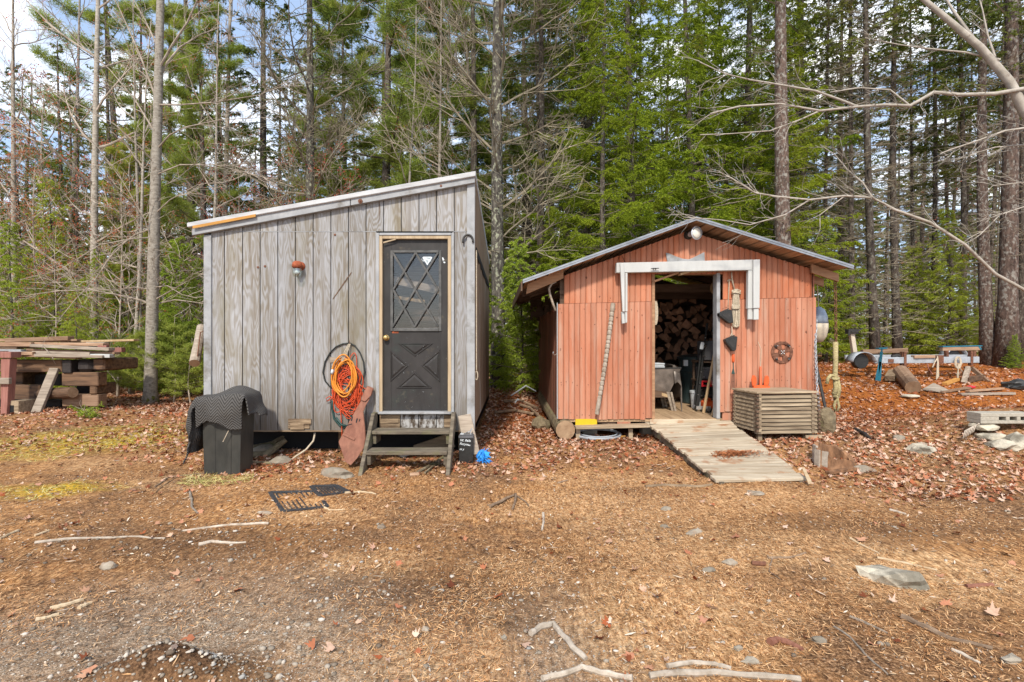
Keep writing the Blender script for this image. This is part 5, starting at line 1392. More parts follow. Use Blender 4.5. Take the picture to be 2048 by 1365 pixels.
def trash_can():
    c = P(1390, 802, 8.75); c.z = zfl
    t = thing('trash_can', 'tall dark green plastic can with lid inside the red shed', 'bin', c)
    mb = MB(); mb.lathe([(.225, .001), (.235, .02), (.262, .52), (.270, .53), (.270, .56), (.264, .57), (.275, .74), (.292, .745), (.292, .76)], c, (0, 0, 1), 32); part('can_body', mb, M['candark'], t, smooth=False)
    mb = MB(); mb.lathe([(.300, .755), (.302, .785), (.27, .80), (.12, .83), (.01, .835)], c, (0, 0, 1), 32); part('lid', mb, M['candark'], t)
    mb = MB(); mb.box(c.x - .27, c.x - .20, c.y - .235, c.y - .19, .66 + zfl - .02, .74 + zfl); part('can_label', mb, M['sticker'], t)
trash_can()
def wheelbarrow():
    D = 8.0; c = P(1318, 765, D); t = thing('wheelbarrow', 'steel wheelbarrow with wooden legs inside the red shed doorway', 'wheelbarrow', (c.x, D, zfl))
    zr = P(0, 737, D).z; zb = P(0, 775, D).z
    x0, x1 = c.x - .50, P(1349, 0, D).x
    mb = MB()
    r_ = [[(x0, D - .30, zr), (x1, D - .30, zr + .02), (x1, D + .30, zr + .02), (x0, D + .30, zr)],
          [(x0 + .08, D - .22, zb + .02), (x1 - .15, D - .24, zb - .05), (x1 - .15, D + .24, zb - .05), (x0 + .08, D + .22, zb + .02)]]
    vs = r_[0] + r_[1]; mb.add(vs, [(0, 1, 5, 4), (1, 2, 6, 5), (2, 3, 7, 6), (3, 0, 4, 7), (4, 5, 6, 7)])
    o = part('tray', mb, M['barrow'], t); s_ = o.modifiers.new('s', 'SOLIDIFY'); s_.thickness = .006; b_ = o.modifiers.new('b', 'BEVEL'); b_.width = .05; b_.segments = 3
    mb = MB(); mb.tube([Vector(p) for p in r_[0]], .012, 6, closed=True); part('tray_rim', mb, M['darkmetal'], t)
    mb = MB(); mb.beam((x0 - .02, D - .2, zb + .05), (c.x + .14, D - .22, zb - .13), .04, .045); mb.beam((x0 - .02, D + .2, zb + .05), (c.x + .14, D + .22, zb - .13), .04, .045); part('handle', mb, M['ywood'], t)
    lx = P(1334, 0, D).x
    for dy in (-.22, .22):
        mb = MB(); mb.beam((lx - .06, D + dy, zb - .03), (lx + .02, D + dy, zfl + .0), .045, .05); mb.beam((lx - .02, D + dy - .05, zb - .05), (lx + .045, D + dy - .05, zfl + .0), .02, .03, (1, 0, 0)); part('leg', mb, M['lumber_grey'], t)
    mb = MB(); mb.box(x0 - .2, lx - .05, D - .235, D - .20, zfl + .20, zfl + .36); part('brace', mb, M['darkwood'], t)
    for k in range(3):
        m_ = MB(); a = P(1306, 735.5 - k * 3.2, 7.75); m_.box(a.x - .25, P(1329 - (k % 2), 0, 7.75).x, 7.72, 8.05, zr + .022 + k * .024, zr + .042 + k * .024); one(m_, 'white_tray', M['whiteplastic'], ('lowest', 'middle', 'topmost')[k] + ' white plastic tray stacked on the wheelbarrow', 'tray', 'white trays on the wheelbarrow', bevel=.006)
    m_ = MB(); g = 14; vs = []; rr = random.Random(2)
    for j in range(g + 1):
        for i in range(g + 1):
            u, v = i / g, j / g; x = P(1335, 0, D).x + .17 * u; ed = max(0, u - .62)
            vs.append((x - ed * .15, D - .36 + .7 * v, zr + .035 + .03 * math.sin(u * 7 + v * 5) - ed * 1.3 - max(0, .14 - v) * 1.8))
    m_.add(vs, [(j * (g + 1) + i, j * (g + 1) + i + 1, (j + 1) * (g + 1) + i + 1, (j + 1) * (g + 1) + i) for j in range(g) for i in range(g)])
    o = part('dark_sack', m_, M['barrow'], smooth=True); s_ = o.modifiers.new('s', 'SOLIDIFY'); s_.thickness = .008; tag(o, 'dark plastic sheet slumped over the right end of the wheelbarrow', 'sheet')
wheelbarrow()
def shed_tools():
    # tall black tripod-like rack
    D = 7.75
    def q(x, y, o=0): return P(1290 + x / 4.405, 540 + y / 4.405, D + o)
    t = thing('black_rack', 'tall narrow black metal rack leaning inside the red shed doorway', 'rack', (q(455, 0).x, D, zfl))
    for a, b, s_ in (((450, 1232), (548, 470), .028), ((437, 1190), (500, 660), .022), ((470, 1215), (530, 600), .020)):
        mb = MB(); p = q(*a); p.z = max(p.z, zfl + .01); mb.beam(p, q(*b, .12), s_, s_); part('rail', mb, M['blackplastic'], t, .003)
    mb = MB()
    for y in (600, 680, 760, 900, 1000, 1100): 
        u = (1232 - y) / 762; mb.lathe([(.008, 0), (.008, .015)], q(450 + 98 * u, y, .12 * u - .02), (0, -1, 0), 7)
    part('rivet', mb, M['chrome'], t)
    mb = MB(); p = q(447, 1228, -.03); p.z = zfl + .035; mb.lathe([(.034, -.012), (.034, .012)], p, (1, 0, 0), 16); mb.beam(p, p + Vector((.22, .03, 0)), .02, .02); part('castor', mb, M['blackplastic'], t)
    mb = MB(); mb.beam(q(495, 700), q(508, 640), .02, .05); part('clip', mb, M['steel'], t)
    # stacked tool cases
    for k, (x0, y0, x1, y1, lab, mat) in enumerate(((520, 625, 640, 800, 'topmost tall grey tool case against the right wall inside the red shed', 'greyplastic'), (505, 860, 640, 965, 'middle grey tool case against the right wall inside the red shed', 'greyplastic'), (485, 1030, 640, 1130, 'lowest dark tool case against the right wall inside the red shed', 'blackplastic'))):
        D2 = 7.9; a = P(1290 + x0 / 4.405, 540 + y1 / 4.405, D2); b = P(1290 + x1 / 4.405, 540 + y0 / 4.405, D2)
        tt = thing('tool_case', lab, 'tool case', ((a.x + b.x) / 2, D2, a.z), 'tool cases stacked on a shelf in the red shed'); mb = MB(); mb.box(a.x, b.x + .15, D2, D2 + .3, a.z, b.z); part('case_shell', mb, M[mat], tt, .012)
        mb = MB()
        for u in (.2, .75): mb.lathe([(.011, 0), (.008, .008)], (a.x + .025, D2, a.z + (b.z - a.z) * u), (0, -1, 0), 8)
        part('rivet', mb, M['chrome'], tt)
    mb = MB(); D2 = 7.95
    for yy in (1132, 967, 802): 
        z = P(0, 540 + yy / 4.405, D2).z; mb.box(P(1398, 0, D2).x, 3.92, D2 - .02, D2 + .35, z - .03, z - .004)
    for x in (P(1400, 0, D2).x, 3.88): mb.box(x, x + .03, D2 + .30, D2 + .34, zfl + .001, P(0, 720, D2).z)
    one(mb, 'tool_shelf', M['darkwood'], 'dark shelf rack carrying tool cases inside the red shed', 'shelf')
    tt = thing('red_case', 'red open-handled case on the shelf inside the red shed', 'case', P(1412, 768, 7.82)); a = P(1403, 774, 7.82); b = P(1425, 762, 7.82); mb = MB()
    mb.box(a.x, b.x, 7.82, 7.9, a.z, a.z + .025); mb.box(a.x, b.x, 7.82, 7.9, b.z - .025, b.z); mb.box(a.x, a.x + .03, 7.82, 7.9, a.z + .026, b.z - .026); mb.box(b.x - .03, b.x, 7.82, 7.9, a.z + .026, b.z - .026); part('case_frame', mb, M['redplastic'], tt, .004)
    mb = MB(); mb.lathe([(.03, 0), (.04, .02), (.04, .08), (.025, .1)], P(1428, 771, 7.8), (0, 0, 1), 12); one(mb, 'glass_jar', M['chrome'], 'small shiny jar beside the red case on the shelf', 'jar')
    # long wooden handle
    mb = MB(); p = q(515, 1250, -.25); p.z = zfl + .005; mb.tube([p, P(1432, 690, 7.35)], [.022, .018], 10); one(mb, 'wooden_pole', M['ywood'], 'long pale wooden pole leaning in the right of the doorway', 'pole')
    mb = MB(); p = P(1424, 828, 7.2); p.z = zfl + .004; mb.tube([p, P(1436, 790, 7.25)], [.02, .014], 8); one(mb, 'wooden_stake', M['ywood'], 'short wooden stake by the right door post inside the red shed', 'stake')
    # buckets
    for k, (x, D3, lab) in enumerate(((1391, 8.05, 'left white bucket behind the black rack'), (1398, 7.98 + .3, 'right white bucket half hidden by the leaning handle'))):
        c = P(x + (3 if k == 0 else 2), 0, D3); c.z = zfl; tt = thing('bucket', lab, 'bucket', c, 'white buckets on the red shed floor')
        mb = MB(); mb.lathe([(.085, .001), (.105, .24), (.112, .242), (.112, .275), (.104, .277)], (c.x, c.y, zfl), (0, 0, 1), 24); part('bucket_body', mb, M['whiteplastic'], tt, smooth=False)
        mb = MB(); mb.tube([Vector((c.x + .112 * math.cos(a), c.y - .115, zfl + .23 - .07 * math.sin(a))) for a in np.linspace(0, 3.14, 9)], .003, 4); part('bail', mb, M['steel'], tt)
    # chainsaw
    D4 = 7.55; c = P(1421, 818, D4); tt = thing('chainsaw', 'orange chainsaw on the floor at the right of the doorway', 'chainsaw', (c.x, D4, zfl))
    mb = MB(); mb.box(c.x - .10, c.x + .07, D4, D4 + .14, zfl + .06, zfl + .17); mb.box(c.x - .07, c.x + .03, D4 + .01, D4 + .12, zfl + .17, zfl + .21); part('engine_cover', mb, M['orangepaint'], tt, .02)
    mb = MB(); mb.box(c.x - .10, c.x + .08, D4 - .02, D4 + .15, zfl + .002, zfl + .058); mb.tube([(c.x - .08, D4, zfl + .20), (c.x - .10, D4 - .03, zfl + .25), (c.x + .02, D4 - .04, zfl + .26), (c.x + .05, D4, zfl + .17)], .012, 7); part('handle', mb, M['blackplastic'], tt, .008)
    mb = MB(); mb.lathe([(.03, 0), (.03, .012)], (c.x - .04, D4 - .021, zfl + .05), (0, -1, 0), 12); mb.beam((c.x, D4 - .01, zfl + .07), (c.x - .2, D4 + .02, zfl + .07), .006, .05); part('guide_bar', mb, M['chrome'], tt)
    # round board and rope on the posts
    c = P(1429, 577, 8.0); mb = MB(); mb.lathe([(.10, 0), (.105, .015), (.10, .05)], c, (.5, -1, 0), 20); one(mb, 'round_wood_slice', M['ywood'], 'round pale wood slice hung high inside the red shed', 'disc')
    mb = MB(); mb.beam(c + Vector((0, .04, .05)), c + Vector((.25, .06, .4)), .04, .04); one(mb, 'hanging_strut', M['darkwood'], 'dark strut holding the round wood slice inside the red shed', 'strut')
    mb = MB()
    for k in range(4): mb.tube([rp(1307 + 1.5 * k + 4 * math.sin(a), 626 - 24 * math.cos(a), -.06) for a in np.linspace(.2, 6.0, 22)], .006, 5)
    one(mb, 'hanging_line', M['whiterope'], 'thin line looped on a nail inside the left door post', 'rope')
shed_tools()

# ------------------------------------------------------------------ boat trailer
def trailer():
    D = 10.4
    def q(x, y, o=0.0): return P(1640 + x / 5.02, 640 + y / 5.02, D + o)
    t = thing('boat_trailer', 'old galvanised boat trailer parked at the edge of the dark woods', 'trailer', (q(1100, 0).x, D, gz(q(1100, 0).x, D)))
    mb = MB(); mb.beam(q(545, 408), q(1592, 402), .05, .125); part('near_rail', mb, M['steel'], t, .006)
    mb = MB(); mb.beam(q(250, 376, 1.0), q(1560, 372, 1.0), .05, .10); part('far_rail', mb, M['steel'], t, .006)
    mb = MB()
    for x in (560, 1190, 1560): mb.beam(q(x, 400, .03), q(x, 378, .98), .06, .06, (0, 0, 1))
    part('cross_member', mb, M['steel'], t)
    mb = MB(); mb.box(q(1145, 0).x, q(1222, 0).x, D - .05, D + .06, q(0, 440).z, q(0, 355).z); part('axle_bracket', mb, M['rust'], t)
    for xc, w, yy, o, lab in ((452, 118, 438, -.12, 0), (1385, 105, 380, .95, 1)):
        mb = MB(); vs = []; n = 14; c = q(xc, yy, o); r_ = w / 5.02 * (D + o) / F
        for i in range(n + 1):
            a = math.pi * (i / n) * (.93) + .12
            for dy in (0, .24): vs.append((c.x - r_ * math.cos(a), c.y + dy, c.z + r_ * .92 * math.sin(a)))
        mb.add(vs, [(2 * i, 2 * i + 1, 2 * i + 3, 2 * i + 2) for i in range(n)])
        ob = part('fender', mb, M['steel'], t, smooth=True); s_ = ob.modifiers.new('s', 'SOLIDIFY'); s_.thickness = .012
        mb = MB(); g_ = gz(c.x, c.y); mb.lathe([(r_ * .30, -.06), (r_ * .6, -.06), (r_ * .66, -.04), (r_ * .66, .04), (r_ * .6, .06), (r_ * .30, .06)], (c.x, c.y + .16, c.z + .04), (0, 1, 0), 22); wh = part('wheel', mb, M['blackplastic'], t)
    mb = MB(); mb.beam(q(350, 370, .2), q(312, 120, .2), .085, .085, (0, 1, 0)); part('winch_post', mb, M['buoytan'], t, .006)
    mb = MB(); mb.obox(q(318, 118, .2), (1, 0, 0), (0, 1, 0), (0, 0, 1), .10, .06, .05); mb.tube([q(318, 120, .1), q(372, 125, .08), q(428, 82, .08)], .014, 6); mb.tube([q(295, 100, .15), q(290, 160, .15)], .022, 7); part('winch', mb, M['darkmetal'], t)
    for (x0, y0, x1, y1, o) in ((420, 300, 870, 285, .30), (1215, 268, 1600, 262, .30)):
        mb = MB(); mb.beam(q(x0, y0 + 22, o), q(x1, y1 + 22, o), .09, .09); b = part('bunk_board', mb, M['lumber'], t, .005)
        if x0 > 1000:
            mb = MB(); mb.beam(q(x0 - 4, y0 + 1, o), q(x1 + 8, y1 - 1, o), .11, .022); mb.beam(q(1575, 266, o), q(1600, 300, o), .10, .03); part('bunk_carpet', mb, M['tealstrap'], b)
        else:
            mb = MB(); mb.beam(q(575, 288, o), q(660, 284, o), .11, .022); part('bunk_carpet', mb, M['tealstrap'], b)
    for x, y0, y1, o in ((825, 320, 480, .04), (845, 320, 470, .0), (1268, 310, 372, .25), (1512, 310, 460, .0), (1542, 310, 440, .06)): mb = MB(); mb.beam(q(x, y0, o), q(x, y1, o), .05, .07, (0, 1, 0)); part('bunk_post', mb, M['rust'], t)
    mb = MB(); mb.beam(q(930, 372, -.01), q(1140, 368, -.01), .10, .06); part('keel_board', mb, M['lumber'], t, .004)
    mb = MB(); mb.tube([q(720, 368, .02), q(770, 358, .02), q(800, 362, .02)], .03, 7); part('spring_shackle', mb, M['darkmetal'], t)
    mb = MB(); mb.obox(q(712, 412, -.03), (1, 0, 0), (0, 1, 0), (0, 0, 1), .055, .006, .035); part('rusty_plate', mb, M['rust'], t)
    # strap and ropes hang on the rail
    mb = MB()
    for dx in (-14, 14):
        pts = [q(625, 284, .15), q(618, 320, -.06), q(605, 420, -.09), q(588 + dx, 560, -.09), q(582 + dx, 615, -.09)]
        for a, b in zip(pts[:-1], pts[1:]): mb.beam(a, b, .055, .008, (0, 1, 0))
    one(mb, 'teal_strap', M['tealstrap'], 'teal webbing strap hanging over the left end of the trailer rail', 'strap')
    mb = MB()
    for dx in (0, 10, 22): mb.tube([q(1178, 365, -.06), q(1180 + dx * .3, 430, -.08), q(1168 + dx, 600 - dx, -.08)], .012, 5)
    mb.tube([q(1178, 385, -.06), q(1150, 430, -.08), q(1130, 478, -.08)], .012, 5); one(mb, 'tan_rope', M['whiterope'], 'tan rope doubled over the middle of the trailer rail', 'rope')
    mb = MB()
    for k in range(4): mb.tube([q(1380 + 26 * math.sin(a) + 4 * k, 430 - 58 * math.cos(a), -.08) for a in np.linspace(0, 6.283, 18)], .011, 5)
    for dx in (0, 12): mb.tube([q(1385 + dx, 440, -.08), q(1390 - dx, 560, -.08), q(1376 + dx, 680, -.08)], .011, 5)
    mb.tube([q(1395, 470, -.08), q(1430, 520, -.08), q(1470, 600, -.08)], .010, 5); one(mb, 'pale_rope', M['whiterope'], 'pale rope coil hanging near the right end of the trailer rail', 'rope')
    mb = MB(); mb.tube([q(1078, 440, -.03), q(1090, 490, -.05), q(1130, 550, -.05)], .010, 5); one(mb, 'pink_cord', M['lumber_red'], 'short pink cord dangling from the trailer rail', 'cord')
    # supports and boards around it
    def gr(x, y, up=0.0):
        p = G(1640 + x / 5.02, 640 + y / 5.02); return p + Vector((0, 0, up))
    a = gr(935, 735, .10); b = q(810, 520, -.15); ob = cutlog(a, b, .13, 'log_chunk', 'lumber', 5); tag(ob, 'thick split log chunk propped under the trailer', 'log')
    mb = MB(); a = gr(700, 640, 0); mb.beam(a + Vector((0, 0, .10)), q(740, 520, .0), .16, .10); one(mb, 'rotten_block', M['rotten'], 'rotten wood block behind the log chunk under the trailer', 'block')
    mb = MB(); mb.beam(gr(1440, 640), q(1490, 478, -.15), .07, .09); one(mb, 'prop_board', M['lumber_grey'], 'pale board propping the right end of the trailer', 'board', bevel=.004)
    mb = MB(); mb.beam(gr(1690, 625), q(1520, 480, .1), .05, .07); one(mb, 'slanting_strut', M['lumber'], 'brown strut slanting right from the trailer end', 'strut')
    mb = MB(); mb.beam(gr(1470, 630, .05), gr(1640, 605, .06), .08, .10); one(mb, 'ground_timber', M['tie'], 'dark timber on the needles under the trailer right end', 'timber')
    mb = MB(); mb.beam(gr(1250, 660, .03), gr(1380, 622, .05), .08, .05); one(mb, 'ground_board', M['orangewood'], 'orange-brown board end below the pale rope', 'board')
    mb = MB(); mb.prism([gr(1030, 720, .03), gr(1200, 745, .03), gr(1290, 735, .04), gr(1140, 685, .08)], (0, 0, .02)); one(mb, 'grey_slab', M['lumber_grey'], 'flat grey-brown slab on the needles before the trailer', 'slab')
    mb = MB(); mb.beam(gr(1210, 745, .03), gr(1500, 700, .04), .07, .03); one(mb, 'ground_board', M['lumber'], 'left thin board of the three lying before the trailer', 'board')
    mb = MB(); mb.beam(gr(1480, 738, .04), gr(1830, 715, .05), .08, .03); one(mb, 'ground_board', M['lumber'], 'upper of the two long boards lying right before the trailer', 'board')
    mb = MB(); mb.beam(gr(1400, 758, .02), gr(1945, 755, .03), .08, .04); one(mb, 'ground_board', M['lumber_grey'], 'lowest long dark board lying before the trailer', 'board')
    mb = MB(); p = gr(1510, 692, .03); mb.rock(p, .09, .05, .03, 3); one(mb, 'red_scrap', M['redplastic'], 'small red plastic scrap on the needles before the trailer', 'scrap')
    mb = MB(); p = gr(910, 778, .02); mb.rock(p, .17, .10, .035, 5, .2); one(mb, 'slate_stone', M['greenstone'], 'flat grey slate stone in front of the trailer', 'rock')
    mb = MB(); p = gr(1985, 690, .06); mb.rock(p, .30, .14, .11, 7, .4, 0, 3); one(mb, 'black_bag', M['blackplastic'], 'black plastic bag lying on the bank at the far right', 'bag')
trailer()

# ------------------------------------------------------------------ lumber pile at the left
def lumber_pile():
    D = 9.6
    def q(x, y, o=0.0): return P(x / 7.06, 660 + y / 7.06, D + o)
    def tie(x0, x1, y0, y1, o, dep, label, mat='tie', name='timber', endtar=False, bev=.012):
        a = q(x0, y1, o); b = q(x1, y0, o); mb = MB(); mb.box(a.x, b.x, D + o, D + o + dep, a.z, b.z)
        ob = one(mb, name, M[mat], label, 'timber', 'old timbers cribbed under the lumber pile', bevel=bev); return ob
    tie(-260, 868, 425, 600, .0, .2, 'long brown top timber of the crib under the lumber pile')
    tie(872, 998, 428, 612, -.06, .9, 'tar-black timber end with pale flakes at the top of the crib', 'tar')
    tie(1062, 1290, 420, 598, -.02, .9, 'round-cornered black timber end right of the tar-black one', 'tar', bev=.06)
    tie(1300, 1470, 405, 578, .0, .9, 'dark brown timber end at the top right corner of the crib', bev=.03)
    tie(866, 1385, 602, 795, -.02, .22, 'long red-brown timber on the right of the crib, second course')
    tie(-260, 560, 785, 985, -.03, .22, 'pale-brown lower timber of the crib beside the slanting brace')
    a = q(560, 905, .05); b = q(1030, 885, -.14); ob = cutlog(a, b, .105, 'round_timber', 'tie', 3, 14); tag(ob, 'round log with a red cut end in the lower crib', 'timber', 'old timbers cribbed under the lumber pile')
    tie(1255, 1360, 765, 915, .0, .5, 'small upright dark block at the right of the crib', bev=.02)
    tie(870, 1385, 915, 1085, .02, .22, 'bottom-most timber at the right foot of the crib', 'lumber')
    tie(-200, 860, 990, 1090, .25, .3, 'dark bottom timber deep under the left of the crib', 'tar')
    tie(130, 320, 605, 778, .30, .5, 'dark block set back in the upper gap of the crib', 'tie')
    tie(420, 860, 630, 790, .55, .2, 'recessed timber deep in the upper gap of the crib', 'tar')
    tie(1070, 1250, 795, 920, .35, .3, 'recessed dark block under the red-brown timber', 'tar')
    mb = MB(); p = q(510, 1105, -.35); p.z = gz(p.x, p.y) - .01; mb.beam(p, q(775, 545, -.02), .06, .17, (1, 0, 0)); one(mb, 'brace_board', M['lumber_grey'], 'thick pale board leaning diagonally against the crib', 'board', bevel=.006)
    def sawhorse():
        t = thing('red_trestle', 'faded red wooden trestle post at the left end of the lumber pile', 'trestle', (q(60, 0).x, D - .5, gz(q(60, 0).x, D - .5)))
        a = q(5, 1150, -.5); b = q(112, 405, -.5); g = gz(a.x, D - .5)
        mb = MB(); mb.hexa([(a.x, D - .5, g - .01), (q(90, 0, -.5).x, D - .5, g - .01), (q(90, 0, -.5).x, D - .36, g - .01), (a.x, D - .36, g - .01), (q(10, 0, -.5).x, D - .5, b.z), (q(140, 0, -.5).x, D - .5, b.z), (q(140, 0, -.5).x, D - .36, b.z), (q(10, 0, -.5).x, D - .36, b.z)]); part('post', mb, M['lumber_red'], t, .006)
        mb = MB(); c, d = q(-200, 400, -.52), q(160, 312, -.52); mb.box(c.x, d.x, D - .53, D - .33, c.z + .002, d.z); part('top_rail', mb, M['lumber_red'], t, .006)
        mb = MB(); c, d = q(-200, 768, -.54), q(140, 680, -.54); mb.box(c.x, d.x, D - .56, D - .502, c.z, d.z); part('cross_rail', mb, M['lumber_grey'], t, .004)
    sawhorse()
    def hollow_block():
        a, b = q(85, 1180, -.45), q(205, 1005, -.45); g = gz(a.x, D - .45); t = thing('hollow_block', 'grey wooden block with dark hollow beside the red trestle', 'block', ((a.x + b.x) / 2, D - .45, g))
        mb = MB(); mb.box(a.x, b.x + .06, D - .44, D - .1, g - .02, b.z); part('block_body', mb, M['greenbox'], t, .006)
        mb = MB(); mb.box(a.x + .02, b.x - .02, D - .446, D - .441, g + .02, b.z - .08); part('hollow', mb, M['blackhole'], t)
    hollow_block()
    # the boards on top: (x0,y0,x1,y1) centre line, thickness px, offset, label
    bl = [(-300, 330, 1115, 395, 34, -.10, 'lumber', 'lowest orange-brown board along the front of the pile'),
          (160, 335, 345, 333, 66, -.16, 'greypaint', 'short grey-white painted board end at the left front of the pile'),
          (300, 333, 500, 333, 46, -.13, 'lumber', 'stubby tan board end next to the grey-white one'),
          (530, 358, 1490, 378, 38, -.12, 'lumber_grey', 'long pale board ending in a white tip at the pile front'),
          (1310, 365, 1585, 370, 48, -.06, 'whitepaint', 'white-painted board end sticking out right of the pile'),
          (500, 320, 1310, 335, 40, .0, 'lumber_grey', 'greyish knotty board second from the pile bottom'),
          (-300, 285, 345, 290, 24, -.1, 'greypaint', 'thin white-edged board at the left of the pile'),
          (420, 278, 1660, 330, 30, .05, 'lumber', 'long thin brown board with a frayed tip'),
          (-300, 262, 285, 256, 32, .0, 'lumber', 'short reddish board on the left of the pile'),
          (470, 222, 1580, 275, 42, -.02, 'lumber_grey', 'silvery weathered board slanting across the pile middle'),
          (-300, 205, 490, 205, 60, -.04, 'lumber', 'thick brown board on the left upper pile'),
          (490, 195, 1500, 210, 40, .08, 'lumber', 'tan board lying just under the top boards'),
          (1400, 240, 1525, 240, 46, .10, 'lumber_red', 'red-brown board end with nail holes at the right'),
          (1560, 285, 1745, 282, 68, .30, 'lumber_red', 'pinkish wide board end projecting farthest at the right'),
          (1250, 200, 1510, 200, 50, .2, 'lumber_grey', 'pale plank end with a dark knot at the upper right'),
          (-300, 148, 125, 146, 40, .10, 'lumber', 'rounded brown board on the far left top'),
          (120, 150, 1005, 118, 58, .15, 'lumber', 'thick orange-tan top plank of the pile'),
          (600, 165, 1130, 145, 30, .22, 'lumber', 'tan board lying behind the thick top plank'),
          (900, 172, 1930, 146, 30, .35, 'ywood', 'longest thin yellowish board sticking far out to the right')]
    for (x0, y0, x1, y1, th, o, mat, lab) in bl:
        mb = MB(); h = th / 7.06 * D / F; mb.beam(q(x0, y0, o), q(x1, y1, o + .05), .16, h); one(mb, 'lumber_board', M[mat], lab, 'board', 'boards stacked on the old timbers', bevel=.004)
    for k in range(5):
        o = .42 + k * .2
        mb = MB(); mb.beam(q(-300, 210 + 12 * (k % 3), o), q(1300 + 60 * (k % 2), 230 - 9 * (k % 3), o), .18, .10); one(mb, 'lumber_board', M['lumber'], 'board hidden in the back rows of the lumber pile', 'board', 'back boards of the lumber pile', bevel=.004)
        mb = MB(); mb.beam(q(-300, 330, o), q(1280, 340, o), .18, .12); one(mb, 'lumber_board', M['lumber'], 'board hidden in the back rows of the lumber pile', 'board', 'back boards of the lumber pile', bevel=.004)
lumber_pile()

# ------------------------------------------------------------------ stump, stones, block at the right
def stump():
    c = G(1683, 942); c = c + Vector((0, .14, 0)); t = thing('hollow_stump', 'hollow rotten stump with pale splintered rim right of the ramp', 'stump', c)
    rnd = random.Random(14); mb = MB(); n = 18; vs = []
    hs = [.18 + .055 * math.cos(a - 2.7) + .035 * math.cos(a - 1.57) + rnd.uniform(-.025, .02) for a in np.linspace(0, 6.283, n + 1)[:-1]]
    rr = [.19 + rnd.uniform(-.012, .02) for _ in range(n)]
    an = np.linspace(0, 6.283, n + 1)[:-1]
    for k, (kx, kz) in enumerate(((1.25, -.03), (1.05, .05), (1.0, 1.0), (.78, .95), (.72, .25))):
        for i in range(n):
            z = hs[i] * kz if k not in (0, 1) else (kz)
            vs.append((c.x + rr[i] * kx * 1.05 * math.cos(an[i]), c.y + rr[i] * kx * .8 * math.sin(an[i]), c.z + z))
    fs = []
    for k in range(4):
        for i in range(n): fs.append((k * n + i, k * n + (i + 1) % n, k * n + n + (i + 1) % n, k * n + n + i))
    fs.append(tuple(range(4 * n, 5 * n))[::-1]); mb.add(vs, fs); part('stump_wall', mb, M['stumpwood'], t)
    mb = MB()
    for i in range(8, 12): 
        a = an[i]; p = Vector((c.x + rr[i] * 1.08 * math.cos(a), c.y + rr[i] * .86 * math.sin(a), c.z - .02)); mb.beam(p, p + Vector((.01, .01, hs[i] + .025)), .058, .022, (math.cos(a), math.sin(a), 0))
    part('pale_splinters', mb, M['bleached'], t)
    mb = MB(); p = G(1690, 946); mb.beam(G(1655, 950) + Vector((0, 0, .02)), G(1722, 941) + Vector((0, 0, .03)), .06, .025); one(mb, 'bark_slab', M['stumpwood'], 'brown bark slab lying at the foot of the hollow stump', 'slab')
stump()
def rocks():
    L = [((1795, 1170), .19, .10, .07, 'greenstone', 'large pale grey-green stone half sunk in the needles of the yard', .5), ((1845, 905), .13, .10, .07, 'greenstone', 'pale angular stone on the leafy bank above the stump', .3), ((1990, 880), .17, .10, .06, 'greenstone', 'flat grey stone below the concrete block', .1),
         ((2010, 898), .14, .11, .07, 'greenstone', 'blue-grey stone low on the right bank', .5), ((2040, 890), .14, .12, .09, 'greenstone', 'grey boulder farthest right under the concrete block', .2), ((1800, 880), .07, .05, .05, 'stone', 'small pale pointed stone above the bank hollow', .2),
         ((1845, 893), .09, .05, .03, 'stone', 'thin flat stone beside the pale angular stone', 0), ((1730, 944), .12, .08, .05, 'stone', 'tan stone among leaves right of the stump', .4),
         ((670, 952), .20, .09, .07, 'stone', 'long grey boulder lying in leaves below the boat rudder', .35), ((1510, 990), .085, .05, .03, 'stone', 'pale flat stone in front of the ramp end', -.3), ((217, 1138), .045, .035, .035, 'stone', 'round white stone on the dirt at lower left', 0),
         ((1462, 1130), .045, .03, .025, 'stone', 'pale angular stone in the middle right dirt', .2), ((1418, 1143), .04, .025, .02, 'stone', 'cream flat stone beside the pale angular one', 0), ((1641, 1286), .032, .024, .02, 'stone', 'small oval grey stone at lower right', .3),
         ((1478, 1300), .022, .018, .016, 'stone', 'small white stone near the bottom driftwood', 0), ((1505, 1327), .045, .022, .014, 'stone', 'flat pale stone just above the bottom driftwood', .2), ((850, 1262), .022, .018, .014, 'stone', 'small tan stone on the dark earth bottom centre', 0), ((1008, 1278), .016, .014, .012, 'stone', 'tiny pale oval stone near the forked driftwood', 0),
         ((762, 1057), .035, .03, .022, 'stone', 'brown round stone on the dirt below the rubber mats', 0), ((528, 1028), .06, .03, .018, 'stone', 'pale flat stone left of the larger rubber mat', .2), ((1332, 1021), .04, .03, .028, 'stone', 'round pale stone right of the root tangle', 0),
         ((1390, 1068), .07, .03, .022, 'stone', 'long pale stone slanting in the middle right', -.5), ((2025, 1325), .05, .03, .02, 'stone', 'flat stone at the lower right corner', -.3), ((1330, 1055), .035, .02, .015, 'stone', 'small pale stone below the round pale stone', 0)]
    for k, ((px, py), a, b, c, mat, lab, rz) in enumerate(L):
        p = G(px, py); mb = MB(); mb.rock((p.x, p.y + b * .3, p.z + c * .25), a, b, c, 40 + k, .5, -rz, 2); one(mb, 'rock', M[mat], lab, 'rock')
rocks()
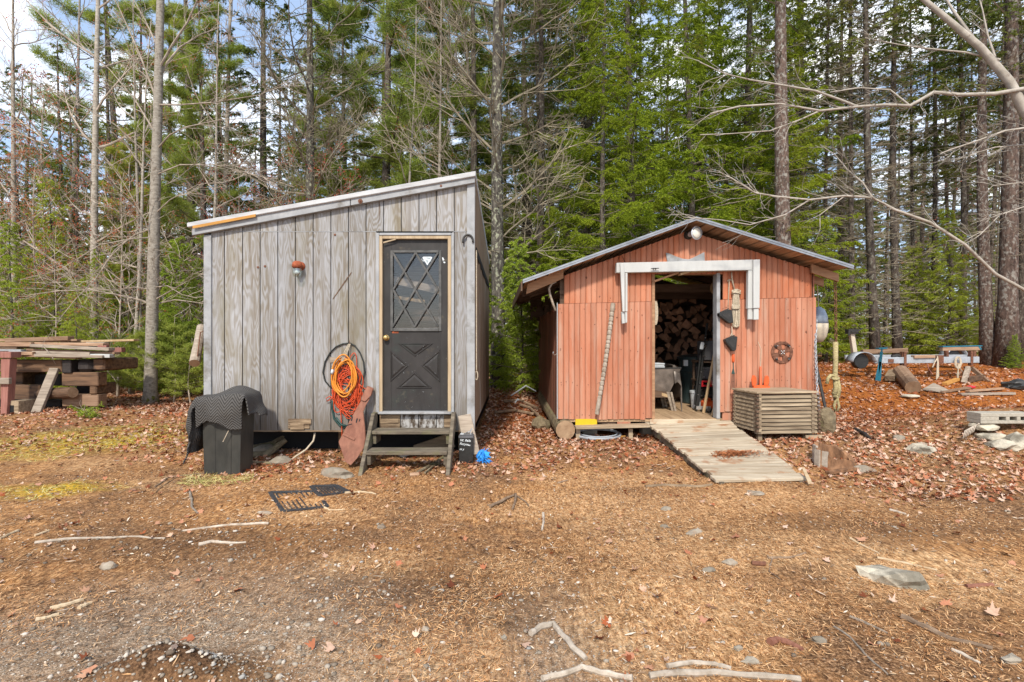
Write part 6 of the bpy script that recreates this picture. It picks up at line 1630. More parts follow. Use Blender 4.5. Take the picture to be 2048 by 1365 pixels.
def cinder():
    D = 5.9; a = P(1962, 848, D); b = P(2070, 827, D); t = thing('concrete_block', 'hollow concrete block lying on the right bank', 'block', ((a.x + b.x) / 2, D + .1, a.z))
    mb = MB(); zt = b.z; cells = [0, .20, .34, .48, .62, .80, 1.0]
    # front face with three openings: build as ribs and rails
    L = b.x - a.x; h = zt - a.z; g = gz((a.x + b.x) / 2, D + .1); base = a.z
    mb.box(a.x, b.x, D, D + .19, base, base + h * .30); mb.box(a.x, b.x, D, D + .19, base + h * .66, zt)
    for u0, u1 in ((0, .34), (.47, .54), (.67, .74), (.87, 1.0)): mb.box(a.x + L * u0, a.x + L * u1, D + .001, D + .189, base + h * .301, base + h * .659)
    part('block_shell', mb, M['concrete'], t, .004); mb = MB(); mb.box(a.x + .02, b.x - .02, D + .12, D + .18, base + h * .3, base + h * .66); part('hollow', mb, M['blackhole'], t)
    mb = MB(); c = P(1990, 862, D - .05); mb.rock((c.x, D + .1, base - .045), .16, .12, .06, 70, .25); one(mb, 'rock', M['greenstone'], 'dark slab stone directly under the concrete block', 'rock')
    mb = MB(); p0 = P(1958, 848, D - .02)
    for k in range(7):
        rnd = random.Random(k); mb.tube([p0, p0 + Vector((-.06 - .02 * k, -.02, -.02 - .01 * k)), p0 + Vector((-.10 - .02 * k, -.04, -.09 - .012 * k))], [.010, .007, .003], 5)
    one(mb, 'root_tuft', M['bleached'], 'pale root tuft at the left end of the concrete block', 'root')
cinder()

# ------------------------------------------------------------------ sticks and wood bits on the open ground
def stick(px, r0, r1, mat, label, name='stick', lift=.6, branch=None):
    pts = [G(x, y) for x, y in px]; n = len(pts)
    out = []
    for i in range(n - 1):
        for k in range(4):
            u = k / 4; p = pts[i].lerp(pts[i + 1], u); out.append(p)
    out.append(pts[-1]); m = len(out); rad = []
    rnd = random.Random(len(label))
    for i, p in enumerate(out):
        r_ = r0 + (r1 - r0) * i / (m - 1); r_ *= rnd.uniform(.88, 1.1); rad.append(r_); p.z = gz(p.x, p.y) + r_ * lift; p.x += rnd.uniform(-1, 1) * r_ * .25
    mb = MB(); mb.tube(out, rad, 8)
    for b in (branch or []):
        q = [G(x, y) for x, y in b]
        for i_, v in enumerate(q): v.z = gz(v.x, v.y) + r1
        mb.tube(q, [r0 * .6] + [r1 * .6] * (len(q) - 1), 6)
    return one(mb, name, M[mat], label, 'stick')
stick([(1060, 1272), (1082, 1258), (1108, 1252), (1122, 1272), (1145, 1298), (1172, 1322)], .016, .013, 'bleached', 'forked pale driftwood branch bent like an elbow at the bottom centre', 'driftwood', .7)
stick([(1085, 1362), (1130, 1352), (1165, 1338), (1200, 1350), (1265, 1362)], .012, .014, 'bleached', 'pale driftwood arching along the bottom edge left of the straight ones', 'driftwood', .8)
stick([(1335, 1338), (1385, 1329), (1430, 1332), (1462, 1341)], .012, .010, 'bleached', 'upper pale driftwood piece at the bottom right of centre', 'driftwood', .8)
stick([(1300, 1357), (1360, 1351), (1430, 1350), (1520, 1357), (1600, 1364)], .015, .013, 'bleached', 'long pale driftwood along the bottom edge', 'driftwood', .8)
stick([(1805, 1238), (1850, 1258), (1900, 1280), (1985, 1300)], .017, .010, 'twig', 'long grey-brown stick at lower right below the large stone', branch=None)
stick([(70, 1088), (150, 1079), (230, 1077), (330, 1078)], .013, .006, 'bleached', 'long pale stick lying across the dirt at left')
stick([(365, 1063), (420, 1056), (480, 1051), (537, 1049)], .008, .011, 'bleached', 'long pale stick pointing at the rubber mats')
stick([(398, 1092), (425, 1085), (460, 1088), (492, 1086)], .014, .006, 'bleached', 'short thick pale stick left of centre')
stick([(380, 985), (383, 1000), (384, 1015), (396, 1028)], .011, .008, 'lumber_grey', 'crooked upright-lying twig below the covered bin')
stick([(100, 1222), (130, 1214), (166, 1203)], .014, .012, 'chip', 'flat pale wood slat at lower left', 'wood_chip')
stick([(72, 1243), (95, 1238), (117, 1231)], .012, .009, 'chip', 'thick short wood chip at the lower left corner', 'wood_chip')
stick([(182, 1237), (205, 1230), (228, 1222)], .011, .010, 'twig', 'short brown stick right of the flat pale slat')
stick([(157, 1219), (183, 1208)], .012, .008, 'chip', 'small triangular pale chip between the slat and brown stick', 'wood_chip')
stick([(0, 1080), (20, 1070), (38, 1062)], .011, .009, 'chip', 'pale stick lying farthest left on the dirt', 'wood_chip')
stick([(70, 1073), (98, 1062)], .010, .007, 'chip', 'little pale chip near the left edge stick', 'wood_chip')
stick([(1700, 1078), (1730, 1095), (1758, 1108)], .008, .006, 'chip', 'thin pale stick right of the middle')
stick([(1755, 1118), (1810, 1128), (1875, 1142)], .010, .006, 'chip', 'long splintered pale stick above the large stone')
stick([(1535, 1118), (1580, 1117), (1612, 1107)], .010, .006, 'twig', 'dark bent stick in the middle right dirt', branch=[[(1545, 1117), (1538, 1145), (1560, 1160)]])
stick([(1505, 1130), (1532, 1131)], .016, .014, 'rust', 'short rusty brown wood bit below the dark bent stick', 'wood_chip')
stick([(1932, 1176), (1985, 1172)], .014, .011, 'rudder', 'red-brown rotten stick at the right', branch=None)
stick([(1668, 1255), (1700, 1275), (1730, 1310), (1775, 1350)], .006, .004, 'lumber_grey', 'long thin grey twig curving down at lower right')
stick([(1700, 1235), (1740, 1252), (1775, 1268)], .008, .005, 'lumber_grey', 'thin straight grey twig left of the long grey-brown stick')
stick([(1905, 1302), (1940, 1318), (1960, 1328)], .008, .006, 'bleached', 'short pale stick in the lower right corner')
stick([(1540, 1290), (1555, 1283), (1580, 1290), (1605, 1302)], .020, .010, 'rudder', 'curled red-brown bark piece at the bottom right', 'bark_piece')
stick([(1780, 1022), (1812, 1030)], .013, .008, 'bleached', 'short white stick right of the dark earth')
stick([(860, 1345), (856, 1325), (865, 1295)], .004, .003, 'bleached', 'thin white twig standing out on the dark earth at bottom centre')
stick([(980, 1018), (1010, 1003), (1032, 992), (1030, 1008), (1024, 1022)], .014, .010, 'twig', 'arched tree root breaking the soil in the middle of the yard', 'root', 1.6, branch=[[(1030, 992), (1050, 1005), (1058, 1015)], [(1000, 1008), (985, 1015), (975, 1012)]])
stick([(1086, 1028), (1087, 1045), (1084, 1062)], .012, .007, 'bleached', 'short upright-lying pale root end below the arched root', 'root')
stick([(1115, 968), (1135, 962)], .012, .010, 'twig', 'short dark stick end in the middle distance')
stick([(1290, 975), (1330, 972), (1388, 975), (1425, 971)], .018, .015, 'rotten', 'dark rotten timber sunk in leaves left of the ramp foot', 'timber', .3)
stick([(820, 953), (838, 951)], .024, .022, 'lumber', 'small brown wood block before the steps', 'block')
stick([(835, 948), (870, 930), (895, 915)], .018, .022, 'bark', 'grey root running under the right foot of the steps', 'root', .9, branch=[[(850, 950), (868, 935), (880, 930)]])
stick([(310, 975), (340, 955), (405, 948), (440, 940)], .008, .005, 'twig', 'thin dark branch below the covered bin', 'branch', .8, branch=[[(360, 952), (330, 970), (312, 985)]])
stick([(690, 988), (720, 985), (752, 990)], .013, .008, 'chip', 'yellowish split wood piece right of the mats', 'wood_chip')
stick([(645, 1015), (660, 1022), (690, 1020)], .009, .006, 'chip', 'pale chip on the larger rubber mat', 'wood_chip')
stick([(1710, 862), (1725, 868), (1740, 880)], .030, .022, 'tar', 'charred black stick right of the slatted box', 'stick')
# ------------------------------------------------------------------ forest
def barkmat(name, c1, c2, patch, scale=10, stretch=(1, 1, .35), lo=.35, hi=.65, pl=.58, ph=.70, bump=1.0):
    return stuffmat(name, c1, c2, scale, stretch, lo, hi, [(patch, 15, pl, ph, (1, 1, .7))], 0, .16, .95, bump, .03, coord='Object')
M['b_spruce'] = barkmat('dark_spruce_bark', (.028, .022, .018), (.125, .098, .078), (.19, .18, .145), 18, pl=.54, ph=.62)
M['b_red'] = barkmat('red_brown_spruce_bark', (.045, .030, .024), (.155, .105, .082), (.24, .22, .19), 22, pl=.52, ph=.60)
M['b_moss'] = barkmat('lichen_covered_bark', (.026, .022, .018), (.12, .105, .085), (.27, .27, .19), 15, pl=.53, ph=.60)
M['b_maple'] = barkmat('smooth_grey_maple_bark', (.20, .17, .135), (.40, .36, .30), (.14, .11, .08), 14, (1, 1, 2.2), .32, .68, .55, .66, .6)
M['mossgreen'] = stuffmat('olive_moss', (.05, .05, .012), (.17, .16, .035), 40, bump=.8)
M['b_pale'] = stuffmat('pale_maple_limb_bark', (.26, .225, .18), (.46, .41, .35), 10, (1, 1, 1), .3, .7, [((.18, .14, .11), 9, .6, .7)], bump=.4)
M['b_twig'] = stuffmat('grey_twig_bark', (.21, .165, .12), (.44, .37, .30), 7, obj=.15, bump=0)
M['b_dead'] = stuffmat('dead_lichen_twigs', (.10, .08, .055), (.29, .245, .17), 5, obj=.2, bump=0)
M['b_dark'] = stuffmat('dark_twigs', (.05, .038, .028), (.15, .115, .08), 5, obj=.2, bump=0)
def leafmat(name, dark, light, transl=.42, obj=.18, tip=None):
    t = NT(name); v = t.coord('Object'); i = t.island()
    c = t.ramp(t.math('ADD', t.math('MULTIPLY', i, .55), t.math('MULTIPLY', t.noise(v, 1.1, 3, .6), .6)), [(.28, dark), (.72, light)])
    if tip: c = t.mix(t.ramp(t.noise(v, .9, 2, .5), [(.60, 0.0), (.72, .8)]), c, tip)
    c = t.hsv(c, h=t.math('MULTIPLY_ADD', t.orand(), -.035, .512), v=t.math('MULTIPLY_ADD', t.orand(), 2 * obj, 1 - obj))
    d = t.n('ShaderNodeBsdfDiffuse'); tr = t.n('ShaderNodeBsdfTranslucent'); mx = t.n('ShaderNodeMixShader'); mx.inputs[0].default_value = transl
    t.l(c, d.inputs[0]); t.l(c, tr.inputs[0]); t.l(d.outputs[0], mx.inputs[1]); t.l(tr.outputs[0], mx.inputs[2]); t.l(mx.outputs[0], t.out.inputs[0])
    return t.mat
M['n_spruce'] = leafmat('bright_spruce_needles', (.075, .125, .014), (.35, .44, .040), tip=(.24, .20, .05))
M['n_dark'] = leafmat('dark_spruce_needles', (.065, .09, .022), (.20, .24, .052), obj=.3, tip=(.17, .13, .06))
M['n_fir'] = leafmat('young_fir_needles', (.13, .20, .025), (.42, .52, .075))
M['n_pine'] = leafmat('soft_pine_needles', (.16, .22, .035), (.42, .48, .10))
M['n_bud'] = leafmat('red_maple_buds', (.40, .09, .045), (.62, .18, .09), .4)

def cat_q(l): return np.concatenate(l, 0) if l else np.zeros((0, 4, 3))
def needle_branch(rng, base, az, L, elev, droop, tip, tw, dens, nl, nw, K, down=.15, sub=3):
    """axis polyline and needle quads of one conifer branch: twigs left and right, each with finger-like side twigs"""
    h = np.array([math.cos(az), math.sin(az), 0.0]); side = np.array([-math.sin(az), math.cos(az), 0.0]); up = np.array([0, 0, 1.0])
    base = np.asarray(base, float)
    def ax(s):
        s = np.asarray(s); u = s / L
        return base + h * s[..., None] + up * (s * elev - droop * L * u ** 2 + tip * L * u ** 3)[..., None]
    n = max(6, int(L * dens)); s = np.sort(rng.uniform(.10, 1.0, n)) * L
    sg = np.where(rng.random(n) < .5, -1.0, 1.0); lt = (tw * (1.05 - s / L) ** .7 + .07) * min(1.0, .35 + L * .35) * rng.uniform(.6, 1.15, n)
    ang = R(55) * rng.uniform(.6, 1.15, n)
    d = h * np.cos(ang)[:, None] + side * (sg * np.sin(ang))[:, None] + up * rng.uniform(-.45, .10, n)[:, None]
    d /= np.linalg.norm(d, axis=-1, keepdims=True)
    S0, D0, L0 = [ax(s)], [d], [lt]
    sd = np.cross(d, up); sd /= np.linalg.norm(sd, axis=-1, keepdims=True) + 1e-9
    for j in range(sub):
        u = rng.uniform(.15, .9, n); b = S0[0] + d * (u * lt)[:, None] - up * (down * 1.6 * u ** 2 * lt)[:, None]
        dj = d * .75 + sd * (rng.choice([-1.0, 1.0], n) * rng.uniform(.5, 1, n))[:, None] + up * rng.uniform(-.6, .05, n)[:, None]; dj /= np.linalg.norm(dj, axis=-1, keepdims=True)
        S0.append(b); D0.append(dj); L0.append(lt * (1.05 - u) * rng.uniform(.4, .8, n) + .03)
    P0 = np.concatenate(S0); d = np.concatenate(D0); lt = np.concatenate(L0); n = len(P0)
    u = (np.arange(K)[None, :] + rng.random((n, K))) / K
    pos = P0[:, None, :] + d[:, None, :] * (u * lt[:, None])[..., None] - up * (down * 1.6 * u ** 2 * lt[:, None])[..., None]
    sd = np.cross(d, up); sd /= np.linalg.norm(sd, axis=-1, keepdims=True) + 1e-9; u2 = np.cross(sd, d)
    ph = rng.uniform(0, 6.283, (n, K)); rad = sd[:, None, :] * np.cos(ph)[..., None] + u2[:, None, :] * np.sin(ph)[..., None]
    nd = d[:, None, :] * .9 + rad * .55; nd /= np.linalg.norm(nd, axis=-1, keepdims=True)
    ln = nl * rng.uniform(.7, 1.25, (n, K))[..., None]
    wv = np.cross(nd, rad + rng.normal(0, .35, (n, K, 3))); wv /= np.linalg.norm(wv, axis=-1, keepdims=True) + 1e-9
    w = nw * rng.uniform(.7, 1.3, (n, K))[..., None]
    q = np.stack([pos, pos + nd * ln * .45 + wv * w, pos + nd * ln, pos + nd * ln * .45 - wv * w], 2).reshape(-1, 4, 3)
    axp = [tuple(a) for a in ax(np.linspace(0, L * .97, 6))]
    return q, axp

def taper(mb, h, r0, lean=(0, 0), n=9, seed=0, seg=10, base_flare=1.35, z0=-.15):
    rnd = random.Random(seed); pts, rad = [], []
    wx, wy = rnd.uniform(-.22, .22), rnd.uniform(-.2, .2)
    for i in range(seg + 1):
        u = i / seg; z = z0 + (h - z0) * u
        pts.append((lean[0] * u + wx * math.sin(u * 5) * .6, lean[1] * u + wy * math.sin(u * 4) * .6, z))
        rad.append(r0 * (1 - .86 * u) * (base_flare if i == 0 else 1))
    mb.tube(pts, rad, n); return pts, rad
def at_h(pts, z):
    for a, b in zip(pts[:-1], pts[1:]):
        if a[2] <= z <= b[2]:
            u = (z - a[2]) / (b[2] - a[2]); return Vector(a).lerp(Vector(b), u)
    return Vector(pts[-1])

def dead_branch(mb, rnd, base, az, L, elev, r, curve=.0, twigs=8, tl=.5, up=.15):
    pts = []; h = Vector((math.cos(az), math.sin(az), 0)); s_ = Vector((-math.sin(az), math.cos(az), 0)); wob = rnd.uniform(-.15, .15)
    m = 5
    for i in range(m + 1):
        u = i / m; pts.append(Vector(base) + h * L * u + Vector((0, 0, L * (elev * u + curve * u * u))) + s_ * (wob * L * math.sin(u * 4)))
    mb.tube(pts, [r * (1 - .8 * i / m) for i in range(m + 1)], 4, cap=False)
    for k in range(twigs):
        u = rnd.uniform(.2, 1.0); i = min(int(u * m), m - 1); p = pts[i].lerp(pts[i + 1], u * m - i); sg = rnd.choice((-1, 1)); l = tl * L * (1.1 - .6 * u) * rnd.uniform(.35, 1)
        d = (h * rnd.uniform(.3, .9) + s_ * sg * rnd.uniform(.5, 1) + Vector((0, 0, rnd.uniform(-.35, .5) + up))).normalized()
        q = p + d * l * .5 + Vector((0, 0, rnd.uniform(-.05, .08) * l)); e = p + d * l + Vector((0, 0, rnd.uniform(-.15, .25) * l))
        mb.tube([p, q, e], [r * .42, r * .3, r * .14], 3, cap=False)
        for _ in range(2):
            w = p.lerp(e, rnd.uniform(.35, .95)); dd = (d + Vector((rnd.uniform(-1, 1), rnd.uniform(-1, 1), rnd.uniform(-.6, .8)))).normalized(); mb.tube([w, w + dd * l * .35], [r * .22, r * .1], 3, cap=False)

def add_np(name, quads, mat, parent):
    me = np_mesh(name, quads, 4, M[mat]); o = bpy.data.objects.new(name, me); COL.objects.link(o); o.parent = parent; return o

def make_conifer(name, seed, h, r0, live0, Lmax, nb, nmat, bark='b_spruce', dead=(0.6, 5, 26), dense=34, K=10, tw=.42, nl=.085, nw=.013, elev0=.05, droop=.22, tip=.18, top=.25, dL=1.4, dmat='b_dead', dtw=7, shape=.8, dr=.014):
    rng = np.random.default_rng(seed); rnd = random.Random(seed)
    t = thing(name, 'tree', 'tree'); mb = MB(); pts, rad = taper(mb, h, r0, (rnd.uniform(-.15, .15), rnd.uniform(-.15, .15)), 10, seed); part('trunk', mb, M[bark], t, smooth=True)
    br = MB(); Q = []
    if live0 is not None:
        for i in range(nb):
            u = (i + rng.random() * .8) / nb; z = live0 + (h - .15 - live0) * u
            L = Lmax * max(.07, (1 - u) ** shape) * rng.uniform(.65, 1.15); az = i * 2.4 + rng.uniform(-.5, .5)
            el = elev0 * (1 - u) + .55 * u; b = at_h(pts, z)
            q, axp = needle_branch(rng, b, az, max(L, .15), el, droop * (1 - u * .7), tip, tw, dense, nl, nw, K)
            Q.append(q); br.tube(axp, [max(.004, .011 * L * (1 - .85 * k / 5)) for k in range(6)], 4, cap=False)
        q, axp = needle_branch(rng, (pts[-1][0], pts[-1][1], h - .4), 0, .3, 1.4, 0, 0, .2, 30, nl, nw, K); Q.append(q)
    if dead:
        z0, z1, n = dead
        for i in range(n):
            z = rnd.uniform(z0, z1); b = at_h(pts, z); dead_branch(br, rnd, b, i * 2.4 + rnd.uniform(-.6, .6), dL * rnd.uniform(.4, 1.1), rnd.uniform(-.15, .25), dr * rnd.uniform(.6, 1.1), rnd.uniform(-.15, .1), dtw)
    part('branches', br, M[dmat], t)
    if Q: add_np('needles', cat_q(Q), nmat, t)
    return t

def pine_tufts(rng, p, n, nl, nw, spread):
    """fans of long soft needles about points p"""
    m = len(p); d = rng.normal(0, 1, (m, n, 3)); d[..., 2] = np.abs(d[..., 2]) * .6 + .15; d /= np.linalg.norm(d, axis=-1, keepdims=True)
    b = p[:, None, :] + rng.normal(0, spread, (m, n, 3)); ln = nl * rng.uniform(.7, 1.2, (m, n))[..., None]
    w = np.cross(d, rng.normal(0, 1, (m, n, 3))); w /= np.linalg.norm(w, axis=-1, keepdims=True) + 1e-9; w *= nw
    return np.stack([b - w * .5, b + d * ln * .5 - w, b + d * ln, b + d * ln * .5 + w], 2).reshape(-1, 4, 3)

def make_pine(name, seed, h, r0, live0, Lmax, nb, nmat='n_pine', bark='b_spruce', nl=.17, nw=.0065, tuft=24, tn=46, dead=(1.5, 5, 14)):
    rng = np.random.default_rng(seed); rnd = random.Random(seed)
    t = thing(name, 'tree', 'tree'); mb = MB(); pts, rad = taper(mb, h, r0, (rnd.uniform(-.2, .2), 0), 10, seed); part('trunk', mb, M[bark], t, smooth=True)
    br = MB(); C = []
    for i in range(nb):
        u = (i + rnd.random()) / nb; z = live0 + (h - .2 - live0) * u; L = Lmax * (1 - u) ** .6 * rnd.uniform(.55, 1.1) + .15; az = i * 2.4 + rnd.uniform(-.5, .5)
        b = at_h(pts, z); hh = Vector((math.cos(az), math.sin(az), 0)); ss = Vector((-math.sin(az), math.cos(az), 0)); ax = []
        for k in range(6):
            v = k / 5; ax.append(b + hh * L * v + Vector((0, 0, L * (.05 * v + .28 * v * v))))
        br.tube(ax, [max(.005, .012 * L * (1 - .8 * k / 5)) for k in range(6)], 4, cap=False)
        for k in range(tn):
            v = rnd.uniform(.3, 1.0); j = min(int(v * 5), 4); p = ax[j].lerp(ax[j + 1], v * 5 - j); l = .42 * L * (1.15 - v) * rnd.uniform(.3, 1); e = p + (hh * .6 + ss * rnd.choice((-1, 1)) * rnd.uniform(.3, 1) + Vector((0, 0, rnd.uniform(0, .5)))).normalized() * l
            br.tube([p, e], [.006, .003], 3, cap=False); C.append(e)
            if rnd.random() < .7: C.append(p.lerp(e, .55))
    if dead:
        for i in range(dead[2]): dead_branch(br, rnd, at_h(pts, rnd.uniform(dead[0], dead[1])), rnd.uniform(0, 6.28), rnd.uniform(.5, 1.5), rnd.uniform(-.1, .3), .013, 0, 5)
    part('branches', br, M['b_dark'], t); C = np.array([tuple(c) for c in C])
    add_np('needles', pine_tufts(rng, C, tuft, nl, nw, .075 if h > 3 else .03), nmat, t); return t

def grow(mb, rnd, p, d, L, r, lev, tips, maxlev=4, seg=5, upb=.12, wob=.22, nch=(3, 5), sp=(.35, .95), rmin=.0035):
    pts = [Vector(p)]; dd = Vector(d).normalized()
    for i in range(seg):
        dd = (dd + Vector((rnd.uniform(-wob, wob), rnd.uniform(-wob, wob), rnd.uniform(-wob, wob) + upb * .5))).normalized(); pts.append(pts[-1] + dd * (L / seg))
    rad = [max(rmin, r * (1 - .65 * i / seg)) for i in range(seg + 1)]
    mb.tube(pts, rad, 6 if lev == 0 else (5 if lev == 1 else 3), cap=False)
    if lev >= maxlev: tips.append(pts[-1]); return pts
    for k in range(rnd.randint(*nch)):
        u = rnd.uniform(*sp); i = min(int(u * seg), seg - 1); q = pts[i].lerp(pts[i + 1], u * seg - i); t = (pts[i + 1] - pts[i]).normalized()
        s_ = t.orthogonal().normalized(); s_ = Matrix.Rotation(rnd.uniform(0, 6.28), 3, t) @ s_
        c = (t * rnd.uniform(.5, .9) + s_ * rnd.uniform(.5, .9) + Vector((0, 0, upb))).normalized()
        grow(mb, rnd, q, c, L * rnd.uniform(.42, .68) * (1.15 - .5 * u), max(rmin, rad[i] * .6), lev + 1, tips, maxlev, max(3, seg - 1), upb, wob * 1.1, nch, sp, rmin)
    tips.append(pts[-1]); return pts

def buds(tips, rng, n, size, mat, parent, frac=.6):
    T = np.array([tuple(t) for t in tips]); T = T[rng.random(len(T)) < frac]
    if not len(T): return
    p = np.repeat(T, n, 0) + rng.normal(0, size * 1.2, (len(T) * n, 3)); d = rng.normal(0, 1, p.shape); d /= np.linalg.norm(d, axis=-1, keepdims=True); w = np.cross(d, rng.normal(0, 1, p.shape)); w /= np.linalg.norm(w, axis=-1, keepdims=True)
    q = np.stack([p, p + d * size * .5 + w * size * .4, p + d * size, p + d * size * .5 - w * size * .4], 1); add_np('buds', q, mat, parent)['kind'] = 'stuff'

def make_bare(name, seed, h, r0, bark='b_maple', nb=14, z0=1.5, bl=2.4, budfrac=.4, budsize=.03, maxlev=3, lean=.3, nch=(3, 5)):
    rnd = random.Random(seed); rng = np.random.default_rng(seed); t = thing(name, 'tree', 'tree'); mb = MB()
    pts, rad = taper(mb, h, r0, (rnd.uniform(-lean, lean), rnd.uniform(-lean, lean)), 9, seed); part('trunk', mb, M[bark], t, smooth=True)
    br = MB(); tips = []
    for i in range(nb):
        u = (i + rnd.random()) / nb; z = z0 + (h * .98 - z0) * u; az = i * 2.4 + rnd.uniform(-.6, .6); L = bl * (1 - .6 * u) * rnd.uniform(.5, 1.1)
        grow(br, rnd, at_h(pts, z), (math.cos(az), math.sin(az), .35 + .7 * u), L, r0 * .30 * (1 - .7 * u) + .006, 1, tips, maxlev, 5, .10, .22, nch)
    part('branches', br, M['b_twig'], t)
    if budfrac: buds(tips, rng, 3, budsize, 'n_bud', t, budfrac)
    return t

HOLD = (0, -60, 0)
def hide_away(t):
    """prototypes that stand for nothing themselves are removed after copying"""
    for ch in list(t.children): bpy.data.objects.remove(ch)
    bpy.data.objects.remove(t)

# prototypes -----------------------------------------------------------------
PR = {}
PR['full'] = [make_conifer('spruce_tree', 101, 15, .13, 1.0, 3.1, 100, 'n_spruce', 'b_spruce', (.6, 6, 26), 22, 15, .66, .054, .0074, .02, .36, .22),
              make_conifer('spruce_tree', 102, 13, .11, .5, 2.7, 92, 'n_spruce', 'b_spruce', (.4, 5, 24), 22, 15, .62, .054, .0074, .05, .38, .20)]
PR['dk'] = [make_conifer('dark_spruce_tree', 103, 16, .16, 3.0, 2.4, 70, 'n_dark', 'b_spruce', (.5, 6, 44), 11, 8, .50, .080, .013, .0, .30, .15, dtw=8),
            make_conifer('dark_spruce_tree', 104, 14, .13, 1.2, 2.2, 64, 'n_dark', 'b_spruce', (.5, 5, 30), 11, 8, .50, .080, .013, .0, .28, .15)]
PR['high'] = [make_conifer('tall_spruce_tree', 105, 17, .105, 7.5, 2.0, 44, 'n_dark', 'b_spruce', (.9, 9.5, 116), 11, 8, .47, .080, .013, dL=1.35, dtw=9),
              make_conifer('tall_spruce_tree', 106, 16, .08, 6.0, 1.8, 44, 'n_dark', 'b_spruce', (.7, 8.5, 104), 11, 8, .47, .080, .013, dL=1.2, dtw=9),
              make_conifer('tall_spruce_tree', 107, 15, .055, 8.5, 1.4, 30, 'n_dark', 'b_spruce', (.7, 10, 100), 11, 8, .44, .080, .013, dL=1.0, dtw=8)]
PR['red'] = [make_conifer('red_barked_spruce', 108, 18, .20, 8.0, 2.3, 40, 'n_dark', 'b_red', (2.6, 9.5, 46), 11, 8, .50, .080, .013, dL=1.3, dtw=7)]
PR['old'] = [make_conifer('lichen_spruce', 109, 17, .165, 9.0, 2.2, 40, 'n_dark', 'b_moss', None, 11, 8, .50, .080, .013)]
PR['pine'] = [make_pine('white_pine', 110, 15, .16, 4.0, 2.8, 46), make_pine('white_pine', 111, 13, .13, 3.0, 2.4, 42)]
PR['bare'] = [make_bare('bare_maple', 112, 12, .085, nb=18, budfrac=.55), make_bare('bare_maple', 113, 10, .06, nb=16, budfrac=.7), make_bare('bare_maple', 114, 13, .07, nb=18, budfrac=.35, z0=2.5)]
PR['brush'] = [make_bare('dead_brush', 120, 3.4, .022, 'b_twig', 26, .1, 1.5, 0, 0, 3, .5, (3, 5)), make_bare('dead_brush', 121, 2.6, .018, 'b_twig', 24, .1, 1.3, 0, 0, 3, .5, (3, 5))]
PR['bush'] = [make_bare('red_budded_sapling', 115, 5.2, .03, 'b_twig', 22, .3, 1.7, 1.0, .034, 3, .4, (3, 5))]
PR['fir'] = [make_conifer('young_fir', 116, 3.4, .032, .12, 1.15, 92, 'n_fir', 'b_spruce', None, 28, 12, .34, .040, .0058, .18, .10, .05, shape=.9),
             make_conifer('young_fir', 117, 5.2, .05, .15, 1.6, 96, 'n_fir', 'b_spruce', None, 20, 12, .40, .045, .0062, .12, .16, .08, shape=.85)]
PR['softpine'] = [make_pine('young_pine', 118, 1.9, .025, .25, .75, 26, 'n_pine', 'b_twig', .10, .0045, 16, 14, None)]
PR['seedling'] = [make_conifer('fir_seedling', 119, .34, .006, .03, .15, 13, 'n_fir', 'b_twig', None, 40, 4, .06, .03, .005, .5, .05, .0)]
USED = set()
def put(kind, px, D, sc, label, group=None, rz=None, k=0, x=None, dz=0.0, cat='tree'):
    x = (px - 1024) * D / F if x is None else x
    src = PR[kind][k % len(PR[kind])]
    rz = random.uniform(0, 6.28) if rz is None else rz
    tl = .035 if kind in ('high', 'bare', 'dk', 'pine', 'full') else 0
    o = copy_thing(src, (x, D, gz(x, D) - .03 + dz), rz, sc, label, group, random.uniform(-tl, tl), random.uniform(-tl, tl)); o['category'] = cat
    return o

# lichen spruce: big up-sweeping bare limbs, modelled on the tree between the sheds
def lichen_limbs(t, seed, zs, n, L0, r0):
    rnd = random.Random(seed); br = MB(); tips = []
    for i in range(n):
        z = zs[0] + (zs[1] - zs[0]) * (i + rnd.random()) / n; az = i * 2.4 + rnd.uniform(-.4, .4); L = L0 * rnd.uniform(.6, 1.1)
        grow(br, rnd, (0, 0, z), (math.cos(az), math.sin(az), rnd.uniform(.1, .75)), L, r0 * rnd.uniform(.7, 1.1), 1, tips, 3, 6, .10, .20, (6, 9), (.2, .98), .0045)
        dead_branch(br, rnd, (0, 0, z + .1), az + 1.2, L * .5, rnd.uniform(-.1, .2), .014, 0, 9)
    part('limbs', br, M['b_dead'], t)
lichen_limbs(PR['old'][0], 5, (2.6, 9.5), 26, 2.6, .032)

# named trees ---------------------------------------------------------------
put('old', 999, 11.4, 1.0, 'big lichen-covered spruce with bare up-sweeping limbs between the two sheds', rz=.6)
put('old', 617, 13.2, .92, 'dark mossy spruce with drooping bare limbs rising behind the middle of the grey shed', rz=2.4)
put('high', 1075, 13.6, 1.1, 'slim dark spruce just right of the big lichen-covered spruce', rz=1.0, k=0)
put('full', 1262, 12.6, 1.0, 'big bright green spruce directly behind the left slope of the red shed', rz=.4, k=0)
put('full', 1385, 13.6, 1.08, 'bright green spruce behind the ridge of the red shed', rz=2.0, k=1)
put('full', 1165, 14.6, 1.0, 'bright green spruce set back left of the red shed roof', rz=3.3, k=0)
put('full', 1490, 15.0, 1.1, 'green spruce behind the right roof slope next to the thick red-brown trunk', rz=5.0, k=0)
put('red', 1572, 11.9, 1.0, 'thick red-brown spruce trunk rising right behind the red shed roof', rz=1.1)
put('pine', 745, 15.0, 1.1, 'dark-trunked pine with pale green tufts behind the grey shed roof', rz=.7)
put('pine', 335, 19.5, 1.1, 'tall soft pale green pine behind the grey maple trunk', rz=2.7, k=1)
put('pine', 880, 19.0, 1.2, 'tall pale green pine standing beyond the high corner of the grey shed', rz=4.0)
put('pine', 1065, 18.5, 1.25, 'pale green pine showing above and behind the lichen-covered spruce', rz=5.2, k=1)
